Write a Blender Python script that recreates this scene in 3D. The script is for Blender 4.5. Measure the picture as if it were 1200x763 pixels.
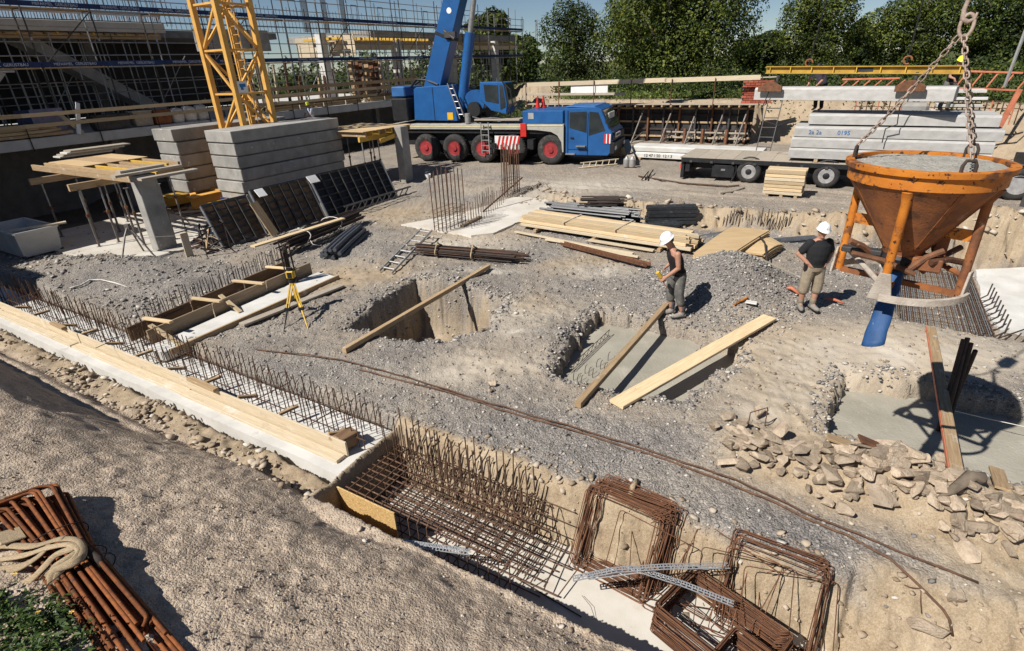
import bpy, math, random
import numpy as np
from mathutils import Vector, Matrix, noise as mnoise

for _o in list(bpy.data.objects):
    bpy.data.objects.remove(_o)
SC = bpy.context.scene
COL = SC.collection
rnd = random.Random(7)

# ------------------------------------------------------------------ camera
FOC, PITCH, ROLL, EYE = 641.0, math.radians(25.6), math.radians(2.3), 4.8
_F = Vector((0, math.cos(PITCH), -math.sin(PITCH)))
_u = Vector((0, math.sin(PITCH), math.cos(PITCH)))
_r = Vector((1, 0, 0))
_R = _r * math.cos(ROLL) - _u * math.sin(ROLL)
_U = _r * math.sin(ROLL) + _u * math.cos(ROLL)
cam = bpy.data.cameras.new('camera')
cam.sensor_width = 36.0
cam.lens = FOC / 1200.0 * 36.0
cam.clip_start = 0.05
cam.clip_end = 2000.0
cam_o = bpy.data.objects.new('camera', cam)
COL.objects.link(cam_o)
cam_o.matrix_world = Matrix(((_R.x, _U.x, -_F.x, 0), (_R.y, _U.y, -_F.y, 0), (_R.z, _U.z, -_F.z, EYE), (0, 0, 0, 1)))
SC.camera = cam_o

# ------------------------------------------------------------------ sky and sun
SUN_AZ, SUN_EL = math.radians(32.5), math.radians(46)      # azimuth the light travels to, elevation
world = bpy.data.worlds.new('World')
SC.world = world
world.use_nodes = True
_nt = world.node_tree
_nt.nodes.clear()
_sky = _nt.nodes.new('ShaderNodeTexSky')
_sky.sky_type = 'NISHITA'
_sky.sun_disc = False
_sky.sun_elevation = SUN_EL
_sky.sun_rotation = math.radians(90) - (SUN_AZ + math.pi)
_sky.air_density = 1.0
_sky.dust_density = 0.1
_sky.ozone_density = 2.0
_sky.altitude = 2500.0
_bg = _nt.nodes.new('ShaderNodeBackground')
_bg.inputs['Strength'].default_value = 0.05
_out = _nt.nodes.new('ShaderNodeOutputWorld')
_nt.links.new(_sky.outputs[0], _bg.inputs['Color'])
_nt.links.new(_bg.outputs[0], _out.inputs['Surface'])
sun = bpy.data.lights.new('sun', 'SUN')
sun.energy = 5.0
sun.angle = math.radians(0.5)
sun.color = (1.0, 0.955, 0.89)
sun_o = bpy.data.objects.new('sun', sun)
COL.objects.link(sun_o)
sun_o.location = (-20, -14, 30)
SUN_DIR = Vector((math.cos(SUN_AZ) * math.cos(SUN_EL), math.sin(SUN_AZ) * math.cos(SUN_EL), -math.sin(SUN_EL)))
sun_o.rotation_euler = SUN_DIR.to_track_quat('-Z', 'Y').to_euler()
SC.view_settings.view_transform = 'Standard'
SC.view_settings.look = 'None'
SC.view_settings.gamma = 1.0
SC.view_settings.exposure = 0.38
SC.render.engine = 'CYCLES'
SC.cycles.max_bounces = 5
SC.cycles.transparent_max_bounces = 6

# ------------------------------------------------------------------ site grid
AU = Vector((0.522, 0.853, 0.0))       # along the building, away from the camera
AV = Vector((0.853, -0.522, 0.0))      # across it, to the right and nearer
UP = Vector((0, 0, 1))

def S(a, b, z=0.0):
    """site grid point"""
    return AU * a + AV * b + UP * z

def at(px, py, z=0.0):
    """surveyed point: where the sight line through a photo pixel meets the level z"""
    d = _F + _R * ((px - 600) / FOC) - _U * ((py - 381.5) / FOC)
    t = (z - EYE) / d.z
    return Vector((0, 0, EYE)) + d * t

def at_a(px, py, a):
    """surveyed point on the vertical plane at site-grid distance a"""
    d = _F + _R * ((px - 600) / FOC) - _U * ((py - 381.5) / FOC)
    return Vector((0, 0, EYE)) + d * (a / d.dot(AU))

def at_b(px, py, b):
    d = _F + _R * ((px - 600) / FOC) - _U * ((py - 381.5) / FOC)
    return Vector((0, 0, EYE)) + d * (b / d.dot(AV))

def at_d(px, py, depth):
    d = _F + _R * ((px - 600) / FOC) - _U * ((py - 381.5) / FOC)
    return Vector((0, 0, EYE)) + d * depth

# ------------------------------------------------------------------ mesh builder
class MB:
    def __init__(s):
        s.v = []
        s.f = []

    def add(s, vs, fs):
        n = len(s.v)
        s.v += [tuple(p) for p in vs]
        s.f += [tuple(i + n for i in q) for q in fs]
        return s

    def box(s, c, d, ax=None):
        c = Vector(c)
        X, Y, Z = ax if ax else (Vector((1, 0, 0)), Vector((0, 1, 0)), UP)
        X, Y, Z = Vector(X) * d[0] / 2, Vector(Y) * d[1] / 2, Vector(Z) * d[2] / 2
        vs = [c + X * i + Y * j + Z * k for k in (-1, 1) for j in (-1, 1) for i in (-1, 1)]
        return s.add(vs, [(0, 2, 3, 1), (4, 5, 7, 6), (0, 1, 5, 4), (2, 6, 7, 3), (0, 4, 6, 2), (1, 3, 7, 5)])

    def beam(s, p0, p1, w, h, up=UP):
        p0, p1 = Vector(p0), Vector(p1)
        X = (p1 - p0)
        L = X.length
        X.normalize()
        Y = Vector(up).cross(X)
        if Y.length < 1e-4:
            Y = Vector((0, 1, 0)).cross(X)
        Y.normalize()
        return s.box((p0 + p1) / 2, (L, w, h), (X, Y, X.cross(Y)))

    def ibeam(s, p0, p1, w, h, tf=0.04, tw=0.03, up=UP):
        p0, p1 = Vector(p0), Vector(p1)
        X = (p1 - p0).normalized()
        Y = Vector(up).cross(X).normalized()
        Z = X.cross(Y)
        for dz in (-1, 1):
            s.beam(p0 + Z * dz * (h - tf) / 2, p1 + Z * dz * (h - tf) / 2, w, tf, Z)
        s.beam(p0, p1, tw, h - 2 * tf - 0.001, Z)
        return s

    def tube(s, p0, p1, r, n=8, r2=None, cap=True):
        p0, p1 = Vector(p0), Vector(p1)
        r2 = r if r2 is None else r2
        X = (p1 - p0).normalized()
        Y = X.cross(UP)
        if Y.length < 1e-3:
            Y = X.cross(Vector((0, 1, 0)))
        Y.normalize()
        Z = X.cross(Y)
        vs, fs = [], []
        for p, q in ((p0, r), (p1, r2)):
            for i in range(n):
                t = 2 * math.pi * i / n
                vs.append(p + (Y * math.cos(t) + Z * math.sin(t)) * q)
        for i in range(n):
            j = (i + 1) % n
            fs.append((i, j, n + j, n + i))
        if cap:
            fs.append(tuple(range(n - 1, -1, -1)))
            fs.append(tuple(range(n, 2 * n)))
        return s.add(vs, fs)

    def path(s, pts, r, n=6, closed=False, rs=None):
        pts = [Vector(p) for p in pts]
        m = len(pts)
        vs, fs = [], []
        prevY = None
        for i, p in enumerate(pts):
            if closed:
                X = (pts[(i + 1) % m] - pts[i - 1])
            else:
                X = pts[min(i + 1, m - 1)] - pts[max(i - 1, 0)]
            X = X.normalized() if X.length > 1e-9 else Vector((1, 0, 0))
            if prevY is None:
                Y = X.cross(UP)
                if Y.length < 1e-2:
                    Y = X.cross(Vector((0, 1, 0)))
            else:
                Y = prevY - X * prevY.dot(X)
                if Y.length < 1e-6:
                    Y = X.cross(UP)
            Y.normalize()
            prevY = Y
            Z = X.cross(Y)
            q = rs[i] if rs else r
            for k in range(n):
                t = 2 * math.pi * k / n
                vs.append(p + (Y * math.cos(t) + Z * math.sin(t)) * q)
        for i in range(m if closed else m - 1):
            j = (i + 1) % m
            for k in range(n):
                l = (k + 1) % n
                fs.append((i * n + k, i * n + l, j * n + l, j * n + k))
        if not closed:
            fs.append(tuple(range(n - 1, -1, -1)))
            fs.append(tuple(range((m - 1) * n, m * n)))
        return s.add(vs, fs)

    def lathe(s, prof, c=(0, 0, 0), n=32, ax=None, ring=False):
        c = Vector(c)
        X, Y, Z = ax if ax else (Vector((1, 0, 0)), Vector((0, 1, 0)), UP)
        vs, fs = [], []
        for r, z in prof:
            for i in range(n):
                t = 2 * math.pi * i / n
                vs.append(c + X * (r * math.cos(t)) + Y * (r * math.sin(t)) + Z * z)
        for k in range(len(prof) - 1):
            for i in range(n):
                j = (i + 1) % n
                fs.append((k * n + i, k * n + j, (k + 1) * n + j, (k + 1) * n + i))
        if ring:
            k = len(prof) - 1
            for i in range(n):
                j = (i + 1) % n
                fs.append((k * n + i, k * n + j, j, i))
            return s.add(vs, fs)
        if prof[0][0] > 1e-4:
            fs.append(tuple(range(n - 1, -1, -1)))
        if prof[-1][0] > 1e-4:
            m = (len(prof) - 1) * n
            fs.append(tuple(range(m, m + n)))
        return s.add(vs, fs)

    def prism(s, poly, d, org=(0, 0, 0), X=(1, 0, 0), Y=(0, 1, 0)):
        """2-D polygon in the X,Y frame extruded along X x Y by d"""
        org, X, Y = Vector(org), Vector(X), Vector(Y)
        Z = X.cross(Y).normalized()
        n = len(poly)
        vs = [org + X * p[0] + Y * p[1] for p in poly] + [org + X * p[0] + Y * p[1] + Z * d for p in poly]
        fs = [tuple(range(n - 1, -1, -1)), tuple(range(n, 2 * n))]
        for i in range(n):
            j = (i + 1) % n
            fs.append((i, j, n + j, n + i))
        return s.add(vs, fs)

def base_of(parent):
    p = Vector((0, 0, 0))
    while parent is not None:
        p += parent.location
        parent = parent.parent
    return p

def obj(name, mb, mat, parent=None, smooth=False, bevel=0.0, label=None, cat=None, group=None, kind=None, auto=None):
    me = bpy.data.meshes.new(name)
    off = base_of(parent)
    me.from_pydata([(p[0] - off.x, p[1] - off.y, p[2] - off.z) for p in mb.v], [], mb.f)
    me.materials.append(mat)
    if smooth:
        me.polygons.foreach_set('use_smooth', [True] * len(me.polygons))
        if smooth != 2:
            try:
                me.set_sharp_from_angle(angle=math.radians(40))
            except Exception:
                pass
    o = bpy.data.objects.new(name, me)
    COL.objects.link(o)
    if parent is not None:
        o.parent = parent
    if bevel:
        m = o.modifiers.new('bevel', 'BEVEL')
        m.width = bevel
        m.segments = 1
        m.limit_method = 'ANGLE'
        m.angle_limit = math.radians(50)
    return tag(o, label, cat, group, kind)

def tag(o, label=None, cat=None, group=None, kind=None):
    if label:
        o['label'] = label
    if cat:
        o['category'] = cat
    if group:
        o['group'] = group
    if kind:
        o['kind'] = kind
    return o

def thing(name, label, cat, loc=(0, 0, 0), group=None, rz=0.0, kind=None):
    o = bpy.data.objects.new(name, None)
    o.empty_display_size = 0.2
    COL.objects.link(o)
    o.location = loc
    o.rotation_euler = (0, 0, rz)
    return tag(o, label, cat, group, kind)

def copy_tree(o, parent=None):
    c = o.copy()
    COL.objects.link(c)
    if parent is not None:
        c.parent = parent
    for ch in list(o.children):
        copy_tree(ch, c)
    return c

_meshes = {}

def place(name, me, M3, loc, parent=None):
    """an object sharing mesh me; M3 = its three world axes"""
    o = bpy.data.objects.new(name, me)
    COL.objects.link(o)
    X, Y, Z = M3
    m = Matrix(((X.x, Y.x, Z.x), (X.y, Y.y, Z.y), (X.z, Y.z, Z.z)))
    o.rotation_euler = m.to_euler()
    o.location = Vector(loc) - base_of(parent)
    if parent is not None:
        o.parent = parent
    return o

def frame(p0, p1, up=UP):
    X = (Vector(p1) - Vector(p0)).normalized()
    Y = Vector(up).cross(X)
    if Y.length < 1e-3:
        Y = Vector((0, 1, 0)).cross(X)
    Y.normalize()
    return X, Y, X.cross(Y)

def piece(name, p0, p1, w, h, mat, parent=None, up=UP, label=None, cat=None, group=None, bev=True):
    """a plank, beam or block running p0 -> p1 (centre line), w across, h high; alike pieces share their mesh"""
    p0, p1 = Vector(p0), Vector(p1)
    L = (p1 - p0).length
    key = ('b', round(L, 2), round(w, 3), round(h, 3), mat.name)
    me = _meshes.get(key)
    if me is None:
        m = MB()
        e = min(0.006, w * .12, h * .12)
        if bev:      # chamfered long edges
            m.prism([(-w / 2 + e, -h / 2), (w / 2 - e, -h / 2), (w / 2, -h / 2 + e), (w / 2, h / 2 - e), (w / 2 - e, h / 2), (-w / 2 + e, h / 2), (-w / 2, h / 2 - e), (-w / 2, -h / 2 + e)],
                    round(L, 2), (-round(L, 2) / 2, 0, 0), (0, 1, 0), (0, 0, 1))
        else:
            m.box((0, 0, 0), (round(L, 2), w, h))
        me = bpy.data.meshes.new(name)
        me.from_pydata(m.v, [], m.f)
        me.materials.append(mat)
        _meshes[key] = me
    o = place(name, me, frame(p0, p1, up), (p0 + p1) / 2, parent)
    return tag(o, label, cat, group)

def bar(name, p0, p1, r, mat, parent=None, n=6, label=None, cat=None, group=None):
    p0, p1 = Vector(p0), Vector(p1)
    L = round((p1 - p0).length, 2)
    key = ('t', L, round(r, 4), n, mat.name)
    me = _meshes.get(key)
    if me is None:
        m = MB().tube((-L / 2, 0, 0), (L / 2, 0, 0), r, n)
        me = bpy.data.meshes.new(name)
        me.from_pydata(m.v, [], m.f)
        me.materials.append(mat)
        if n > 5:
            me.polygons.foreach_set('use_smooth', [True] * len(me.polygons))
            try:
                me.set_sharp_from_angle(angle=math.radians(50))
            except Exception:
                pass
        _meshes[key] = me
    o = place(name, me, frame(p0, p1), (p0 + p1) / 2, parent)
    return tag(o, label, cat, group)

# ------------------------------------------------------------------ numpy value noise
_perm = np.random.RandomState(3).rand(256, 256)

def vnoise(x, y):
    xi, yi = np.floor(x).astype(int), np.floor(y).astype(int)
    fx, fy = x - xi, y - yi
    fx, fy = fx * fx * (3 - 2 * fx), fy * fy * (3 - 2 * fy)
    g = lambda i, j: _perm[i & 255, j & 255]
    return (g(xi, yi) * (1 - fx) + g(xi + 1, yi) * fx) * (1 - fy) + (g(xi, yi + 1) * (1 - fx) + g(xi + 1, yi + 1) * fx) * fy

def fbm(x, y, o=4):
    t, w, k = 0, 0, 1.0
    for i in range(o):
        t = t + vnoise(x + 17.3 * i, y - 9.1 * i) * k
        w += k
        k *= .5
        x, y = x * 2.03, y * 2.03
    return t / w * 2 - 1

def sm(x, e0, e1):
    t = np.clip((x - e0) / (e1 - e0), 0, 1)
    return t * t * (3 - 2 * t)

def sdf(poly, X, Y):
    """signed distance to a polygon, negative inside"""
    d = np.full(X.shape, 1e9)
    ins = np.zeros(X.shape, bool)
    n = len(poly)
    for i in range(n):
        ax, ay = poly[i]
        bx, by = poly[(i + 1) % n]
        ex, ey = bx - ax, by - ay
        t = np.clip(((X - ax) * ex + (Y - ay) * ey) / (ex * ex + ey * ey), 0, 1)
        d = np.minimum(d, np.hypot(X - ax - ex * t, Y - ay - ey * t))
        c = (ay > Y) != (by > Y)
        with np.errstate(divide='ignore', invalid='ignore'):
            xi = ax + (Y - ay) * ex / (ey if abs(ey) > 1e-9 else 1e-9)
        ins ^= c & (X < xi)
    return np.where(ins, -d, d)

def pxpoly(pts, z=0.0):
    return [(at(x, y, z).x, at(x, y, z).y) for x, y in pts]
# ------------------------------------------------------------------ materials
def _ramp(nt, fac, stops):
    r = nt.nodes.new('ShaderNodeValToRGB')
    while len(r.color_ramp.elements) < len(stops):
        r.color_ramp.elements.new(0.5)
    for e, (p, c) in zip(r.color_ramp.elements, stops):
        e.position = p
        e.color = (*c, 1) if len(c) == 3 else c
    nt.links.new(fac, r.inputs[0])
    return r.outputs[0]

def _mix(nt, fac, a, b, mode='MIX'):
    m = nt.nodes.new('ShaderNodeMix')
    m.data_type = 'RGBA'
    m.blend_type = mode
    for sock, val in ((m.inputs[0], fac), (m.inputs[6], a), (m.inputs[7], b)):
        if isinstance(val, (int, float)):
            sock.default_value = val
        elif isinstance(val, tuple):
            sock.default_value = (*val, 1)
        else:
            nt.links.new(val, sock)
    return m.outputs[2]

def _noise(nt, vec, scale, detail=4, rough=.6):
    n = nt.nodes.new('ShaderNodeTexNoise')
    n.inputs['Scale'].default_value = scale
    n.inputs['Detail'].default_value = detail
    n.inputs['Roughness'].default_value = rough
    nt.links.new(vec, n.inputs['Vector'])
    return n.outputs[0]

def mat(name, c1, c2=None, scale=6, rough=.8, bump=.25, bscale=60, metal=0.0, spots=None, stretch=None, vary=.12, spec=.3, lo=.35, hi=.65, bdist=.01):
    m = bpy.data.materials.new(name)
    m.use_nodes = True
    nt = m.node_tree
    b = nt.nodes['Principled BSDF']
    b.inputs['Roughness'].default_value = rough
    b.inputs['Metallic'].default_value = metal
    b.inputs['Specular IOR Level'].default_value = spec
    tc = nt.nodes.new('ShaderNodeTexCoord')
    oi = nt.nodes.new('ShaderNodeObjectInfo')
    va = nt.nodes.new('ShaderNodeVectorMath')
    va.operation = 'MULTIPLY_ADD'
    nt.links.new(oi.outputs['Random'], va.inputs[0])
    va.inputs[1].default_value = (37, 53, 71)
    nt.links.new(tc.outputs['Object'], va.inputs[2])
    vec = va.outputs[0]
    if stretch:
        mp = nt.nodes.new('ShaderNodeMapping')
        mp.inputs['Scale'].default_value = stretch
        nt.links.new(vec, mp.inputs['Vector'])
        vec2 = mp.outputs[0]
    else:
        vec2 = vec
    c2 = c2 or tuple(x * .7 for x in c1)
    col = _ramp(nt, _noise(nt, vec2, scale), [(lo, c2), (hi, c1)])
    for sp in (spots or []):
        sc, sscale, th = sp[:3]
        wd = sp[3] if len(sp) > 3 else .06
        f = _ramp(nt, _noise(nt, vec, sscale, 5, .65), [(th, (0, 0, 0)), (min(1, th + wd), (1, 1, 1))])
        col = _mix(nt, f, col, sc)
    if vary:
        mr = nt.nodes.new('ShaderNodeMapRange')
        mr.inputs[3].default_value = 1 - vary
        mr.inputs[4].default_value = 1 + vary
        nt.links.new(oi.outputs['Random'], mr.inputs[0])
        hs = nt.nodes.new('ShaderNodeHueSaturation')
        nt.links.new(mr.outputs[0], hs.inputs['Value'])
        nt.links.new(col, hs.inputs['Color'])
        col = hs.outputs[0]
    nt.links.new(col, b.inputs['Base Color'])
    if bump:
        bp = nt.nodes.new('ShaderNodeBump')
        bp.inputs['Strength'].default_value = bump
        bp.inputs['Distance'].default_value = bdist
        nt.links.new(_noise(nt, vec2, bscale, 3), bp.inputs['Height'])
        nt.links.new(bp.outputs[0], b.inputs['Normal'])
    return m

WG = (.6, 14, 14)       # grain along local x
m_wood_new = mat('fresh_timber', (.62, .48, .30), (.47, .345, .195), 5, .8, .25, 30, stretch=WG, vary=.28, spots=[((.33, .23, .13), 9, .66, .05), ((.55, .52, .46), 2.2, .62, .15)])
m_wood_pale = mat('pale_board', (.57, .485, .35), (.45, .365, .25), 5, .8, .25, 30, stretch=WG, vary=.18, spots=[((.40, .33, .235), 4, .60, .12), ((.60, .57, .51), 2.2, .60, .15)])
m_wood = mat('site_timber', (.46, .33, .19), (.30, .20, .11), 5, .85, .3, 30, stretch=WG, spots=[((.5, .46, .40), 5, .6, .1), ((.14, .09, .05), 7, .68, .05)])
m_wood_grey = mat('weathered_timber', (.44, .39, .32), (.30, .25, .19), 5, .9, .3, 30, stretch=WG, spots=[((.55, .52, .47), 5, .6, .1)])
m_form = mat('formwork_panel_brown', (.20, .125, .07), (.12, .07, .04), 3, .6, .15, 20, stretch=(.5, 3, 3), spots=[((.42, .39, .35), 3, .6, .12)])
m_ply = mat('plywood_sheet', (.56, .41, .23), (.49, .345, .185), 2, .7, .1, 20, stretch=(.8, 2, 2), spots=[((.34, .24, .14), 2.5, .66, .1)])
m_osb = mat('strand_board', (.62, .42, .18), (.40, .24, .09), 26, .75, .35, 40, stretch=(1, 2.2, 2.2), spots=[((.72, .55, .30), 34, .58, .03), ((.30, .17, .07), 30, .64, .03)])
m_yellow_beam = mat('yellow_girder_wood', (.62, .40, .08), (.45, .27, .05), 5, .7, .15, 30, stretch=WG)
m_conc = mat('concrete_grey', (.34, .325, .30), (.255, .245, .225), 2.2, .9, .35, 45, spots=[((.20, .19, .175), 1.6, .60, .16), ((.5, .48, .45), 7, .66, .05)])
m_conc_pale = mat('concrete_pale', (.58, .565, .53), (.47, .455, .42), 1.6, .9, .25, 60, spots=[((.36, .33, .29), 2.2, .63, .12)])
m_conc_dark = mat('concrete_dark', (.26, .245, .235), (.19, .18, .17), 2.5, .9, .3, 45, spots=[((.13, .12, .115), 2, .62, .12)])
m_blind = mat('blinding_concrete', (.62, .585, .52), (.50, .455, .385), 1.1, .9, .2, 90, spots=[((.47, .36, .24), 1.4, .58, .2), ((.40, .36, .31), 9, .68, .05)])
m_wet = mat('fresh_concrete', (.36, .335, .275), (.29, .268, .215), 1.3, .62, .5, 26, vary=0, spots=[((.43, .40, .335), 1.6, .56, .2), ((.22, .205, .165), 5, .66, .12), ((.48, .45, .38), 24, .66, .04)], spec=.35, bdist=.02)
m_precast = mat('precast_concrete', (.45, .44, .42), (.36, .35, .33), 3, .85, .15, 60, spots=[((.36, .35, .33), 2.5, .62, .2)], stretch=(.3, 2, 2))
m_rust = mat('rusty_rebar', (.135, .072, .042), (.075, .043, .030), 9, .85, .4, 160, vary=.3)
m_rust_red = mat('bright_rust', (.21, .068, .018), (.11, .036, .013), 14, .8, .5, 220, vary=.4, spots=[((.34, .15, .06), 30, .64, .06), ((.07, .035, .025), 11, .60, .08)], bdist=.004)
m_rust_mid = mat('stirrup_rust', (.17, .075, .037), (.095, .046, .027), 11, .85, .4, 200, vary=.35, spots=[((.30, .20, .14), 16, .64, .06)])
m_rust_dark = mat('dark_rebar', (.060, .042, .034), (.035, .027, .024), 9, .8, .3, 120, vary=.25)
m_steel = mat('galvanised_steel', (.36, .36, .355), (.26, .26, .26), 8, .45, .1, 40, metal=.6, vary=.15)
m_steel_dark = mat('dull_dark_steel', (.085, .082, .08), (.05, .048, .047), 6, .6, .2, 40, metal=.3, spots=[((.16, .08, .045), 7, .62, .1)])
m_prop = mat('steel_prop', (.22, .205, .19), (.13, .11, .095), 6, .6, .2, 40, metal=.3, spots=[((.22, .10, .05), 7, .6, .1)])
m_crane_y = mat('crane_yellow', (.68, .39, .105), (.58, .31, .075), 3, .5, .1, 40, vary=.04, spots=[((.30, .16, .06), 5, .68, .06)])
m_orange = mat('bucket_orange', (.56, .195, .024), (.40, .125, .018), 3, .55, .25, 45, vary=.06, spots=[((.16, .066, .03), 4.1, .555, .06), ((.05, .028, .02), 17, .60, .03), ((.46, .41, .35), 6.5, .70, .05)])
m_orange_rust = mat('bucket_orange_worn', (.31, .115, .038), (.165, .068, .034), 5, .75, .35, 45, vary=.06, spots=[((.12, .055, .03), 4.2, .56, .10), ((.05, .028, .02), 15, .63, .04), ((.42, .36, .29), 3.4, .64, .12)])
m_mortar = mat('cement_crust', (.45, .40, .34), (.33, .28, .23), 8, .95, .6, 60, spots=[((.27, .13, .06), 6, .62, .07)])
m_wetc = mat('mixed_concrete', (.36, .34, .295), (.26, .245, .21), 12, .75, .6, 40, spots=[((.45, .43, .4), 26, .6, .05)], bdist=.03)
m_blue = mat('crane_blue', (.016, .10, .29), (.013, .078, .235), 2, .35, .03, 20, vary=.03, spec=.5, spots=[((.06, .14, .30), 2.2, .66, .2)])
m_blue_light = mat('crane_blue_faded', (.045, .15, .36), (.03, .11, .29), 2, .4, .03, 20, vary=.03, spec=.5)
m_hose = mat('blue_hose_cloth', (.022, .075, .20), (.016, .058, .155), 8, .6, .4, 30, spots=[((.20, .24, .28), 7, .66, .08)])
m_grey_paint = mat('chassis_grey', (.40, .385, .34), (.32, .31, .28), 3, .6, .1, 30, vary=.03, spots=[((.22, .19, .15), 3, .6, .15)])
m_cream = mat('cream_stripe', (.62, .55, .30), (.5, .43, .22), 3, .5, .0)
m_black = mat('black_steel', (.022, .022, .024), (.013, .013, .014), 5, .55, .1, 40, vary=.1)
m_rubber = mat('tyre_rubber', (.045, .043, .041), (.026, .025, .025), 5, .9, .3, 60, spots=[((.15, .13, .105), 4, .58, .16)])
m_red_hub = mat('red_hub', (.36, .04, .045), (.22, .03, .03), 6, .5, .1, 40, spots=[((.10, .05, .04), 8, .63, .08)])
m_hub = mat('steel_hub', (.42, .41, .40), (.27, .265, .26), 6, .5, .1, 40, metal=.3)
m_red = mat('red_paint', (.62, .03, .025), (.45, .025, .02), 3, .5, .05, 20)
m_white = mat('white_paint', (.78, .77, .75), (.66, .65, .63), 3, .5, .05, 20, spots=[((.45, .42, .38), 5, .66, .1)])
m_helmet = mat('helmet_white', (.80, .80, .79), (.74, .74, .73), 3, .3, .0, spec=.5, vary=.02)
m_blue_sign = mat('banner_blue', (.018, .040, .125), (.012, .028, .09), 3, .6, .05, 20)
m_text = mat('print_white', (.62, .64, .70), (.50, .52, .58), 3, .7, 0)
m_ink = mat('ink_dark', (.035, .035, .04), (.05, .05, .055), 3, .8, 0)
m_ink_blue = mat('ink_blue', (.03, .14, .36), (.04, .16, .36), 3, .8, 0)
m_lbl_yellow = mat('label_yellow', (.78, .46, .02), (.70, .40, .02), 3, .6, 0)
m_glass = mat('dark_glass', (.035, .042, .045), (.02, .025, .027), 2, .08, 0, spec=.8, vary=.05)
m_skin = mat('skin_tan', (.40, .215, .145), (.34, .17, .11), 9, .55, .05, 60, vary=.05)
m_cloth_black = mat('black_cloth', (.020, .021, .024), (.013, .014, .016), 8, .9, .3, 60)
m_cloth_dark = mat('dark_vest', (.024, .018, .020), (.015, .012, .013), 8, .9, .3, 60)
m_khaki = mat('khaki_cloth', (.27, .225, .165), (.21, .17, .12), 10, .9, .4, 60, spots=[((.12, .10, .08), 7, .62, .1)])
m_grey_cloth = mat('grey_work_cloth', (.165, .16, .145), (.095, .092, .085), 9, .9, .4, 60, spots=[((.33, .31, .28), 9, .6, .1)])
m_boot = mat('dusty_boot', (.30, .275, .24), (.19, .17, .15), 12, .9, .4, 60)
m_sock = mat('dark_sock', (.085, .085, .09), (.05, .05, .055), 12, .9, .3, 80)
m_cloth_pale = mat('pale_shirt', (.55, .60, .68), (.47, .52, .60), 8, .9, .2, 60)
m_shirt_violet = mat('faded_violet_shirt', (.26, .24, .32), (.20, .18, .25), 8, .9, .2, 60)
m_hiviz = mat('yellow_helmet', (.70, .78, .06), (.6, .68, .05), 3, .4, 0)
m_sling = mat('canvas_sling', (.47, .365, .235), (.32, .24, .145), 26, .95, .6, 150, stretch=(1, 5, 5), spots=[((.30, .24, .16), 9, .66, .1)])
m_plastic_black = mat('black_plastic', (.035, .037, .041), (.022, .023, .026), 8, .45, .1, 30, spec=.5, spots=[((.13, .12, .11), 6, .6, .12)])
m_plastic_grey = mat('grey_pipe', (.085, .092, .105), (.06, .065, .075), 8, .55, .15, 30, spots=[((.22, .2, .18), 6, .6, .15)])
m_alu = mat('grey_aluminium', (.42, .415, .40), (.32, .315, .30), 6, .5, .1, 30, metal=.4)
m_zinc = mat('perforated_zinc', (.52, .53, .54), (.42, .43, .44), 12, .45, .2, 30, metal=.5)
m_yellow = mat('tripod_yellow', (.60, .39, .05), (.48, .30, .04), 4, .5, .05, 20)
m_brick = mat('red_brick', (.38, .10, .06), (.28, .075, .045), 6, .9, .3, 60, vary=.3)
m_ladder_o = mat('orange_steel', (.58, .20, .11), (.42, .13, .07), 5, .7, .1, 30)
m_bag = mat('pale_bag', (.70, .66, .60), (.55, .50, .44), 5, .85, .4, 14, bdist=.05)
m_rock = mat('sandstone_rubble', (.43, .345, .255), (.30, .235, .17), 3.2, .95, .7, 16, vary=.34, spots=[((.34, .21, .155), 2.1, .60, .14), ((.52, .46, .38), 5, .62, .1), ((.22, .18, .14), 7, .64, .06)], bdist=.03)
m_stone = mat('loose_stone', (.36, .345, .335), (.26, .25, .245), 9, .95, .3, 40, vary=0)
m_pit = mat('clod_brown', (.26, .205, .15), (.19, .145, .10), 9, .95, .3, 40, vary=0)
m_rust_cage = mat('cage_rust', (.14, .078, .048), (.085, .05, .034), 9, .85, .4, 160, vary=.35, spots=[((.26, .20, .15), 14, .64, .06)])
m_rock_dark = mat('dark_crust', (.17, .135, .10), (.10, .08, .06), 8, .95, .6, 30)
m_crane_y2 = mat('beam_ochre', (.46, .29, .05), (.34, .20, .035), 3, .6, .1, 30, vary=.04, spots=[((.12, .08, .04), 4, .62, .1)])
m_leaf = None

def leaf_mat(name, c1, c2, c3):
    m = bpy.data.materials.new(name)
    m.use_nodes = True
    nt = m.node_tree
    b = nt.nodes['Principled BSDF']
    b.inputs['Roughness'].default_value = .55
    b.inputs['Specular IOR Level'].default_value = .25
    tc = nt.nodes.new('ShaderNodeTexCoord')
    g = nt.nodes.new('ShaderNodeNewGeometry')
    ii = _ramp(nt, g.outputs['Random Per Island'], [(0, c2), (.55, c1), (1, c3)])  # tone spread paints sun highlights and deep crown shade into the leaves
    n = _ramp(nt, _noise(nt, tc.outputs['Object'], .35, 3), [(.35, (.5, .52, .55)), (.65, (1.35, 1.3, 1.1))])
    col = _mix(nt, 1.0, ii, n, 'MULTIPLY')
    nt.links.new(col, b.inputs['Base Color'])
    tr = nt.nodes.new('ShaderNodeBsdfTranslucent')
    nt.links.new(col, tr.inputs['Color'])
    ms = nt.nodes.new('ShaderNodeMixShader')
    ms.inputs[0].default_value = .22
    nt.links.new(b.outputs[0], ms.inputs[1])
    nt.links.new(tr.outputs[0], ms.inputs[2])
    nt.links.new(ms.outputs[0], nt.nodes['Material Output'].inputs['Surface'])
    return m

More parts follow.
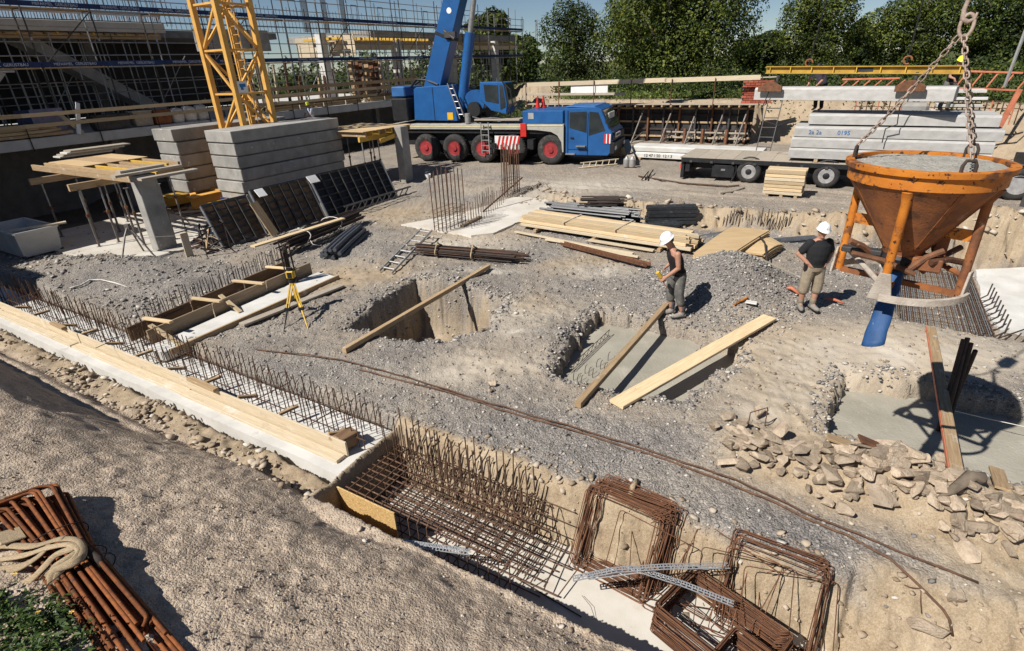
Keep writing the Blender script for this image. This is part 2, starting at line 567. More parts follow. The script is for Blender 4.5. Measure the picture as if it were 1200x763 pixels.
m_leaf_dark = leaf_mat('leaves_dark_green', (.040, .066, .015), (.018, .032, .009), (.115, .14, .028))
m_leaf_mid = leaf_mat('leaves_mid_green', (.060, .090, .017), (.026, .043, .010), (.18, .195, .032))
m_leaf_yellow = leaf_mat('leaves_yellow_green', (.10, .13, .024), (.055, .08, .016), (.24, .235, .045))
m_bark = mat('bark_brown', (.10, .08, .06), (.06, .045, .035), 8, .95, .6, 30)
m_grass = leaf_mat('grass_blades', (.09, .13, .03), (.05, .08, .02), (.16, .19, .06))

def ground_mat():
    m = bpy.data.materials.new('site_ground')
    m.use_nodes = True
    nt = m.node_tree
    b = nt.nodes['Principled BSDF']
    b.inputs['Roughness'].default_value = .95
    b.inputs['Specular IOR Level'].default_value = .12
    tc = nt.nodes.new('ShaderNodeTexCoord')
    vec = tc.outputs['Object']
    at_ = nt.nodes.new('ShaderNodeAttribute')
    at_.attribute_name = 'zone'
    sp = nt.nodes.new('ShaderNodeSeparateColor')
    nt.links.new(at_.outputs['Color'], sp.inputs[0])

    def vor(scale, feat='F1'):
        v = nt.nodes.new('ShaderNodeTexVoronoi')
        v.inputs['Scale'].default_value = scale
        v.feature = feat
        nt.links.new(vec, v.inputs['Vector'])
        return v
    v1 = vor(36)
    v2 = vor(80)
    s1 = nt.nodes.new('ShaderNodeSeparateColor')
    nt.links.new(v1.outputs['Color'], s1.inputs[0])
    s2 = nt.nodes.new('ShaderNodeSeparateColor')
    nt.links.new(v2.outputs['Color'], s2.inputs[0])
    g1 = _ramp(nt, s1.outputs[0], [(0, (.145, .135, .128)), (.5, (.245, .228, .213)), (.85, (.345, .32, .29)), (1, (.48, .445, .39))])
    g2 = _ramp(nt, s2.outputs[0], [(0, (.145, .135, .127)), (.6, (.275, .255, .237)), (1, (.47, .435, .385))])
    grav = _mix(nt, .5, g1, g2)
    big = _noise(nt, vec, .8, 5)
    grav = _mix(nt, 1.0, grav, _ramp(nt, big, [(.3, (.76, .75, .76)), (.7, (1.2, 1.17, 1.11))]), 'MULTIPLY')
    ns = _noise(nt, vec, 2.2, 6, .65)
    sand = _ramp(nt, ns, [(.28, (.235, .165, .10)), (.5, (.345, .265, .172)), (.72, (.43, .345, .245))])
    sand = _mix(nt, .28, sand, _ramp(nt, s2.outputs[2], [(0, (.13, .095, .062)), (.5, (.33, .26, .18)), (1, (.54, .46, .355))]))
    sand = _mix(nt, _ramp(nt, _noise(nt, vec, 14, 4, .7), [(.55, (0, 0, 0)), (.75, (.55, .55, .55))]), sand, (.25, .185, .12))
    ne = _noise(nt, vec, 6, 6, .7)
    emb = _ramp(nt, ne, [(.25, (.29, .225, .165)), (.5, (.48, .38, .285)), (.75, (.62, .515, .395))])
    emb = _mix(nt, _ramp(nt, s2.outputs[1], [(.7, (0, 0, 0)), (.95, (.5, .5, .5))]), emb, (.17, .15, .135))
    col = _mix(nt, sp.outputs[0], grav, sand)
    col = _mix(nt, sp.outputs[2], col, emb)
    col = _mix(nt, sp.outputs[1], col, (.50, .455, .385))
    fld = _ramp(nt, _noise(nt, vec, .15, 5), [(.3, (.05, .065, .022)), (.7, (.10, .115, .04))])
    col = _mix(nt, at_.outputs['Alpha'], fld, col)
    nt.links.new(col, b.inputs['Base Color'])
    # relief: pebbles and clods
    bp = nt.nodes.new('ShaderNodeBump')
    bp.inputs['Strength'].default_value = .9
    bp.inputs['Distance'].default_value = .02
    h = nt.nodes.new('ShaderNodeMath')
    h.operation = 'ADD'
    nt.links.new(v1.outputs['Distance'], h.inputs[0])
    h2 = nt.nodes.new('ShaderNodeMath')
    h2.operation = 'MULTIPLY'
    h2.inputs[1].default_value = .6
    nt.links.new(v2.outputs['Distance'], h2.inputs[0])
    nt.links.new(h2.outputs[0], h.inputs[1])
    h3 = nt.nodes.new('ShaderNodeMath')
    h3.operation = 'SUBTRACT'
    nt.links.new(_noise(nt, vec, 22, 5, .7), h3.inputs[0])
    nt.links.new(h.outputs[0], h3.inputs[1])
    hs_ = _noise(nt, vec, 7, 8, .72)
    hx = nt.nodes.new('ShaderNodeMix')
    mf = nt.nodes.new('ShaderNodeMapRange')
    mf.inputs[3].default_value = 1.0
    mf.inputs[4].default_value = .45
    nt.links.new(sp.outputs[2], mf.inputs[0])
    mf2 = nt.nodes.new('ShaderNodeMath')
    mf2.operation = 'MULTIPLY'
    nt.links.new(mf.outputs[0], mf2.inputs[0])
    mf3 = nt.nodes.new('ShaderNodeMath')
    mf3.operation = 'MAXIMUM'
    nt.links.new(sp.outputs[0], mf3.inputs[0])
    nt.links.new(sp.outputs[2], mf3.inputs[1])
    nt.links.new(mf3.outputs[0], mf2.inputs[1])
    nt.links.new(mf2.outputs[0], hx.inputs[0])
    nt.links.new(h3.outputs[0], hx.inputs[2])
    nt.links.new(hs_, hx.inputs[3])
    nt.links.new(hx.outputs[0], bp.inputs['Height'])
    nt.links.new(bp.outputs[0], b.inputs['Normal'])
    return m
m_ground = ground_mat()

def stone_mat(name, stops):
    m = bpy.data.materials.new(name)
    m.use_nodes = True
    nt = m.node_tree
    b = nt.nodes['Principled BSDF']
    b.inputs['Roughness'].default_value = .95
    b.inputs['Specular IOR Level'].default_value = .12
    g = nt.nodes.new('ShaderNodeNewGeometry')
    nt.links.new(_ramp(nt, g.outputs['Random Per Island'], stops), b.inputs['Base Color'])
    return m
m_gravel = stone_mat('gravel_stones', [(0, (.125, .115, .11)), (.45, (.25, .235, .22)), (.8, (.36, .335, .30)), (1, (.55, .51, .45))])
m_clods = stone_mat('soil_clods', [(0, (.085, .07, .058)), (.4, (.19, .15, .115)), (.8, (.40, .32, .24)), (1, (.60, .53, .44))])
m_sandstones = stone_mat('sandy_stones', [(0, (.20, .155, .11)), (.5, (.36, .285, .205)), (.9, (.47, .40, .32)), (1, (.58, .54, .47))])
# ------------------------------------------------------------------ the ground: one sheet
PIT_A = pxpoly([(410, 381), (440, 353), (486, 329), (556, 337), (592, 351), (568, 384), (520, 397), (468, 393)])
PIT_B = pxpoly([(648, 432), (672, 393), (700, 362), (790, 377), (868, 401), (866, 420), (800, 470), (716, 456), (660, 440)])
POOL = pxpoly([(966, 503), (974, 470), (988, 432), (1095, 447), (1212, 472), (1330, 500), (1330, 590), (1204, 562), (1095, 534)])
_bb = [-40, -14, -11, -9, -6.5, -4.6, -3, -1.7, 0, 1.6, 3.5, 6, 30]
BANK_B = (_bb, [17, 17.4, 18.0, 18.3, 17.3, 17.2, 17.6, 17.8, 17.6, 18.1, 18.1, 18.3, 18.3])
BANK_T = (_bb, [24, 23, 20.5, 18.9, 17.9, 17.8, 18.2, 18.4, 18.2, 18.7, 18.7, 18.9, 18.9])
BANK_H = (_bb, [.25, .25, .25, .22, .46, .52, .42, .36, .62, .76, .97, .95, .9])

def ground_z(X, Y, detail=True):
    X = np.asarray(X, float)
    Y = np.asarray(Y, float)
    a = X * AU.x + Y * AU.y
    b = X * AV.x + Y * AV.y
    n1, n2 = fbm(X * .45, Y * .45), fbm(X * 1.7 + 5, Y * 1.7)
    n3 = fbm(X * 6 + 9, Y * 6, 3)
    n4 = fbm(X * 17 + 3, Y * 17, 2)
    n5 = np.abs(fbm(X * 3.3 + 21, Y * 3.3, 3))
    rough = .030 * n3 + .015 * n4 - .05 * n5 * sm(n1, -.3, .5) if detail else 0
    z = .05 * n1 + .035 * n2 + rough

    def bump(px, py, h, r1, r2=None, rot=0.0):
        c = at(px, py, 0)
        dx, dy = X - c.x, Y - c.y
        r2_ = r2 or r1
        ca, sa = math.cos(rot), math.sin(rot)
        q = ((dx * ca + dy * sa) / r1) ** 2 + ((-dx * sa + dy * ca) / r2_) ** 2
        return h * np.exp(-q * (1 + .3 * n2))
    z = z + bump(858, 340, .80, 1.15, .95) + bump(815, 322, .22, 1.0)
    z = z + bump(70, 322, .30, 1.3) + bump(150, 318, .28, 1.1, .8) + bump(215, 338, .22, .6) + bump(40, 350, .18, .9)
    z = z + bump(520, 330, .16, .9) + bump(640, 395, .14, .6) + bump(440, 300, .18, 1.0) + bump(590, 375, .10, .5)
    z = z + bump(1060, 400, .14, .9) + bump(900, 470, .08, .7)
    z = z + bump(1110, 590, .34, 1.1, .42, -.5) + bump(985, 556, .28, .9, .36, -.5) + bump(860, 515, .14, .4)
    # cut bank up to the haul road
    at_, ab_ = np.interp(b, *BANK_T), np.interp(b, *BANK_B)
    hc = np.interp(b, *BANK_H)
    tn = sm(b, -10.5, -9)
    t = sm(a + (.16 * n2 + .16 * n3 + .06 * n4) * tn + .3 * n2 * (1 - tn), ab_, at_)
    low = -.5 * sm(b + .25 * n2, .9, 1.7) * sm(a + .25 * n2, 11.9, 12.6)
    up_ = .25 + (hc - .25) * np.exp(-np.clip(a - at_, 0, None) / 1.3) + (.10 * n2 + .05 * n3) * np.exp(-np.clip(a - at_, 0, None) / 1.2) * tn
    z = z - .14 * sm(b, -10, -8) * sm(a, ab_ - 1.6, ab_ - .3) * (1 - t)
    z = z * (1 - .45 * t) + low * (1 - t) + up_ * t
    for ra in (20.35, 21.0, 22.35, 22.7):
        rw = a - ra - .25 * np.sin(b * .35 + ra) - .12 * n1
        z = z - (.07 * np.exp(-(rw / .13) ** 2) - .035 * np.exp(-((np.abs(rw) - .24) / .09) ** 2)) * sm(b, -16, -13) * (1 - sm(b, 7, 10))
    # smooth haul road
    # high ground behind the basement formwork and the far bank
    hb = np.interp(b, [-60, -24, -19, -5, 3, 8, 14, 60], [62, 60, 35.6, 35.6, 33.5, 29.5, 27.5, 25])
    z = z + 2.15 * sm(a + .6 * n1 + .25 * n2, hb - .5, hb + np.where(b > -5, 2.2, .6))
    z = z - 1.25 * (1 - sm(b + .3 * n2, -24.6, -23.6)) * (1 - sm(a, 13, 15)) * sm(a, -30, -20)
    z = z - .75 * (1 - sm(b, -27.2, -26.2)) * sm(a, 13, 15) * (1 - sm(a, 40, 42))
    # pits
    for poly, depth, wall, jit in ((PIT_A, 1.5, .20, .16), (PIT_B, .62, .10, .12), (POOL, .62, .12, .10)):
        q_ = .45 if poly is PIT_A else 1.0
        d = sdf(poly, X, Y) + jit * n2 + q_ * (.09 * n3 + .045 * n4)
        z = z - depth * (1 - sm(d, -wall, .02)) - .05 * (1 - sm(d, -.02, .25))
        if poly is PIT_A:
            z = z + (.30 * n2 + .16 * n3) * (1 - sm(d, -.7, -.2))
    # footing strip and its sandy ledge
    led = (1 - sm(b, -5.4, -5.0))
    f = led * sm(a, 3.3, 3.5) * (1 - sm(a + .06 * n2, 4.85, 5.05))
    z = z * (1 - f) + (-.62) * f
    l2 = led * sm(a, 2.9, 3.2) * (1 - sm(a, 3.64, 3.72))
    z = z * (1 - l2) + (-.25 + .05 * n2 + .06 * n3 + .09 * np.clip(n2, 0, 1)) * l2
    # reinforcement trench
    tr = sm(b + .03 * n3, -5.08, -4.92)
    af = np.interp(b, [-6, -5.2, -3, .55, .82, .9, 2, 6], [4.95, 4.95, 5.02, 5.16, 5.14, 5.34, 5.5, 5.7]) + .08 * n2 + .05 * n3 + .03 * n4
    wid = np.interp(b, [-6, .8, .95, 3, 6], [.34, .40, .64, .95, 1.1]) + .10 * n2 + .10 * n5
    prof = -.9 + .9 * sm(a, af - wid, af) ** .8 + .05 * n3 * sm(a, af - wid, af)
    prof = prof + (.035 * np.sin(prof * 24 + 4 * n2 + 2 * n3) + .06 * n5 + .04 * n3) * sm(a, af - wid, af - wid * .6) * (1 - sm(a, af - .06, af))
    low2 = tr * (1 - sm(a, af - .02, af + .06)) * sm(a, 3.2, 3.3)
    z = z * (1 - low2) + np.minimum(z, prof - .01 * 0) * low2
    z = z + .10 * n2 * low2 * sm(b, .9, 1.5)
    # the near embankment
    k = sm(b + .3 * n1, -10.2, -5.8)
    er = np.interp(a, [-8, -2, .2, 1.4, 2.5, 3.2, 3.5, 3.62, 4.2], [1.4, 1.36, 1.26, .87, .38, -.06, -.50, -.9, -3])
    el = np.interp(a, [-8, -2, .2, 1.3, 1.7, 1.85, 3.08, 3.3, 4.2], [1.7, 1.66, 1.55, 1.40, 1.27, 1.18, -.34, -.7, -1.6])
    e = er * k + el * (1 - k)
    e = e - .16 * np.exp(-((b + 4.45) / .75) ** 2) * sm(a, 2.3, 3.3)
    e = e + (.045 * n2 + .030 * n3 + .013 * n4 + .007 * fbm(X * 40, Y * 40, 2)) * np.clip((3.6 - a) / .5, 0, 1)
    e = e + (.05 * fbm(X * 3.1 + 8, Y * 3.1, 3)) * (1 - k) * np.clip((3.4 - a) / .3, 0, 1)
    # right end of the embankment drops away out of sight
    e = e - 3.6 * sm(b, 1.6, 4.5)
    z = np.where(a < 3.62, np.maximum(z, e), z)
    return z

def zones(X, Y, Z):
    a = X * AU.x + Y * AU.y
    b = X * AV.x + Y * AV.y
    n1, n2, n3 = fbm(X * .6 + 40, Y * .6), fbm(X * 2 + 11, Y * 2), fbm(X * 7, Y * 7, 3)

    def blob(px, py, r1, r2=None, rot=0.0, z=0):
        c = at(px, py, z)
        dx, dy = X - c.x, Y - c.y
        ca, sa = math.cos(rot), math.sin(rot)
        q = ((dx * ca + dy * sa) / r1) ** 2 + ((-dx * sa + dy * ca) / (r2 or r1)) ** 2
        return np.exp(-q)
    sand = .21 + .34 * n1 + .16 * n2 + .10 * n3
    for t in ((560, 430, 1.1, .5), (620, 360, 1.2, .8), (540, 280, 1.5, 1.2), (450, 320, 1.3, .8), (960, 420, 1.6, 1.0), (1080, 400, 1.6, .8), (930, 470, 1.0), (1130, 425, 1.4, .5), (1050, 580, 1.6, .7, -.5),
              (1180, 640, 1.2), (900, 530, .9), (700, 300, 1.6, .8), (620, 245, 2, 1.4), (470, 250, 1.6), (900, 400, 1.4), (1000, 480, .9), (380, 330, .8)):
        sand = sand + .62 * blob(*t)
    for t in ((330, 440, 1.6, .8), (760, 520, 1.4, .6), (620, 520, 1.5, .5), (180, 330, 2.5, 1.2), (830, 345, 1.2), (700, 270, 1.4, .5), (880, 600, 1.4, .5, -.5), (1000, 640, .8, .3, -.5), (640, 300, 1.3, .4)):
        sand = sand - .45 * blob(*t)
    # trench walls, ledge and bank are the bare sandy subsoil
    tr = (1 - sm(a + .04 * n3, 5.05, 5.3)) * sm(b, -5.3, -5.0)
    sand = np.maximum(sand, 1.15 * (1 - sm(a + .07 * n2, 4.95, 5.12)) * sm(b, -5.3, -5) )
    sand = np.maximum(sand, sm(b, .7, 1.2) * (1 - sm(a + .12 * n2, 5.25, 5.6)))
    sand = np.maximum(sand, .95 * (1 - sm(a, 3.72, 3.8)) * sm(a, 2.9, 3.1))
    at_, ab_ = np.interp(b, *BANK_T), np.interp(b, *BANK_B)
    bank = sm(a + .3 * n2, ab_ - .2, ab_ + .3) * (1 - sm(a + .3 * n2, at_ - .1, at_ + .5)) * sm(b, -11.5, -9)
    sand = np.maximum(sand, bank * (.95 + .2 * n2))
    road = sm(a, at_, at_ + 1.0) * (1 - sm(a, 33, 36))
    sand = sand * (1 - road) + road * (.38 + .2 * n1 + .1 * n2)
    hb = np.interp(b, [-60, -24, -19, -5, 3, 8, 14, 60], [62, 60, 35.6, 35.6, 33.5, 29.5, 27.5, 25])
    sand = np.maximum(sand, sm(a, hb - .8, hb - .3) * .9)
    lowr = sm(b + .25 * n2, .9, 1.7) * sm(a + .25 * n2, 11.9, 12.6) * (1 - sm(a, 18, 18.6))
    sand = np.maximum(sand, .5 * lowr)
    for poly in (PIT_A, PIT_B, POOL):
        d = sdf(poly, X, Y) + .1 * n2 + .08 * n3
        sand = np.maximum(sand, (.8 + .3 * n2) * (1 - sm(d, -.12, -.02)))
    pale = np.clip(.22 * blob(960, 415, 1.7, 1.0) + .20 * blob(1085, 402, 1.6, .8) + .22 * blob(600, 372, 1.4, .8) + .18 * blob(940, 470, .9) + .32 * blob(540, 285, 1.6, 1.0) + .3 * blob(690, 225, 4, 1.5) + .3 * blob(560, 432, 1.2, .5) + .25 * blob(1150, 425, 1.2, .5) + .75 * blob(700, 318, .7, .45) + .6 * blob(560, 318, .55, .3) + .55 * blob(500, 322, .35, .2) + .6 * blob(605, 392, .2, .12) + .55 * blob(585, 318, .4, .2) + .5 * blob(150, 292, 1.2, .5) + .35 * blob(885, 488, .5, .25), 0, 1)
    pale = np.clip(.22 * blob(960, 415, 1.7, 1.0) + .20 * blob(1085, 402, 1.6, .8) + .22 * blob(600, 372, 1.4, .8) + .18 * blob(940, 470, .9) + .32 * blob(540, 285, 1.6, 1.0) + .3 * blob(690, 225, 4, 1.5) + .3 * blob(560, 432, 1.2, .5) + .25 * blob(1150, 425, 1.2, .5) + pale * (1 + 1.2 * n2), 0, .9)
    emb = 1 - sm(a + .05 * n2, 3.15, 3.4)
    field = 1 - np.maximum(np.maximum(sm(a, hb + 2.0, hb + 4.0), 1 - sm(b, -62, -52)), sm(a, 75, 90))
    return np.clip(sand, 0, 1), pale, emb, field

def axis(segs):
    out = []
    for lo, hi, st in segs:
        out += list(np.arange(lo, hi - 1e-6, st))
    out.append(segs[-1][1])
    return np.array(out)

gx = axis([(-700, -200, 50), (-200, -60, 14), (-60, -26, 2), (-26, -14, .3), (-14, -5.2, .055), (-5.2, 5.2, .028), (5.2, 14, .055), (14, 24, .25), (24, 60, 1.5), (60, 200, 14), (200, 700, 50)])
gy = axis([(-60, -4, 4), (-4, .2, .3), (.2, 6.6, .028), (6.6, 14, .045), (14, 20, .07), (20, 26, .2), (26, 40, .35), (40, 70, 1.5), (70, 200, 13), (200, 900, 70)])
GX, GY = np.meshgrid(gx, gy)
GZ = ground_z(GX, GY)
nx, ny = len(gx), len(gy)
me = bpy.data.meshes.new('ground')
me.vertices.add(nx * ny)
me.vertices.foreach_set('co', np.stack([GX, GY, GZ], -1).astype(np.float32).ravel())
ii = (np.arange(ny - 1)[:, None] * nx + np.arange(nx - 1)[None, :]).ravel()
quads = np.stack([ii, ii + 1, ii + nx + 1, ii + nx], -1).astype(np.int32)
me.loops.add(quads.size)
me.loops.foreach_set('vertex_index', quads.ravel())
me.polygons.add(len(quads))
me.polygons.foreach_set('loop_start', np.arange(0, quads.size, 4, dtype=np.int32))
me.polygons.foreach_set('use_smooth', np.ones(len(quads), bool))
me.update(calc_edges=True)
zs, zp, ze, zf = zones(GX, GY, GZ)
ca = me.attributes.new('zone', 'FLOAT_COLOR', 'POINT')
ca.data.foreach_set('color', np.stack([zs, zp, ze, zf], -1).astype(np.float32).ravel())
me.materials.append(m_ground)
ground = bpy.data.objects.new('ground', me)
COL.objects.link(ground)
tag(ground, 'excavated building ground of grey gravel and bare sandy soil', kind='structure')

def G(p):
    return float(ground_z(np.array([p.x]), np.array([p.y]))[0])

def onG(px, py, dz=0.0, z=0.0):
    """surveyed point dropped onto the ground"""
    p = at(px, py, z)
    for _ in range(4):
        p = at(px, py, G(p))
    p.z = G(p) + dz
    return p

# ------------------------------------------------------------------ loose stones (uncountable)
_ico = None
def stone_field(name, label, pts, sizes, material, seed):
    """pts (n,3), sizes (n): one mesh of many small angular stones"""
    rs = np.random.RandomState(seed)
    t = (1 + 5 ** .5) / 2
    iv = np.array([(-1, t, 0), (1, t, 0), (-1, -t, 0), (1, -t, 0), (0, -1, t), (0, 1, t), (0, -1, -t), (0, 1, -t), (t, 0, -1), (t, 0, 1), (-t, 0, -1), (-t, 0, 1)]) / 1.9
    fi = np.array([(0, 11, 5), (0, 5, 1), (0, 1, 7), (0, 7, 10), (0, 10, 11), (1, 5, 9), (5, 11, 4), (11, 10, 2), (10, 7, 6), (7, 1, 8), (3, 9, 4), (3, 4, 2), (3, 2, 6), (3, 6, 8), (3, 8, 9), (4, 9, 5), (2, 4, 11), (6, 2, 10), (8, 6, 7), (9, 8, 1)])
    n = len(pts)
    V = iv[None] * (1 + .5 * (rs.rand(n, 12, 1) - .5)) + .55 * (rs.rand(n, 12, 3) - .5)
    V[:, :, 2] = np.clip(V[:, :, 2], -.6, .25 + .5 * rs.rand(n, 1))
    V[:, :, 0] = np.clip(V[:, :, 0], -.9, .3 + .6 * rs.rand(n, 1))
    V = V * (np.array([1, .8, .6]) * (1 + .5 * (rs.rand(n, 1, 3) - .5)))
    ang = rs.rand(n) * 6.283
    c, s_ = np.cos(ang), np.sin(ang)
    x = V[..., 0] * c[:, None] - V[..., 1] * s_[:, None]
    y = V[..., 0] * s_[:, None] + V[..., 1] * c[:, None]
    tl = (rs.rand(n, 1) - .5) * .9
    zz = V[..., 2] + x * tl
    V = np.stack([x, y, zz], -1) * sizes[:, None, None] * .5 + pts[:, None, :]
    me = bpy.data.meshes.new(name)
    me.vertices.add(n * 12)
    me.vertices.foreach_set('co', V.astype(np.float32).ravel())
    tri = (fi[None] + 12 * np.arange(n)[:, None, None]).astype(np.int32).reshape(-1, 3)
    me.loops.add(tri.size)
    me.loops.foreach_set('vertex_index', tri.ravel())
    me.polygons.add(len(tri))
    me.polygons.foreach_set('loop_start', np.arange(0, tri.size, 3, dtype=np.int32))
    me.update(calc_edges=True)
    me.materials.append(material)
    o = bpy.data.objects.new(name, me)
    COL.objects.link(o)
    return tag(o, label, kind='stuff')

_rs = np.random.RandomState(21)
SLABZ = []
def scatter(n, x0, x1, y0, y1, keep, s0, s1, p=2.5, sink=.12):
    X = _rs.rand(n) * (x1 - x0) + x0
    Y = _rs.rand(n) * (y1 - y0) + y0
    k = keep(X, Y)
    X, Y = X[k], Y[k]
    Z = ground_z(X, Y)
    sz = s0 + (s1 - s0) * _rs.rand(len(X)) ** p
    return np.stack([X, Y, Z + sz * sink], -1), sz

def _ab(X, Y):
    return X * AU.x + Y * AU.y, X * AV.x + Y * AV.y

def keep_gravel(X, Y):
    a, b = _ab(X, Y)
    s_, p_, e_, f_ = zones(X, Y, None)
    k = (a > 5.0) & (_rs.rand(len(X)) > s_ * .85) & (a < 19)
    for poly in (PIT_B, POOL):
        k &= sdf(poly, X, Y) > .03
    return k
def keep_rim(X, Y):
    d = np.minimum(np.minimum(sdf(PIT_A, X, Y), sdf(PIT_B, X, Y)), sdf(POOL, X, Y))
    return (np.abs(d - .03) < .16 + .1 * _rs.rand(len(X))) & ~((d < -.2))
def keep_mound(X, Y):
    c, c2 = at(866, 340, .3), at(800, 330, .1)
    q = np.minimum(np.hypot(X - c.x, Y - c.y) / 1.6, np.hypot(X - c2.x, Y - c2.y) / 1.3)
    return q < .6 + .4 * _rs.rand(len(X))
ptsA, szA = scatter(36000, -4, 9, 5, 14, keep_rim, .025, .10, 2.4, .2)
ptsB, szB = scatter(9000, 2.5, 8.5, 9, 15, keep_mound, .03, .085, 1.6, .2)
def keep_bank(X, Y):
    a, b = _ab(X, Y)
    at_, ab_ = np.interp(b, *BANK_T), np.interp(b, *BANK_B)
    return (a > ab_ - .5) & (a < at_ + .3) & (b > -11) & (fbm(X * .9, Y * .9) > -.15)
ptsD, szD = scatter(5200, -1, 20, 12, 24, keep_bank, .05, .30, 3.0, .2)
def keep_toe(X, Y):
    a, b = _ab(X, Y)
    return (a > 4.45) & (a < 5.3) & (b > -4.9) & (b < 3)
ptsF, szF = scatter(5200, -3, 6, 2.2, 7.6, keep_toe, .02, .13, 3.0, .15)
def keep_ledge(X, Y):
    a, b = _ab(X, Y)
    return (a > 3.12) & (a < 3.74) & (b > -17) & (b < -5.05) & (fbm(X * 1.3, Y * 1.3) > -.25)
ptsG, szG = scatter(13000, -13, -2, 4.5, 13, keep_ledge, .02, .17, 3.2, .2)
ptsE, szE = scatter(900, -4, 1, 9, 14, lambda X, Y: sdf(PIT_A, X, Y) < -.3, .05, .26, 2.2, .25)
ptsC, szC = scatter(2600, -16, -8, 11, 19, lambda X, Y: fbm(X * .8, Y * .8) > -.1, .04, .15, 2.5, .2)
pts1, sz1 = scatter(34000, -13, 11, 3.5, 12.5, keep_gravel, .015, .07, 3.0)
pts2, sz2 = scatter(9000, -16, 13, 10, 20, keep_gravel, .03, .12, 3)
stone_field('gravel', 'loose grey gravel stones strewn over the building ground', np.concatenate([pts1, pts2, ptsA, ptsB, ptsC]), np.concatenate([sz1, sz2, szA, szB, szC]), m_gravel, 1)

def keep_emb(X, Y):
    a, b = _ab(X, Y)
    n = fbm(X * 1.5 + 3, Y * 1.5)
    return (a < 3.1) & (a > -.4) & (b > -9) & (b < 1.0) & (_rs.rand(len(X)) < .30 + 1.3 * n + .5 * fbm(X * 6, Y * 6))
pts3, sz3 = scatter(46000, -6.6, 1.8, .15, 5.4, keep_emb, .006, .038, 3.2, .05)
stone_field('clods', 'small brown clods and pebbles on the near earth embankment', pts3, sz3, m_clods, 2)

def keep_sand(X, Y):
    a, b = _ab(X, Y)
    s_, p_, e_, f_ = zones(X, Y, None)
    k = (a > 2.9) & (_rs.rand(len(X)) < s_ * .8)
    k &= ~((a > 3.62) & (a < 4.9) & (b < .6))
    k &= ~((a > 3.2) & (a < 4.55) & (b >= .6) & (b < 3))
    for poly in (PIT_B, POOL):
        k &= sdf(poly, X, Y) > .03
    return k
pts4, sz4 = scatter(34000, -12, 14, 3.0, 19.5, keep_sand, .012, .085, 3.5)
stone_field('rubble_crumbs', 'sandy stones and crumbs lying on the bare soil', np.concatenate([pts4, ptsD, ptsE, ptsF, ptsG]), np.concatenate([sz4, szD, szE, szF, szG]), m_sandstones, 3)
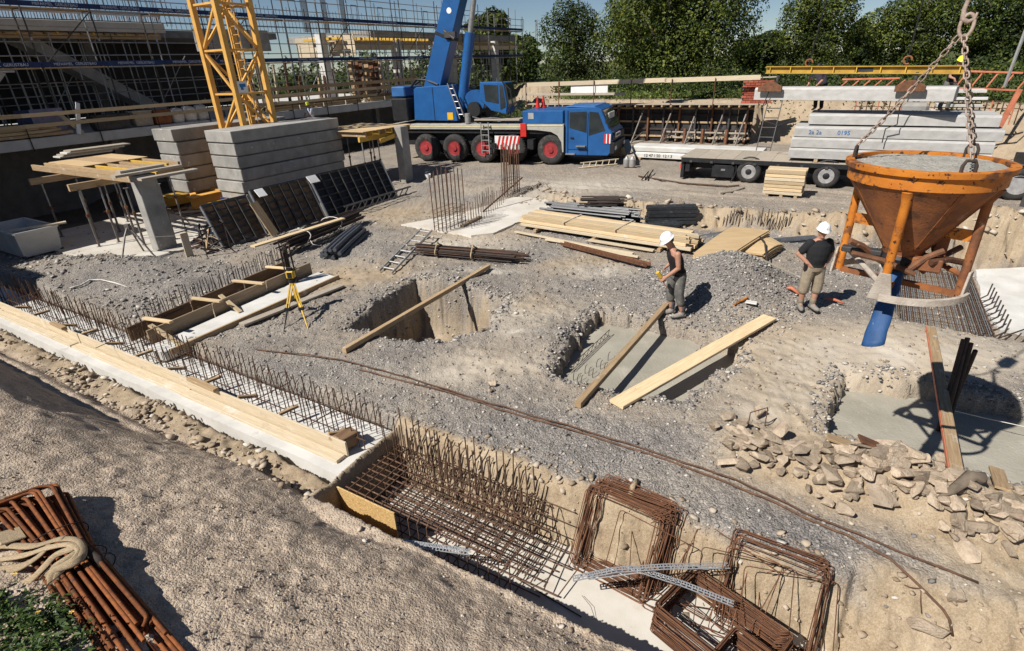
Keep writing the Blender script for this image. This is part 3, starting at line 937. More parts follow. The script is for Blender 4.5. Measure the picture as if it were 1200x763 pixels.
# ------------------------------------------------------------------ trees and the far side
def tree(px, top_y, base_y, width_px, depth, seed, label, leafm, leaves=6500, lobes=16, name='broadleaf_tree', lean=0.0, ls=.18, low=.10):
    leaves = int(leaves * 2.6)
    rs = np.random.RandomState(seed)
    base = at_d(px, base_y, depth)
    topp = at_d(px, top_y, depth)
    Hh = topp.z - base.z
    gz = G(base)
    z0 = gz - .05
    Hh = topp.z - z0
    Wd = width_px / FOC * depth
    t = thing(name, label, 'tree', (base.x, base.y, z0), 'trees behind the building ground')
    tb = MB()
    r0 = .035 * Hh + .05
    pts = [Vector((base.x + lean * q, base.y, z0 + Hh * q)) + Vector(((rs.rand() - .5) * .3, (rs.rand() - .5) * .3, 0)) * q for q in (0, .12, .25, .4, .55, .7, .85)]
    tb.path(pts, r0, 8, rs=[r0 * (1.25 - i * .17) for i in range(7)])
    cen, rad = [], []
    for i in range(lobes):
        q = (i + .5) / lobes
        hz = low + (1 - low - .16) * q
        env = (math.sin(math.pi * min(1, (hz - low * .5) / (1 - low * .5))) ** .6) if hz < .95 else .35
        ang = i * 2.4 + rs.rand() * .8
        rr = Wd * .5 * env * (.35 + .42 * rs.rand())
        if i % 4 == 0:
            rr *= .2
        R_ = Wd * (.15 + .10 * rs.rand())
        c = Vector((base.x + math.cos(ang) * rr, base.y + math.sin(ang) * rr * .8, z0 + Hh * hz))
        cen.append(c)
        rad.append(R_)
        k = min(5, max(1, int(hz * 6) - 1))
        tb.path([pts[k], (pts[k] + c) / 2 + Vector((0, 0, -.1)), c], r0 * .3, 5, rs=[r0 * .38, r0 * .25, r0 * .1])
    obj('trunk', tb, m_bark, t, smooth=2)
    # leaves
    cen_ = np.array([tuple(c) for c in cen])
    rad_ = np.array(rad)
    w = rad_ ** 2
    pick = rs.choice(lobes, leaves, p=w / w.sum())
    d = rs.normal(size=(leaves, 3))
    d /= np.linalg.norm(d, axis=1, keepdims=True)
    rr = (.52 + .5 * rs.rand(leaves) ** .6)
    clump = fbm(d[:, 0] * 2.2 + pick * 3.1, d[:, 1] * 2.2 + d[:, 2] * 1.7 + pick, 3)
    rr = rr * (1 + .28 * clump)
    P_ = cen_[pick] + d * (rad_[pick] * rr)[:, None] * np.array([1, 1, .8 * min(1.5, max(.8, Hh / Wd * .9))])
    P_[:, 2] = np.maximum(P_[:, 2], z0 + .25 + .3 * rs.rand(leaves))
    nrm = d * .7 + np.array([0, 0, .45]) + rs.normal(size=(leaves, 3)) * .45
    nrm /= np.linalg.norm(nrm, axis=1, keepdims=True)
    tt = np.cross(nrm, rs.normal(size=(leaves, 3)))
    tt /= np.linalg.norm(tt, axis=1, keepdims=True)
    bb = np.cross(nrm, tt)
    sz = ls * (.55 + .8 * rs.rand(leaves))[:, None]
    V = np.stack([P_ - tt * sz * .62, P_ - bb * sz * .34 + nrm * sz * .06, P_ + tt * sz * .62, P_ + bb * sz * .34 + nrm * sz * .06], 1).reshape(-1, 3)
    off = np.array([base.x, base.y, z0])
    me = bpy.data.meshes.new('crown')
    me.vertices.add(len(V))
    me.vertices.foreach_set('co', (V - off).astype(np.float32).ravel())
    me.loops.add(leaves * 4)
    me.loops.foreach_set('vertex_index', np.arange(leaves * 4, dtype=np.int32))
    me.polygons.add(leaves)
    me.polygons.foreach_set('loop_start', np.arange(0, leaves * 4, 4, dtype=np.int32))
    me.update(calc_edges=True)
    me.materials.append(leafm)
    o = bpy.data.objects.new('crown', me)
    COL.objects.link(o)
    o.parent = t
    return t

tree(576, 6, 94, 62, 66, 1, 'mid green tree seen through the scaffold beside the crane boom', m_leaf_mid, 4200, 12, ls=.42)
tree(617, 38, 96, 46, 80, 2, 'low dim tree under the open sky just beyond the crane cab', m_leaf_mid, 3000, 10, ls=.45)
tree(596, 34, 96, 50, 84, 12, 'low far tree half hidden by the right end of the scaffold', m_leaf_dark, 2600, 10, ls=.45)
tree(672, -8, 96, 82, 52, 3, 'dark dense oval tree standing alone above the blue crane cab', m_leaf_dark, 8000, 18)
tree(790, -75, 96, 205, 45, 4, 'biggest tree with yellow green sunlit leaves behind the formwork wall', m_leaf_mid, 19000, 34, ls=.19)
tree(742, -20, 96, 90, 50, 14, 'bushy yellowish tree tucked between the dark oval tree and the biggest tree', m_leaf_yellow, 7000, 16)
tree(888, 34, 96, 66, 58, 5, 'low dark tree under a patch of open sky beside the biggest tree', m_leaf_dark, 5000, 14, ls=.26)
tree(944, -22, 94, 94, 50, 6, 'tall pointed green tree above the raised end of the yellow spreader beam', m_leaf_mid, 8500, 20)
tree(1003, 22, 94, 50, 58, 7, 'small dark tree in the dip between two tall trees behind the spreader beam', m_leaf_dark, 4200, 12, ls=.26)
tree(1066, -16, 92, 116, 48, 8, 'broad round green tree behind the slanting bucket chain', m_leaf_mid, 10500, 22)
tree(1160, -34, 92, 120, 46, 9, 'tall shaded tree behind the two upright bucket chains', m_leaf_dark, 10500, 22)
tree(1245, -10, 92, 110, 44, 10, 'dark tree at the end of the row cut off by the photo edge', m_leaf_dark, 7000, 16)

# undergrowth along the top of the bank
def undergrowth(name, label, pts, n, seed, h, leafm, spread):
    rs = np.random.RandomState(seed)
    V = []
    for i in range(n):
        q = rs.rand() * (len(pts) - 1)
        k = int(q)
        p = Vector(pts[k]).lerp(Vector(pts[k + 1]), q - k) + Vector((rs.normal() * spread, rs.normal() * spread, 0))
        V.append((p.x, p.y))
    V = np.array(V)
    Z = ground_z(V[:, 0], V[:, 1], False)
    hh = h * (.55 + .45 * fbm(V[:, 0] * .5, V[:, 1] * .5))
    P_ = np.stack([V[:, 0], V[:, 1], Z + rs.rand(n) ** .8 * np.maximum(.1, hh)], -1)
    nrm = rs.normal(size=(n, 3)) * .6 + np.array([0, -.3, .6])
    nrm /= np.linalg.norm(nrm, axis=1, keepdims=True)
    tt = np.cross(nrm, rs.normal(size=(n, 3)))
    tt /= np.linalg.norm(tt, axis=1, keepdims=True)
    bb = np.cross(nrm, tt)
    sz = (.15 if h < 4 else .42) * (.5 + .9 * rs.rand(n))[:, None]
    VV = np.stack([P_ - tt * sz * .6, P_ - bb * sz * .3, P_ + tt * sz * .6, P_ + bb * sz * .3], 1).reshape(-1, 3)
    me = bpy.data.meshes.new(name)
    me.vertices.add(len(VV))
    me.vertices.foreach_set('co', VV.astype(np.float32).ravel())
    me.loops.add(n * 4)
    me.loops.foreach_set('vertex_index', np.arange(n * 4, dtype=np.int32))
    me.polygons.add(n)
    me.polygons.foreach_set('loop_start', np.arange(0, n * 4, 4, dtype=np.int32))
    me.update(calc_edges=True)
    me.materials.append(leafm)
    o = bpy.data.objects.new(name, me)
    COL.objects.link(o)
    return tag(o, label, kind='stuff')
undergrowth('undergrowth', 'dense low bushes and saplings filling the gaps under the tree row', [S(44, -32), S(41, -20), S(40, -10), S(40, -3), S(38, 4), S(35, 10), S(31, 17), S(28, 26)], 30000, 5, 2.6, m_leaf_dark, 1.6)
undergrowth('tall_grass', 'weeds and tall grass on the earth bank behind the guard boards', [S(38, -18), S(38, -10), S(38.6, -5), S(37.4, 2), S(34.0, 8), S(32, 14), S(30.5, 22)], 15000, 6, .6, m_grass, .6)
undergrowth('woods', 'dark belt of woods seen through the unfinished building', [S(6, -58), S(20, -58), S(34, -56), S(48, -54), S(62, -48), S(74, -40)], 26000, 19, 8.5, m_leaf_dark, 2.2)
undergrowth('woods', 'dark belt of woods far to the left behind the building', [S(-50, -62), S(-30, -60), S(-10, -58), S(6, -58)], 9000, 29, 7, m_leaf_dark, 2.2)
_far = MB()
undergrowth('far_woods', 'distant band of woods closing the horizon', [(-420, 300, 0), (-260, 330, 0), (-100, 340, 0), (60, 340, 0), (200, 330, 0), (420, 300, 0)], 9000, 9, 14, m_leaf_dark, 12).scale = (1, 1, 1)

# distant lattice mast in the sky gap
t = thing('radio_mast', 'slim distant lattice mast rising from the low trees into the sky', 'mast', at_d(630, 92, 160))
p0 = at_d(629.5, 92, 160)
mb = MB()
for dx in (-.5, .5):
    mb.tube((p0.x + dx, p0.y, p0.z - 3), (p0.x + dx * .3, p0.y, p0.z + 15), .12, 4)
obj('mast_leg', mb, m_steel, t)
mb = MB()
for k in range(12):
    w = .5 - .35 * k / 12
    mb.tube((p0.x - w, p0.y, p0.z + k * 1.2), (p0.x + w, p0.y, p0.z + k * 1.2 + 1.1), .06, 4)
obj('mast_lacing', mb, m_steel, t)

# ---- basement wall formwork under the trees
FA = 34.0
t = thing('wall_formwork', 'long dark wall formwork with soldiers and push props under the tree row', 'formwork', S(FA, -12, .2))
b0, b1 = -18.6, -4.9
n = 17
for i in range(n):
    x0, x1 = b0 + (b1 - b0) * i / n, b0 + (b1 - b0) * (i + 1) / n
    piece('panel', S(FA + .25, x0 + .015, 1.25), S(FA + .25, x1 - .015, 1.25), .12, 2.1, m_black if i % 3 else m_steel_dark, t, bev=False)
for k, z in enumerate((.55, .95, 1.35, 1.75, 2.1)):
    piece('waler', S(FA + .15, b0, z), S(FA + .15, b1, z), .08, .1, m_rust_dark if k % 2 else m_wood, t)
for i in range(15):
    b = b0 + .5 + i * (b1 - b0 - .8) / 14
    piece('soldier', S(FA + .04, b, .22), S(FA + .04, b, 2.35), .1, .13, m_steel_dark if i % 2 else m_rust_mid, t, up=AU)
for b in (-14.2, -12.6, -11, -9.3, -7.9, -6.4, -5.2):
    bar('push_prop', S(FA - 1.5, b - .2, .28), S(FA, b, 2.1), .045, m_prop, t)
    bar('push_prop', S(FA - 1.45, b - .25, .28), S(FA - .1, b, .75), .035, m_prop, t)
for b in (-9.6, -8.4, -7.4, -6.1):
    bar('red_prop', S(FA - .4, b, .25), S(FA - .3, b, 1.05), .09, m_rust_mid, t)
for b in np.arange(-9.5, -5.2, .55):
    piece('ledge_bracket', S(FA - .2, b, .35), S(FA - .2, b, 1.0), .06, .06, m_wood_grey, t, up=AU)
for z in (.55, .85):
    piece('ledge_bracket', S(FA - .24, -9.6, z), S(FA - .24, -5.0, z), .05, .09, m_wood_grey, t)
for k in range(3):
    piece('walkway_board', S(FA - .55 + k * .27, b0, 2.36), S(FA - .55 + k * .27, b1 + .6, 2.36), .25, .05, m_wood_grey, t)
for i in range(28):
    b = b0 + i * (b1 - b0 + .4) / 27
    piece('walkway_bearer', S(FA - .8, b, 2.28), S(FA + .1, b, 2.28), .08, .10, m_wood, t)
for b in np.linspace(b0, b1 + .3, 7):
    bar('guard_post', S(FA - .75, b, 2.2), S(FA - .75, b, 3.7), .025, m_rust_mid, t)
segs = [(-18.6, -13.9, 3.52), (-14.0, -9.6, 3.58), (-9.7, -4.7, 3.62)]
for x0, x1, z in segs:
    piece('guard_board', S(FA - .68, x0, z), S(FA - .68, x1, z + .06), .035, .24, m_wood_pale, t)
piece('guard_board', S(FA - .68, b0, 2.95), S(FA - .68, -12, 2.95), .035, .14, m_wood_grey, t)
tag(obj('tarpaulin', MB().box(S(FA - .6, -14.3, 3.2), (2.4, .05, .7), (AV, AU, UP)), m_white), 'white sheet hung between the guard posts of the formwork walkway', 'tarpaulin')
# brick pier: each brick its own part
t = thing('brick_pier', 'small red brick pier standing at the end of the formwork walkway', 'brick wall', S(FA + .3, -4.9, 2.4))
for r in range(9):
    for i in range(6):
        b = -5.6 + i * .255 + (.12 if r % 2 else 0)
        piece('brick', S(FA - .1, b, 2.45 + r * .125), S(FA - .1, b + .235, 2.45 + r * .125), .115, .105, m_brick, t)
obj('pier_core', MB().box(S(FA + .25, -4.95, 2.9), (1.3, .55, 1.05), (AV, AU, UP)), m_conc_dark, t)
piece('coping_board', S(FA + .1, -5.8, 3.62), S(FA + .1, -3.9, 3.66), .4, .05, m_wood_grey, t)
# ------------------------------------------------------------------ building shell on the left
DK = 2.75
bs = thing('building_shell', 'unfinished concrete building with open floors behind the scaffold', 'building', S(20, -33, 0))
obj('ground_slab', MB().box(S(16, -37.0, DK - .2), (50, 17, .4), (AU, AV, UP)), m_conc_pale, bs, bevel=.015)
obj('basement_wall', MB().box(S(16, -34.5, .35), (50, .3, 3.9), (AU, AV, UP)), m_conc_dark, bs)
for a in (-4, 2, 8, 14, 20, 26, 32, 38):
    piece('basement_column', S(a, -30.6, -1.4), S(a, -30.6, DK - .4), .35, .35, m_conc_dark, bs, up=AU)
obj('upper_slab', MB().box(S(4.3, -36.0, 7.0), (27.5, 10.6, .42), (AU, AV, UP)), m_conc_pale, bs, bevel=.015)
obj('upper_slab', MB().box(S(44, -36.0, 7.05), (21, 9.0, .5), (AU, AV, UP)), m_conc, bs, bevel=.015)
obj('shade_backing', MB().box(S(17.5, -40.0, 4.8), (21, .3, 4.0), (AU, AV, UP)), m_black, bs)  # added black sheet, stands in for the dark depth of the floor
obj('upper_slab', MB().box(S(22.6, -37.6, 6.95), (9.2, 7.4, .36), (AU, AV, UP)), m_conc_dark, bs)  # extra slab bay added to shade the interior below it
obj('wing_shade_wall', MB().box(S(-3.2, -26.2, 1.2), (12.4, 5.2, 4.9), (AU, AV, UP)).box(S(-3.2, -26.2, 5.3), (12.2, 5.0, 3.0), (AU, AV, UP)), m_conc, bs)  # unseen, filled solid so that it shades the ground by the table form
obj('wing_slab', MB().box(S(-3.1, -26.1, 7.0), (12.8, 5.6, .42), (AU, AV, UP)).box(S(-5.0, -21.8, 7.0), (8.6, 3.0, .42), (AU, AV, UP)), m_conc, bs)
for a, b in ((-1.0, -20.6), (-5, -20.6), (-9, -20.6)):
    piece('wing_column', S(a, b, -.2), S(a, b, 6.79), .4, .4, m_conc, bs, up=AU)
obj('sun_block_wall', MB().box(S(-8.6, -36, 4.8), (.3, 9.0, 4.0), (AU, AV, UP)), m_black, bs)  # unseen wall added to keep sunlight off the open floor
obj('parapet_wall', MB().box(S(22.4, -31.6, 6.55), (4.6, .25, 1.1), (AU, AV, UP)), m_conc, bs)
for a, b in ((29.4, -32.2), (35.6, -31.1), (42.5, -31.0), (49.5, -31.0)):
    piece('column', S(a, b, DK), S(a, b, 6.75 if a > 30 else 7.1), .6, .5, m_conc_pale, bs, up=AU)
for a in (-2, 4, 9.5, 15.5):
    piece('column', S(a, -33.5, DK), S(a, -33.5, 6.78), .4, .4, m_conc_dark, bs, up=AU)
# raking stair flight in the shade
piece('stair_flight', S(12.2, -32.2, 6.6), S(17.6, -32.2, 3.0), 1.2, .5, m_conc, bs)
# starter bars along the slab edge and above
for i in range(150):
    a = 2 + i * .11
    if a > 18:
        break
    h = .30 + .12 * rnd.random()
    bar('starter_bar', S(a, -30.9 + .1 * rnd.random(), 7.2), S(a + .05, -30.9, 7.2 + h), .016, m_rust_mid, bs, n=4)
piece('edge_board', S(1.0, -30.75, 7.55), S(18, -30.75, 7.55), .04, .14, m_conc_pale, bs)
for i in range(46):
    a = 13.6 + i * .125 + .04 * rnd.random()
    bar('starter_bar', S(a, -32.0 - .5 * rnd.random(), 7.2), S(a, -32.2, 9.6 + .5 * rnd.random()), .016, m_rust_dark, bs, n=4)
for i in range(70):
    a = 19 + i * .27
    bar('starter_bar', S(a, -31.7, 7.0), S(a, -31.7, 8.1 + .4 * rnd.random()), .013, m_rust_dark, bs, n=4)
for i in range(22):
    a = 28 + i * .07 + (i // 7) * 1.2
    bar('starter_bar', S(a, -32, 7.1), S(a, -32, 9.4), .018, m_rust_dark, bs, n=4)
for z in (7.35, 7.7):
    bar('lacing_bar', S(18.8, -31.68, z), S(38, -31.68, z), .012, m_rust_dark, bs, n=4)

# formwork panels on the right half of the floor
t = thing('wall_shutter', 'tall cream timber wall shutter beside the pale column', 'formwork', S(30, -32.5, 5))
for b0, b1 in ((-35.7, -33.0), (-32.3, -29.9)):
    for i in range(2):
        for k in range(4):
            q0, q1 = b0 + (b1 - b0) * i / 2 + .02, b0 + (b1 - b0) * (i + 1) / 2 - .02
            piece('shutter_board', S(30.2, q0, 5.82 + k * .32), S(30.2, q1, 5.82 + k * .32), .06, .305, m_wood_pale, t)
for i in range(10):
    piece('waler', S(30.1, -35.6 + i * .57, 5.5), S(30.1, -35.2 + i * .57, 5.5), .1, .12, m_wood if i % 2 else m_rust_mid, t)
t = thing('floor_formwork', 'timber girder formwork laid under the upper concrete slab', 'formwork', S(7, -31, 6.6))
for z, m in ((6.68, m_wood), (6.55, m_wood)):
    piece('girder', S(-4.2, -30.9, z), S(17.8, -30.9, z), .1, .11, m, t)
for i in range(46):
    a = -4 + i * .48
    piece('joist', S(a, -34, 6.71), S(a, -30.75, 6.71), .08, .1, m_form if i % 3 else m_yellow_beam, t)
t = thing('floor_formwork', 'yellow girder formwork of the slab bay left of the crane boom', 'formwork', S(33, -31, 6.6))
for i in range(24):
    a = 29.5 + i * .42
    piece('joist', S(a, -34, 6.72), S(a, -30.7, 6.72), .1, .16, m_yellow_beam, t)
for a0, a1 in ((29.4, 39.6), (40, 54)):
    piece('girder', S(a0, -30.9, 6.5), S(a1, -30.9, 6.5), .1, .2, m_wood, t)
    piece('edge_shutter', S(a0, -31.15, 6.2), S(a1, -31.15, 6.2), .05, .35, m_wood_pale, t)

def prop_proto(h, label, group, m=None):
    t = thing('steel_prop', label, 'prop', (0, 0, 0), group)
    m = m or m_prop
    obj('outer_tube', MB().tube((0, 0, .008), (0, 0, h * .55), .034, 7), m, t, smooth=True)
    obj('inner_tube', MB().tube((0, 0, h * .55), (0, 0, h - .008), .025, 7), m_steel, t, smooth=True)
    obj('collar', MB().tube((0, 0, h * .53), (0, 0, h * .53 + .1), .05, 8).tube((-.11, 0, h * .57), (.11, 0, h * .57), .008, 5), m_rust_mid, t)
    obj('plate', MB().box((0, 0, .004), (.13, .13, .008)).box((0, 0, h - .004), (.13, .13, .008)), m, t)
    return t

def props(spots, h, label, group, m=None):
    first = None
    for i, p in enumerate(spots):
        if first is None:
            first = o = prop_proto(h, label, group, m)
        else:
            o = copy_tree(first)
        o.location = p
        o.rotation_euler = (.012 * rnd.uniform(-1, 1), .012 * rnd.uniform(-1, 1), rnd.random() * 3)

spots = []
for i in range(18):
    for b in (-31.2, -32.8, -34.6):
        spots.append(S(-2.5 + i * 1.15 + .25 * rnd.random(), b + .2 * rnd.random(), DK))
props(spots, 3.72, 'slim steel prop standing under the dark upper floor slab', 'props under the upper floor slab', m_steel)
spots = []
for i in range(28):
    spots.append(S(26.4 + i * .92 + .2 * rnd.random(), -31.4 - 1.8 * (i % 3) * .5, DK))
props(spots, 3.62, 'steel prop under the far slab bay seen through the scaffold', 'props of the far slab bay', m_steel)

# ---- scaffold
sc = thing('scaffold', 'steel tube scaffold with blue toe boards along the whole building front', 'scaffold', S(20, -29.5, DK))
SB0, SB1 = -29.3, -30.05
bays = [-6 + 2.52 * k for k in range(24)]
L1, L2 = 5.28, 7.48
for i, a in enumerate(bays):
    for b in (SB0, SB1):
        bar('standard', S(a, b, DK), S(a, b, 9.35 if (i % 2 == 0 or b == SB1) else 8.75), .033, m_steel_dark if (i + (b == SB1)) % 3 else m_steel, sc)
    for z in (L1, L2, 3.2):
        bar('transom', S(a, SB0, z), S(a, SB1, z), .024, m_steel_dark, sc)
    for z in (L1 + 1.05, L2 + 1.02):
        bar('base_collar', S(a, SB0, z), S(a, SB0, z + .12), .045, m_steel, sc)
for k in range(23):
    a0, a1 = bays[k], bays[k + 1]
    for z in (L1 + .5, L1 + 1.0, L2 + .5, L2 + 1.0):
        bar('guard_tube', S(a0, SB0 + .04, z), S(a1, SB0 + .04, z), .024, m_steel, sc)
    bar('ledger', S(a0, SB1, L1 + 1.9), S(a1, SB1, L1 + 1.9), .022, m_steel_dark, sc)
    for z in (L1, L2):
        for j in range(2):
            piece('deck_board', S(a0 + .03, SB0 - .2 - j * .34, z + .03), S(a1 - .03, SB0 - .2 - j * .34, z + .03), .32, .05, m_wood if k % 4 else m_steel, sc)
        tb = piece('toe_board', S(a0 + .01, SB0 + .05, z + .17), S(a1 - .01, SB0 + .05, z + .17), .03, .19, m_blue_sign, sc)
    if k % 3 == 1:
        bar('diagonal_brace', S(a0, SB0 + .02, L1), S(a1, SB0 + .02, L2), .022, m_steel_dark, sc)
for i in range(0, 24):
    a = bays[i] + .6
    bar('inner_standard', S(a, -32.3, DK), S(a, -32.3, 6.7 if a < 18 else 5.6), .03, m_steel, sc)
    if i % 2:
        bar('inner_brace', S(a, -32.3, DK + .3), S(a + 2.4, -32.3, 5.8), .024, m_steel, sc)
for i in range(24):
    a = bays[i] + 1.2
    if i > 9:
        bar('guard_frame', S(a, -30.1, L2 + .1), S(a, -30.1, L2 + 1.15), .02, m_steel_dark, sc)
        bar('guard_frame', S(a + .5, -30.1, L2 + .1), S(a + .5, -30.1, L2 + 1.15), .02, m_steel_dark, sc)
        bar('guard_frame', S(a, -30.1, L2 + 1.15), S(a + .5, -30.1, L2 + 1.15), .02, m_steel_dark, sc)
for i in range(22):
    a = bays[i] + 1.26
    bar('mid_standard', S(a, -30.75, DK), S(a, -30.75, 9.2 if i > 8 else 6.7), .028, m_steel if i % 2 else m_steel_dark, sc)
for z in (4.25, 4.75, 6.9, 8.95):
    for k in range(6):
        bar('long_ledger', S(-6 + k * 9.3, SB1 - .02, z), S(3.25 + k * 9.3, SB1 - .02, z), .024, m_steel, sc)
for z in (3.9, 4.6):
    bar('inner_ledger', S(-6, -32.3, z), S(50, -32.3, z), .024, m_steel, sc)
# lettering on the toe boards
def text_mesh(txt, size):
    cu = bpy.data.curves.new('lettering', 'FONT')
    cu.body = txt
    cu.size = size
    cu.extrude = .001
    cu.align_x, cu.align_y = 'CENTER', 'CENTER'
    o = bpy.data.objects.new('lettering', cu)
    COL.objects.link(o)
    dg = bpy.context.evaluated_depsgraph_get()
    me = bpy.data.meshes.new_from_object(o.evaluated_get(dg))
    bpy.data.objects.remove(o)
    return me
def lettering(txt, size, m, c, X, Z, parent, name='lettering'):
    """flat print centred at c, running along X with its up along Z"""
    key = ('txt', txt, size, m.name)
    me = _meshes.get(key)
    if me is None:
        me = text_mesh(txt, size)
        me.materials.clear()
        me.materials.append(m)
        _meshes[key] = me
    return place(name, me, (X, Z, X.cross(Z)), c, parent)
for k in range(4, 19):
    a = (bays[k] + bays[k + 1]) / 2
    for z in (L1, L2):
        if (k + (z == L2)) % 2 == 0 or k < 11:
            lettering('MEFARMEL  GERÜSTBAU', .15, m_text, S(a, SB0 + .068, z + .17), AU, UP, sc)

# ---- timber guard rail along the deck edge
gr = thing('guard_rail', 'two brown timber boards on iron posts along the deck edge', 'guard rail', S(12, -28.45, DK))
for k in range(9):
    a0 = -6 + k * 4
    for z in (3.62, 3.22):
        piece('rail_board', S(a0 - .05, -28.42 + .04 * (k % 2), z), S(a0 + 4.05, -28.42 + .04 * ((k + 1) % 2), z), .03, .15, m_wood_new, gr)
for k in range(14):
    a = -5.6 + k * 2.6
    bar('rail_post', S(a, -28.45, 2.25), S(a, -28.45, 3.85), .022, m_rust_dark, gr)
    piece('post_foot', S(a, -28.48, 2.78), S(a, -28.9, 2.78), .06, .03, m_rust_dark, gr)
# ---- things standing on the deck
t = thing('timber_stack', 'long stack of pale timbers lying on the deck behind the guard rail', 'timber stack', S(8, -29, DK))
for r in range(3):
    for i in range(5):
        a0 = 3.0 + .4 * rnd.random()
        piece('plank', S(a0, -28.62 - i * .13, DK + .10 + r * .13), S(a0 + 8.0 + .8 * rnd.random() - r * .5, -28.62 - i * .13, DK + .10 + r * .13), .12, .11, m_wood_new if (i + r) % 3 else m_wood, t)
def skip(name, label, a0, a1, b0, b1, h, m, taper=.12):
    t = thing(name, label, 'tub', S((a0 + a1) / 2, (b0 + b1) / 2, DK))
    ca, cb = (a0 + a1) / 2, (b0 + b1) / 2
    ra, rb = (a1 - a0) / 2, (b1 - b0) / 2
    q = 1 - taper
    w = .04
    mb = MB()
    lo = [(ca - ra * q, cb - rb * q), (ca + ra * q, cb - rb * q), (ca + ra * q, cb + rb * q), (ca - ra * q, cb + rb * q)]
    hi = [(ca - ra, cb - rb), (ca + ra, cb - rb), (ca + ra, cb + rb), (ca - ra, cb + rb)]
    ihi = [(ca - ra + w, cb - rb + w), (ca + ra - w, cb - rb + w), (ca + ra - w, cb + rb - w), (ca - ra + w, cb + rb - w)]
    ilo = [(ca - ra * q + w, cb - rb * q + w), (ca + ra * q - w, cb - rb * q + w), (ca + ra * q - w, cb + rb * q - w), (ca - ra * q + w, cb + rb * q - w)]
    vs = [S(*p, DK + .04) for p in lo] + [S(*p, DK + h) for p in hi] + [S(*p, DK + h) for p in ihi] + [S(*p, DK + .12) for p in ilo]
    fs = [(3, 2, 1, 0)]
    for k in (0, 4, 8):
        for i in range(4):
            j = (i + 1) % 4
            fs.append((k + i, k + j, k + 4 + j, k + 4 + i))
    fs.append((12, 13, 14, 15))
    mb.add(vs, fs)
    obj('tub_body', mb, m, t)
    rim = MB()
    for i in range(4):
        rim.beam(S(*hi[i], DK + h), S(*hi[(i + 1) % 4], DK + h), .06, .05)
    obj('rim', rim, m, t)
    return t
skip('mortar_tub', 'dark grey steel tub on the deck beside the leaning white plank', 12.55, 14.1, -29.2, -28.62, .62, m_steel_dark)
skip('mortar_tub', 'pale cement crusted tub on the deck next to the dark grey tub', 14.25, 15.1, -29.2, -28.62, .66, m_mortar)
t = skip('rusty_box', 'rust orange steel box on the deck between pale tub and white bags', 15.2, 15.95, -29.2, -28.62, .62, m_orange_rust, .02)
def bag(label, a, b, r, h, seed, m=m_bag):
    rs = random.Random(seed)
    mb = MB()
    prof = []
    n = 14
    vs, fs = [], []
    lv = [(.0, .85), (.15, 1.0), (.45, 1.04), (.75, .98), (.92, .8), (1.0, .35)]
    for z, q in lv:
        for i in range(n):
            t_ = 2 * math.pi * i / n
            sq = 1 / max(abs(math.cos(t_)), abs(math.sin(t_))) ** .6
            rr = r * q * sq * (1 + .08 * rs.uniform(-1, 1))
            vs.append(S(a + math.cos(t_) * rr, b + math.sin(t_) * rr, DK + h * z * (1 + .05 * rs.uniform(-1, 1))))
    for k in range(len(lv) - 1):
        for i in range(n):
            j = (i + 1) % n
            fs.append((k * n + i, k * n + j, (k + 1) * n + j, (k + 1) * n + i))
    fs.append(tuple(range(n - 1, -1, -1)))
    fs.append(tuple(range((len(lv) - 1) * n, len(lv) * n)))
    mb.add(vs, fs)
    return obj('bulk_bag', mb, m, smooth=2, label=label, cat='bag', group='bulk bags on the deck')
bag('slumped white bulk bag next to the rust orange box', 16.4, -28.95, .30, .66, 1)
bag('plump white bulk bag in the middle of the bag row', 17.05, -28.95, .30, .72, 2)
bag('tall stiff white bulk bag nearest the yellow tower mast', 17.7, -28.95, .28, .74, 3)
t = thing('trestle_plank', 'white plank leaning against a second plank as a rough trestle on the deck', 'plank', S(11.8, -28.6, DK))
piece('plank', S(11.7, -28.3, DK + .01), S(12.25, -28.75, 3.95), .16, .03, m_white, t, up=AV)
piece('plank', S(11.9, -28.35, DK + .01), S(11.35, -28.8, 3.7), .16, .03, m_wood_pale, t, up=AV)
t = thing('form_sheet', 'blue and lilac patched formwork sheet standing behind the timber guard rail', 'panel', S(11, -29.1, DK))
obj('sheet', MB().box(S(11.0, -29.15, DK + .55), (1.5, .05, 1.0), (AU, AV, UP)), m_shirt_violet, t)
obj('sheet_band', MB().box(S(10.3, -29.12, DK + .55), (.5, .06, 1.0), (AU, AV, UP)), m_blue_sign, t)
# big raking strut at the far left
t = thing('raking_strut', 'thick pale raking strut footed on the deck beside the guard rail', 'strut', S(9.4, -28.9, DK))
piece('strut_tube', S(8.0, -28.7, 3.2), S(10.1, -28.95, 5.2), .22, .22, m_steel, t)
piece('strut_head', S(9.95, -28.95, 5.22), S(10.5, -28.95, 5.22), .3, .08, m_steel, t)
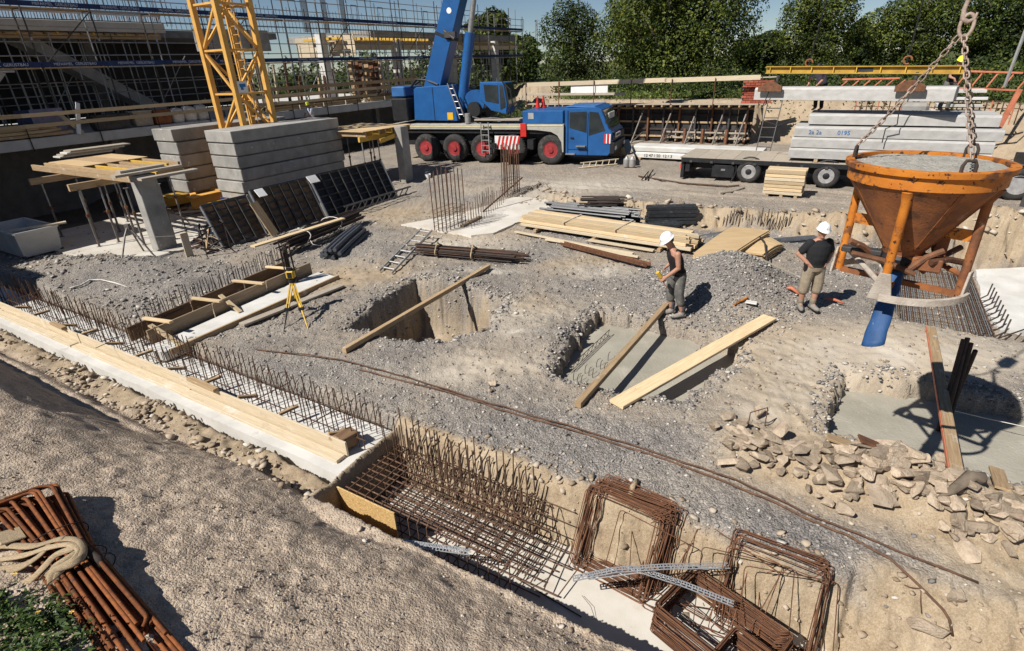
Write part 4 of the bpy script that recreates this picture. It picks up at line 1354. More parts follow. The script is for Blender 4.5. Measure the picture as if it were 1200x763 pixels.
# clutter deeper on the deck: individually stacked boards and beams
for i, (a, b, L, lab) in enumerate(((23.5, -29.6, 3.2, 'low stack of brown beams on the deck by the wooden ladder'), (27.5, -29.8, 4.0, 'stack of site boards on the deck behind the tower ballast'), (32, -29.6, 3.6, 'flat board stack on the deck end beside the crane counterweight'))):
    t = thing('board_stack', lab, 'board stack', S(a, b, DK), 'board stacks on the deck')
    for r in range(4):
        for k in range(3):
            piece('board', S(a - L / 2 + .2 * rnd.random(), b - .25 + k * .25, DK + .06 + r * .09), S(a + L / 2 + .2 * rnd.random(), b - .25 + k * .25, DK + .06 + r * .09), .22, .08, m_wood if (r + k) % 2 else m_wood_new, t)
for i in range(16):
    a = 21.5 + i * 1.05 + .4 * rnd.random()
    b = -30.2 - 2.2 * rnd.random()
    h = rnd.uniform(1.2, 3.2)
    o = piece('shore_post', S(a, b, DK), S(a + rnd.uniform(-.3, .3), b, DK + h), .14, .12, rnd.choice((m_wood_pale, m_rust_mid, m_wood, m_conc_pale)), up=AU, label='upright timber shore standing on the far deck between the props', cat='post', group='upright shores on the far deck')
t = thing('red_shutter', 'reddish brown wall shutter standing on the far deck right of the pale column', 'formwork', S(33, -31.5, DK))
for k in range(7):
    piece('shutter_plank', S(31.4 + k * .5, -31.8, DK + .05), S(31.4 + k * .5, -31.8, DK + 2.6), .47, .06, m_rust_mid if k % 3 else m_wood, t, up=AU)
for z in (.5, 1.2, 1.9):
    piece('waler', S(31.0, -31.68, DK + z), S(34.9, -31.68, DK + z), .08, .1, m_wood_pale, t)
t = thing('deck_barrier', 'brown board barrier across the far deck behind the tower ballast', 'barrier', S(28, -29.0, DK))
for z in (3.1, 3.55, 3.95):
    piece('barrier_board', S(22.0, -29.05, z), S(35.5, -29.05, z + .05), .03, .2, m_wood if z > 3.2 else m_form, t)
for a in np.linspace(22.2, 35.3, 8):
    piece('barrier_post', S(a, -29.1, DK), S(a, -29.1, 4.1), .07, .07, m_wood_grey, t, up=AU)
# wooden ladder leaning at the deck
def ladder(label, p0, p1, side, w, m, rungs=9, r=.022, name='ladder', railw=.07):
    p0, p1, side = Vector(p0), Vector(p1), Vector(side).normalized()
    t = thing(name, label, 'ladder', p0)
    for s_ in (-1, 1):
        piece('rail', p0 + side * s_ * w / 2, p1 + side * s_ * w / 2, .03, railw, m, t, up=side.cross(p1 - p0))
    for i in range(rungs):
        q = (i + .6) / rungs
        c = p0.lerp(p1, q)
        bar('rung', c - side * w / 2, c + side * w / 2, r, m, t)
    return t
ladder('wooden ladder rising from the deck near the crouching worker', S(20.7, -28.75, DK), S(20.9, -29.0, 5.0), AU, .5, m_wood_pale, 8)
# ------------------------------------------------------------------ tower crane mast and ballast
t = thing('tower_crane', 'yellow lattice tower crane mast rising between two concrete ballast stacks', 'tower crane', S(15.2, -21.7, 0))
ca_, cb_, hw = 15.2, -21.75, .72
z0m, z1m = .55, 10.2
corners = [(-1, -1), (1, -1), (1, 1), (-1, 1)]
for sx, sy in corners:
    piece('mast_leg', S(ca_ + sx * hw, cb_ + sy * hw, z0m), S(ca_ + sx * hw, cb_ + sy * hw, z1m), .20, .20, m_crane_y, t, up=AU)
bay = 1.55
nb = 6
for i in range(nb):
    za, zb = 1.0 + i * bay, 1.0 + (i + 1) * bay
    for k in range(4):
        (x0, y0), (x1, y1) = corners[k], corners[(k + 1) % 4]
        p = lambda x, y, z: S(ca_ + x * hw, cb_ + y * hw, z)
        piece('mast_strut', p(x0, y0, za), p(x1, y1, za), .075, .075, m_crane_y, t)
        if (i + k) % 2:
            piece('mast_lacing', p(x0, y0, za), p(x1, y1, zb), .085, .085, m_crane_y, t)
        else:
            piece('mast_lacing', p(x1, y1, za), p(x0, y0, zb), .085, .085, m_crane_y, t)
# inner climbing ladder
for s_ in (-1, 1):
    bar('ladder_rail', S(ca_ + .3, cb_ + .25 * s_, 1), S(ca_ + .3, cb_ + .25 * s_, z1m), .025, m_crane_y, t)
for i in range(30):
    bar('ladder_rung', S(ca_ + .3, cb_ - .25, 1.1 + i * .3), S(ca_ + .3, cb_ + .25, 1.1 + i * .3), .013, m_crane_y, t)
obj('base_cross', MB().ibeam(S(11.9, -21.7, .35), S(18.6, -21.7, .35), .4, .45).ibeam(S(13.6, -25.0, .33), S(13.6, -18.5, .33), .4, .42).ibeam(S(16.9, -25.0, .33), S(16.9, -18.5, .33), .4, .42), m_crane_y, t)
for a, b in ((12.2, -23.4), (12.2, -20.0), (18.2, -23.4), (18.2, -20.0)):
    obj('base_foot', MB().box(S(a, b, .3), (.9, .9, .36), (AU, AV, UP)), m_crane_y2, t, bevel=.02)  # darker ochre than the mast, shade under the ballast put into the colour
sg = obj('sign_plate', MB().box(S(ca_ - hw + .25, cb_ + hw + .12, 4.35), (.42, .03, .42), (AU, AV, UP)), m_white, t, label='small white plate with a blue symbol')
obj('sign_symbol', MB().box(S(ca_ - hw + .25, cb_ + hw + .137, 4.4), (.26, .012, .12), (AU, AV, UP)).box(S(ca_ - hw + .21, cb_ + hw + .137, 4.29), (.12, .012, .1), (AU, AV, UP)), m_ink_blue, sg)
def ballast(label, a0, a1, b0, b1, z0, z1, n, seed, extra=None):
    rs = random.Random(seed)
    t = thing('ballast_stack', label, 'concrete ballast', S((a0 + a1) / 2, (b0 + b1) / 2, z0))
    h = (z1 - z0) / n
    for i in range(n):
        da, db = rs.uniform(-.035, .035), rs.uniform(-.03, .03)
        z = z0 + h * (i + .5)
        mb = MB()
        e = .03
        aa0, aa1, bb0, bb1 = a0 + da, a1 + da, b0 + db, b1 + db
        zl, zh = z - h / 2 + .012, z + h / 2 - .008
        # block with a shallow rebate along its lower edge
        for (q0, q1, ins) in ((zl, zl + .03, .025), (zl + .03, zh, 0)):
            mb.box(S((aa0 + aa1) / 2, (bb0 + bb1) / 2, (q0 + q1) / 2), (aa1 - aa0 - 2 * ins, bb1 - bb0 - 2 * ins, q1 - q0), (AU, AV, UP))
        b = obj('ballast_block', mb, m_conc if i % 2 else m_conc_b, t, bevel=.02)
    return t
m_conc_b = mat('concrete_block_worn', (.35, .333, .308), (.225, .215, .198), 1.8, .9, .35, 35, spots=[((.22, .21, .19), 1.3, .57, .18), ((.55, .53, .50), 6, .64, .05)], stretch=(1, 1, .6))
ballast('narrower stack of five grey ballast blocks left of the tower mast', 12.55, 17.9, -24.12, -22.75, .5, 2.97, 5, 1)
ballast('wider stack of grey ballast blocks in front of the yellow tower mast', 12.63, 17.75, -20.78, -19.2, .28, 2.97, 6, 2)

# ------------------------------------------------------------------ table forms and their columns
def column(label, a0, a1, b0, b1, z0, z1):
    mb = MB().box(S((a0 + a1) / 2, (b0 + b1) / 2, (z0 + z1) / 2), (a1 - a0, b1 - b0, z1 - z0), (AU, AV, UP))
    return obj('concrete_column', mb, m_conc, label=label, cat='column', bevel=.015)
column('free standing grey concrete column beside the nearest table form', 8.2, 8.78, -17.78, -17.42, -.05, 2.28)
obj('floor_pad', MB().box(S(9.0, -20.2, -.02), (4.4, 6.6, .16), (AU, AV, UP)), m_blind, kind='structure')
t = thing('table_form', 'timber table form of girders and plywood beside the free standing column', 'formwork', S(7.6, -19, 0))
for b in (-22.4, -19.8):
    piece('main_girder', S(7.42, b, 1.93), S(10.9, b, 1.93), .10, .2, m_wood, t)
for i in range(7):
    a = 8.35 + i * .38
    piece('cross_girder', S(a, -24.4, 2.13), S(a, -17.95 if i < 3 else -19.4, 2.13), .08, .19, m_yellow_beam if i % 3 == 2 else m_wood, t)
for i in range(3):
    piece('plywood_sheet', S(8.75 + i * .7, -22.9, 2.245), S(9.42 + i * .7, -22.9, 2.245), 2.5, .022, m_wood if i % 2 else m_ply, t)
for (a0, a1, b, z) in ((7.7, 9.6, -17.55, 2.35), (7.95, 9.2, -17.75, 2.42), (8.2, 9.9, -17.25, 2.2)):
    piece('capping_board', S(a0, b, z), S(a1, b, z), .28, .07, m_wood_grey, t)
for i in range(4):
    piece('loose_panel', S(9.4 + .1 * i, -25.1 + i * .08, 2.29 + i * .06), S(11.2 + .2 * i, -25.1 + i * .08, 2.29 + i * .06), .55, .05, m_wood_grey if i % 2 else m_conc_pale, t)
# rusty mesh bundle hanging at the deck edge
spots = [S(7.7, -22.4, .06), S(8.7, -22.4, .06), S(9.8, -22.35, .06), S(10.6, -22.4, .06), S(7.65, -19.8, .06), S(8.2, -19.75, .06), S(8.8, -19.85, .06), S(9.6, -19.8, .06), S(10.4, -19.8, .06), S(8.4, -18.6, .06), S(9.2, -18.3, .06), S(8.9, -21.1, .06), S(9.9, -20.9, .06), S(8.1, -20.9, .06)]
props(spots, 1.77, 'grimy steel prop carrying the table form near the free standing column', 'props under the nearest table form')
t = thing('folding_tripod', 'grey steel tripod stand for a prop on the pale floor pad', 'tripod', S(7.3, -17.0, .06))
ap = S(7.55, -17.35, 1.0)
for q in (S(6.9, -17.0, .06), S(7.75, -16.75, .06), S(8.0, -17.9, .06)):
    mb = MB().path([ap, ap.lerp(q, .3) + Vector((0, 0, .06)), q], .026, 6)
    obj('leg', mb, m_prop, t, smooth=True)
obj('clamp', MB().box(ap, (.12, .12, .14)), m_prop, t)
column('concrete column standing at the corner of the table form beside the crane tyres', 19.35, 19.85, -17.6, -17.17, 0, 2.46)
t = thing('table_form', 'plywood topped table form beside the rear tyres of the blue crane', 'formwork', S(19.6, -18.5, 0))
for b in (-20.1, -17.9):
    piece('main_girder', S(17.5, b, 2.12), S(20.6, b, 2.12), .1, .2, m_yellow_beam, t)
for i in range(8):
    a = 17.6 + i * .40
    piece('cross_girder', S(a, -20.6, 2.32), S(a, -17.55, 2.32), .08, .19, m_yellow_beam if i % 3 else m_wood, t)
for i in range(4):
    piece('plywood_sheet', S(17.45 + i * .78, -19.1, 2.44), S(18.2 + i * .78, -19.1, 2.44), 3.1, .022, m_ply, t)
piece('loose_girder', S(18.2, -17.4, 2.0), S(20.2, -17.7, 2.16), .1, .18, m_yellow_beam, t)
spots = [S(17.8, -20.0, .02), S(18.9, -20.1, .02), S(20.2, -20.0, .02), S(17.7, -17.95, .02), S(18.6, -17.9, .02), S(19.2, -18.8, .02), S(20.4, -18.2, .02)]
props(spots, 2.0, 'steel prop under the table form beside the crane tyres', 'props under the table form by the crane')
bk = thing('bucket', 'small pale bucket on the ground at the foot of the column by the crane', 'bucket', S(20.2, -16.6, .02))
c = S(20.2, -16.6, .02)
obj('bucket_body', MB().lathe([(.11, 0), (.15, .30), (.14, .30), (.105, .02), (.001, .02)], c, 14), m_white, bk, smooth=True)
obj('bucket_handle', MB().path([c + Vector((math.cos(q) * .15, .02, .30 + math.sin(q) * .1)) for q in np.linspace(0, math.pi, 8)], .005, 4), m_steel, bk)

# ------------------------------------------------------------------ steel shutters leaning on the ballast
def shutter(label, a0, a1, b0, z0, b1, z1, nrib, m=None, bars=6):
    t = thing('steel_shutter', label, 'formwork panel', S((a0 + a1) / 2, b0, z0), 'steel shutters leaning on the ballast')
    lo0, lo1, hi0, hi1 = S(a0, b0, z0), S(a1, b0, z0), S(a0, b1, z1), S(a1, b1, z1)
    d = (hi0 - lo0).normalized()
    nrm = AU.cross(d).normalized()
    if nrm.dot(AV) < 0:
        nrm = -nrm
    mid = (lo0 + hi1) / 2
    obj('facing_sheet', MB().box(mid - nrm * .06, (a1 - a0, (hi0 - lo0).length, .02), (AU, d, nrm)), m or m_form, t)
    for p, q in ((lo0, lo1), (hi0, hi1)):
        piece('frame_bar', p, q, .09, .06, m_steel_dark, t, up=nrm)
    for i in range(nrib + 1):
        a = a0 + (a1 - a0) * i / nrib
        piece('frame_bar' if i in (0, nrib) else 'rib', S(a, b0, z0) , S(a, b1, z1), .05, .085, m_steel if i in (0, nrib) else m_steel_dark, t, up=nrm)
    for k in range(1, bars):
        q = k / bars
        piece('cross_rib', lo0.lerp(hi0, q) - nrm * .012, lo1.lerp(hi1, q) - nrm * .012, .04, .05, m_steel_dark, t, up=nrm)
    return t
shutter('dark steel shutter with ladder ribs lowest in the row leaning on the ballast', 9.3, 10.86, -15.9, .05, -16.5, 1.25, 4)
shutter('wide dark steel shutter with thin pale ribs leaning against the ballast stack', 10.9, 13.2, -15.75, .05, -16.35, 1.4, 6)
shutter('large black faced steel shutter leaning at the end nearest the table form', 13.24, 16.9, -15.6, .05, -16.25, 1.45, 8, m_black)
t = thing('brown_board', 'short brown board propped upright on the leaning steel shutters', 'board', S(10.8, -15.8, .1))
piece('board_body', S(10.95, -15.6, .05), S(10.75, -16.05, 1.1), .28, .05, m_wood, t, up=AV)
ladder('thin steel ladder lying along the foot of the black steel shutter', S(13.6, -15.25, .25), S(17.2, -15.2, .28), (AV * .6 + UP * .8), .4, m_steel_dark, 11)
for i, (a, b, z, s_) in enumerate(((13.3, -16.72, 1.42, .4), (11.2, -16.8, 1.36, .3))):
    obj('cloth_scrap', MB().box(S(a, b + .6, z - .05), (s_, .3, .03), (AU, (AV * .7 - UP * .7).normalized(), (AV * .7 + UP * .7).normalized())), m_white, label=('larger' if i == 0 else 'smaller') + ' pale cloth scrap draped over the leaning steel shutters', cat='cloth')
# long plank on a bundle of dark bars in front of the shutters
plank_z = .55
p0, p1 = at(296, 289, .52), at(402, 256, .50)
piece('long_plank', p0, p1, .2, .045, m_wood_new, label='long thin plank lying on the dark bar bundles by the shutters', cat='plank')
t = thing('bar_bundle', 'thick bundle of dark bars tied with white straps below the leaning shutters', 'bar bundle', at(365, 275, 0))
q0, q1 = onG(335, 297, .14), onG(420, 262, .16)
dx = (q1 - q0).normalized()
sd = dx.cross(UP)
for i in range(26):
    o1, o2 = rnd.uniform(-.3, .3), rnd.uniform(0, .3)
    e = rnd.uniform(-.2, .2)
    bar('bar', q0 + sd * o1 + UP * o2 + dx * e, q1 + sd * o1 * .8 + UP * o2 + dx * e, .022, m_rust_dark, t)
for q in (.2, .62):
    c = q0.lerp(q1, q)
    obj('strap', MB().path([c + sd * math.cos(k) * (.36 + .05 * math.sin(3 * k)) + UP * (.15 + .25 * math.sin(k)) + dx * .06 * math.sin(2 * k) for k in np.linspace(0, 6.283, 20)[:-1]], .014, 5, closed=True).path([c + sd * .34 + UP * .1, c + sd * .5 - dx * .1, c + sd * .62 - UP * .1 + dx * .1, c + sd * .5 - UP * .12 + dx * .25], .012, 5), m_bag, t, smooth=2)
for (u0, u1) in ((( 380, 306), (428, 272)),):
    t = thing('pipe_bundle', 'bundle of dark grey plastic pipes lying on gravel beside the bar bundle', 'pipe bundle', onG(400, 292))
    q0, q1 = onG(389, 304, .06), onG(417, 275, .06)
    dx = (q1 - q0).normalized()
    sd = dx.cross(UP)
    k = 0
    for r, cnt in ((0, 6), (1, 5), (2, 3)):
        for i in range(cnt):
            o1 = (i - (cnt - 1) / 2) * .125
            e = rnd.uniform(-.12, .12)
            bend = [q0 + sd * o1 + UP * (r * .11) + dx * e, q0.lerp(q1, .5) + sd * (o1 + .02) + UP * (r * .11), q1 + sd * (o1 * .9 + .10) + UP * (r * .11) + dx * e]
            obj('pipe', MB().path(bend, .058, 9), m_plastic_grey, t, smooth=True)

# rubbish frame and mortar tub near the building
t = thing('mortar_tub', 'grey square mortar tub marked A5 with a plank across its rim', 'tub', onG(40, 300))
z0 = .0
mb = MB()
c = S(6.4, -21.75, 0)
a0, a1, b0, b1, h = 5.95, 7.05, -22.9, -20.6, .80
lo = [(a0 + .06, b0 + .2), (a1 - .05, b0 + .2), (a1 - .05, b1 - .12), (a0 + .06, b1 - .12)]
hi = [(a0, b0), (a1, b0), (a1, b1), (a0, b1)]
w = .035
ihi = [(a0 + w, b0 + w), (a1 - w, b0 + w), (a1 - w, b1 - w), (a0 + w, b1 - w)]
ilo = [(a0 + w + .06, b0 + w + .2), (a1 - w - .05, b0 + w + .2), (a1 - w - .05, b1 - w - .12), (a0 + w + .06, b1 - w - .12)]
vs = [S(*p, .06) for p in lo] + [S(*p, h) for p in hi] + [S(*p, h) for p in ihi] + [S(*p, .35) for p in ilo]
fs = [(3, 2, 1, 0)]
for k in (0, 4, 8):
    for i in range(4):
        j = (i + 1) % 4
        fs.append((k + i, k + j, k + 4 + j, k + 4 + i))
fs.append((12, 13, 14, 15))
mb.add(vs, fs)
obj('tub_body', mb, m_conc_pale, t)
rim = MB()
for i in range(4):
    rim.beam(S(*hi[i], h), S(*hi[(i + 1) % 4], h), .07, .05)
obj('rim', rim, m_conc_pale, t)
for q in lo:
    piece('foot', S(*q, -.05), S(*q, .1), .08, .08, m_steel_dark, t, up=AU)
nX = (S(lo[2][0], lo[2][1]) - S(lo[3][0], lo[3][1])).normalized()
nrmv = AV
upv = (S(hi[3][0], hi[3][1], h) - S(lo[3][0], lo[3][1], .06)).normalized()
lettering('A5', .42, m_ink, S(6.5, -20.675 + .012, .43) , AU, upv, t)
piece('plank', S(6.0, -21.0, h + .06), S(7.3, -20.55, h + .06), .18, .05, m_wood_pale, label='wooden plank lying across the rim of the A5 mortar tub', cat='plank')
t = thing('waste_frame', 'low rusty frame heaped with scrap beside the free standing column', 'scrap heap', onG(240, 290))
c = onG(240, 288)
for px, py in ((222, 283), (243, 301), (270, 291), (249, 275)):
    p = onG(px, py)
    bar('frame_post', p, p + UP * .85, .018, m_rust_dark, t)
pp = [onG(222, 283) + UP * .8, onG(243, 301) + UP * .8, onG(270, 291) + UP * .8, onG(249, 275) + UP * .8]
for i in range(4):
    bar('frame_bar', pp[i], pp[(i + 1) % 4], .016, m_rust_dark, t)
for i in range(34):
    q = pp[0].lerp(pp[2], rnd.random()).lerp(pp[1].lerp(pp[3], rnd.random()), .5) - UP * rnd.uniform(.3, .85)
    d = Vector((rnd.uniform(-1, 1), rnd.uniform(-1, 1), rnd.uniform(-.5, .6))).normalized() * rnd.uniform(.2, .45)
    bar('scrap_bar', q - d, q + d, rnd.choice((.012, .02, .03)), rnd.choice((m_rust_dark, m_rust, m_steel_dark, m_wood)), t)
p = onG(223, 301)
piece('upright_board', p - UP * .1, p + UP * .72, .22, .04, m_wood_pale, label='pale board standing upright in gravel beside the scrap frame', cat='board', up=AV)
for (x0, y0, x1, y1, lab, m, w) in ((206, 252, 262, 246, 'flat pale board on the ground under the ballast overhang', m_wood_pale, .3), (225, 262, 282, 258, 'grey scrap board lying beyond the rusty scrap frame', m_wood_grey, .25), (262, 272, 290, 262, 'short site board near the foot of the first leaning shutter', m_wood, .2)):
    piece('scrap_board', onG(x0, y0, .06), onG(x1, y1, .06), w, .04, m, label=lab, cat='board')
t = obj('orange_sheet', MB().box(onG(212, 247, .04), (.4, .3, .04), (AU, AV, UP)), m_orange_rust, label='orange plastic scraps lying under the overhang of the ballast stack', cat='plastic scraps')
obj('blue_crate', MB().box(S(13.0, -20.9 + .3, .2), (.8, .5, .6), (AU, AV, UP)), m_blue_sign, label='dark blue crate in the shade between the ballast stacks', cat='crate', bevel=.01)
# ------------------------------------------------------------------ the mobile crane
CO = at(645, 193, .27)                      # ground under the outer face of the front visible tyre
CX = Vector((.924, -.383, 0)).normalized()  # towards the cab
CY = Vector((.383, .924, 0)).normalized()   # away from the camera
def K(x, y, z):
    return CO + CX * x + CY * y + UP * z
CAX = (CX, CY, UP)
mc = thing('mobile_crane', 'blue mobile crane with five red hubbed axles and raised telescopic boom', 'mobile crane', K(-3, 1.3, 0))
# chassis
obj('chassis', MB().box(K(-3.6, 1.37, 1.15), (10.6, 1.9, .75), CAX).box(K(-4.2, 1.37, 1.50), (9.6, 2.55, .2), CAX), m_black, mc, bevel=.02)
obj('deck', MB().box(K(-4.65, 1.37, 1.72), (8.7, 2.75, .24), CAX), m_grey_paint, mc, bevel=.02)
obj('deck_stripe', MB().box(K(-4.5, -.012, 1.74), (8.4, .012, .05), CAX), m_cream, mc)
for i in range(7):
    piece('deck_plate', K(-8.8 + i * 1.1, .5 + .9, 1.853), K(-7.75 + i * 1.1, .5 + .9, 1.853), 2.5, .02, m_grey_paint, mc)
R_w = .685
def tyre(x, y0, nm='wheel'):
    """one wheel: tyre ring and dished red hub, axis along CY"""
    ax = (CX, UP, CY)
    c = K(x, y0, R_w)
    wheel = obj('wheel', MB().lathe([(.36, .02), (.40, -.0), (.50, -.015), (.60, .0), (.665, .04), (.685, .10), (.685, .34), (.665, .42), (.6, .45), (.4, .45), (.36, .42)], c, 36, ax, True), m_rubber, mc, smooth=True)
    obj('rim', MB().lathe([(.365, .03), (.365, .01), (.33, .02), (.30, .10), (.22, .115), (.20, .06), (.14, .05), (.13, -.02), (.06, -.03), (.001, -.03)], c, 28, ax), m_red_hub, wheel, smooth=True)
    nb = MB()
    for k in range(10):
        a = k * math.tau / 10
        q = c + CX * .245 * math.cos(a) + UP * .245 * math.sin(a) + CY * .085
        nb.tube(q, q - CY * .04, .018, 6)
    obj('wheel_nuts', nb, m_hub, wheel)
    tr = MB()
    for k in range(36):
        a = (k + .5) * math.tau / 36
        q = c + (CX * math.cos(a) + UP * math.sin(a)) * .687
        tr.box(q + CY * .22, (.05, .02, .30), (CX * -math.sin(a) + UP * math.cos(a), CX * math.cos(a) + UP * math.sin(a), CY))
    obj('tread', tr, m_rubber, wheel)
for x in (-6.87, -5.19, -3.58, -1.97, 0):
    tyre(x, 0.0)
    tyre(x, 2.3)
    obj('axle', MB().tube(K(x, .35, R_w), K(x, 2.4, R_w), .12, 8), m_black, mc)
# front box and cab
obj('engine_box', MB().box(K(-.42, 1.37, 2.16), (2.04, 2.5, .58), CAX), m_blue, mc, bevel=.03)
obj('fender', MB().prism([(-1.4, 1.78), (-1.4, 1.62), (-.72, 1.60), (-.3, 1.56), (.05, 1.52), (.36, 1.36), (.56, 1.05), (.6, .6), (.66, .6), (.66, 1.87), (-1.4, 1.87)], -.10, K(0, -.02, 0), CX, UP), m_grey_paint, mc)
obj('fender_stripe', MB().box(K(-.38, -.028, 1.80), (2.0, .012, .045), CAX), m_cream, mc)
obj('red_plate', MB().box(K(-1.34, -.06, 1.60), (.30, .06, .62), CAX), m_red, mc, bevel=.01)
obj('side_vent', MB().box(K(-1.0, .108, 2.22), (.28, .02, .28), CAX), m_alu, mc)
prof = [(.68, .45), (2.78, .45), (2.93, .62), (2.96, 1.48), (2.80, 1.64), (2.42, 2.48), (2.15, 2.60), (.68, 2.54)]
obj('cab', MB().prism(prof, -2.45, K(0, .1, 0), CX, UP), m_blue, mc, bevel=.03)
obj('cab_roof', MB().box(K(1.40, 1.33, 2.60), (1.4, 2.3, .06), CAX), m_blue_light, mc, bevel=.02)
gl = obj('side_window', MB().prism([(.92, 1.70), (1.74, 1.48), (1.74, 2.40), (.92, 2.38)], -.02, K(0, .085, 0), CX, UP), m_glass, mc)
obj('side_window', MB().prism([(1.86, 1.36), (2.62, 1.58), (2.28, 2.36), (1.86, 2.40)], -.02, K(0, .085, 0), CX, UP), m_glass, mc)
obj('windscreen', MB().add([K(2.825, .22, 1.66), K(2.825, 2.43, 1.66), K(2.46, 2.43, 2.44), K(2.46, .22, 2.44), K(2.80, .22, 1.66), K(2.80, 2.43, 1.66), K(2.435, 2.43, 2.44), K(2.435, .22, 2.44)],
    [(0, 1, 2, 3), (7, 6, 5, 4), (0, 4, 5, 1), (1, 5, 6, 2), (2, 6, 7, 3), (3, 7, 4, 0)]), m_glass, mc)
obj('sun_visor', MB().box(K(2.62, 1.3, 2.12), (.06, 1.2, .35), CAX), m_conc_pale, mc)
obj('door_line', MB().box(K(.84, .085, 1.5), (.025, .02, 1.9), CAX).box(K(1.80, .085, 1.4), (.02, .02, 1.9), CAX).box(K(1.3, .09, .72), (.9, .012, .02), CAX), m_black, mc)
obj('door_handle', MB().box(K(1.05, .07, 1.25), (.16, .04, .05), CAX), m_black, mc)
for z in (.62, .98):
    obj('cab_step', MB().box(K(1.5 if z > .7 else 1.0, .02, z - .1), (.45, .18, .05), CAX), m_steel, mc)
obj('bumper', MB().box(K(2.98, 1.33, .80), (.22, 2.5, .5), CAX).box(K(2.99, 1.33, 1.30), (.12, 2.3, .28), CAX), m_black, mc, bevel=.02)
pl = obj('number_plate', MB().box(K(3.06, .9, 1.34), (.02, 1.1, .2), CAX), m_white, mc)
obj('plate_print', MB().box(K(3.073, .9, 1.34), (.006, .8, .09), CAX), m_ink, pl)
for i in range(4):
    obj('warning_stripe', MB().box(K(2.62 + .08 * i, .082, 1.22), (.055, .02, .42), CAX), m_red if i % 2 == 0 else m_white, mc)
for y in (.3, 2.3):
    obj('headlight', MB().box(K(3.10, y, .80), (.05, .3, .16), CAX), m_white, mc, bevel=.01)
obj('mirror', MB().box(K(2.75, -.18, 2.1), (.1, .18, .38), CAX).tube(K(2.45, .1, 2.42), K(2.75, -.15, 2.3), .02, 6), m_black, mc)
# outrigger beam with hazard plate
obj('outrigger_box', MB().box(K(-2.7, .9, .95), (.35, 2.2, .45), CAX).box(K(-.95, .9, .95), (.3, 2.2, .45), CAX), m_black, mc)
og = obj('hazard_plate', MB().box(K(-1.95, -.72, 1.10), (1.25, .03, .62), (CX, CY, (UP - CX * .0).normalized())), m_white, mc)
for i in range(6):
    obj('red_stripe', MB().prism([(-2.50 + i * .2, .80), (-2.40 + i * .2, .80), (-2.25 + i * .2, 1.40), (-2.35 + i * .2, 1.40)], -.004, K(0, -.741, 0), CX, UP).v and MB().prism([(-2.50 + i * .2, .80), (-2.40 + i * .2, .80), (-2.25 + i * .2, 1.40), (-2.35 + i * .2, 1.40)], .008, K(0, -.736, 0), CX, UP), m_red, og)
obj('hazard_arm', MB().box(K(-2.6, -.4, .95), (.2, 1.0, .25), CAX), m_black, mc)
# ladder on the flank
for x in (-3.55, -3.15):
    obj('flank_ladder_rail', MB().beam(K(x, -.14, .45), K(x, -.14, 1.95), .05, .035, CX), m_alu, mc)
for i in range(6):
    obj('flank_ladder_rung', MB().beam(K(-3.55, -.14, .62 + i * .25), K(-3.15, -.14, .62 + i * .25), .04, .03), m_alu, mc)
# superstructure
obj('slew_ring', MB().tube(K(-5.0, 1.37, 1.86), K(-5.0, 1.37, 2.1), .75, 24), m_black, mc)
obj('engine_house', MB().prism([(-7.52, 2.02), (-5.02, 1.98), (-5.05, 2.6), (-5.42, 3.66), (-7.25, 3.60), (-7.40, 3.5)], -1.0, K(0, .25, 0), CX, UP), m_blue, mc, bevel=.03)
obj('house_seam', MB().box(K(-6.3, .243, 2.8), (.02, .02, 1.6), CAX), m_black, mc)
obj('yellow_label', MB().box(K(-5.4, .243, 2.22), (.32, .02, .34), CAX), m_lbl_yellow, mc)
obj('house_rail', MB().path([K(-5.4, .2, 3.75), K(-5.1, .2, 2.9), K(-4.85, .2, 2.1)], .035, 6).path([K(-5.15, .2, 3.7), K(-4.85, .2, 2.9), K(-4.6, .2, 2.2)], .035, 6), m_steel, mc)
for i in range(5):
    obj('house_rung', MB().tube(K(-5.32 + i * .11, .2, 3.5 - i * .3), K(-5.07 + i * .11, .2, 3.5 - i * .3), .02, 6), m_steel, mc)
obj('counterweight', MB().box(K(-8.2, 1.3, 2.55), (.95, 2.6, 1.1), CAX), m_black, mc, bevel=.05)
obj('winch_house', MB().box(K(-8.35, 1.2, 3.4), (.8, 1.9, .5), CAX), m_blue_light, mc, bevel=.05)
obj('winch_pipes', MB().path([K(-7.9, .9, 3.6), K(-7.5, .8, 3.95), K(-6.9, .8, 3.9), K(-6.2, .7, 3.68)], .06, 6).path([K(-7.9, 1.3, 3.7), K(-7.2, 1.2, 4.05), K(-6.4, 1.2, 3.85)], .05, 6), m_black, mc, smooth=True)
obj('turntable_frame', MB().prism([(-7.3, 2.1), (-3.9, 2.1), (-3.9, 2.7), (-4.6, 3.3), (-6.8, 3.85), (-7.3, 3.85)], -1.2, K(0, 1.3, 0), CX, UP), m_black, mc)
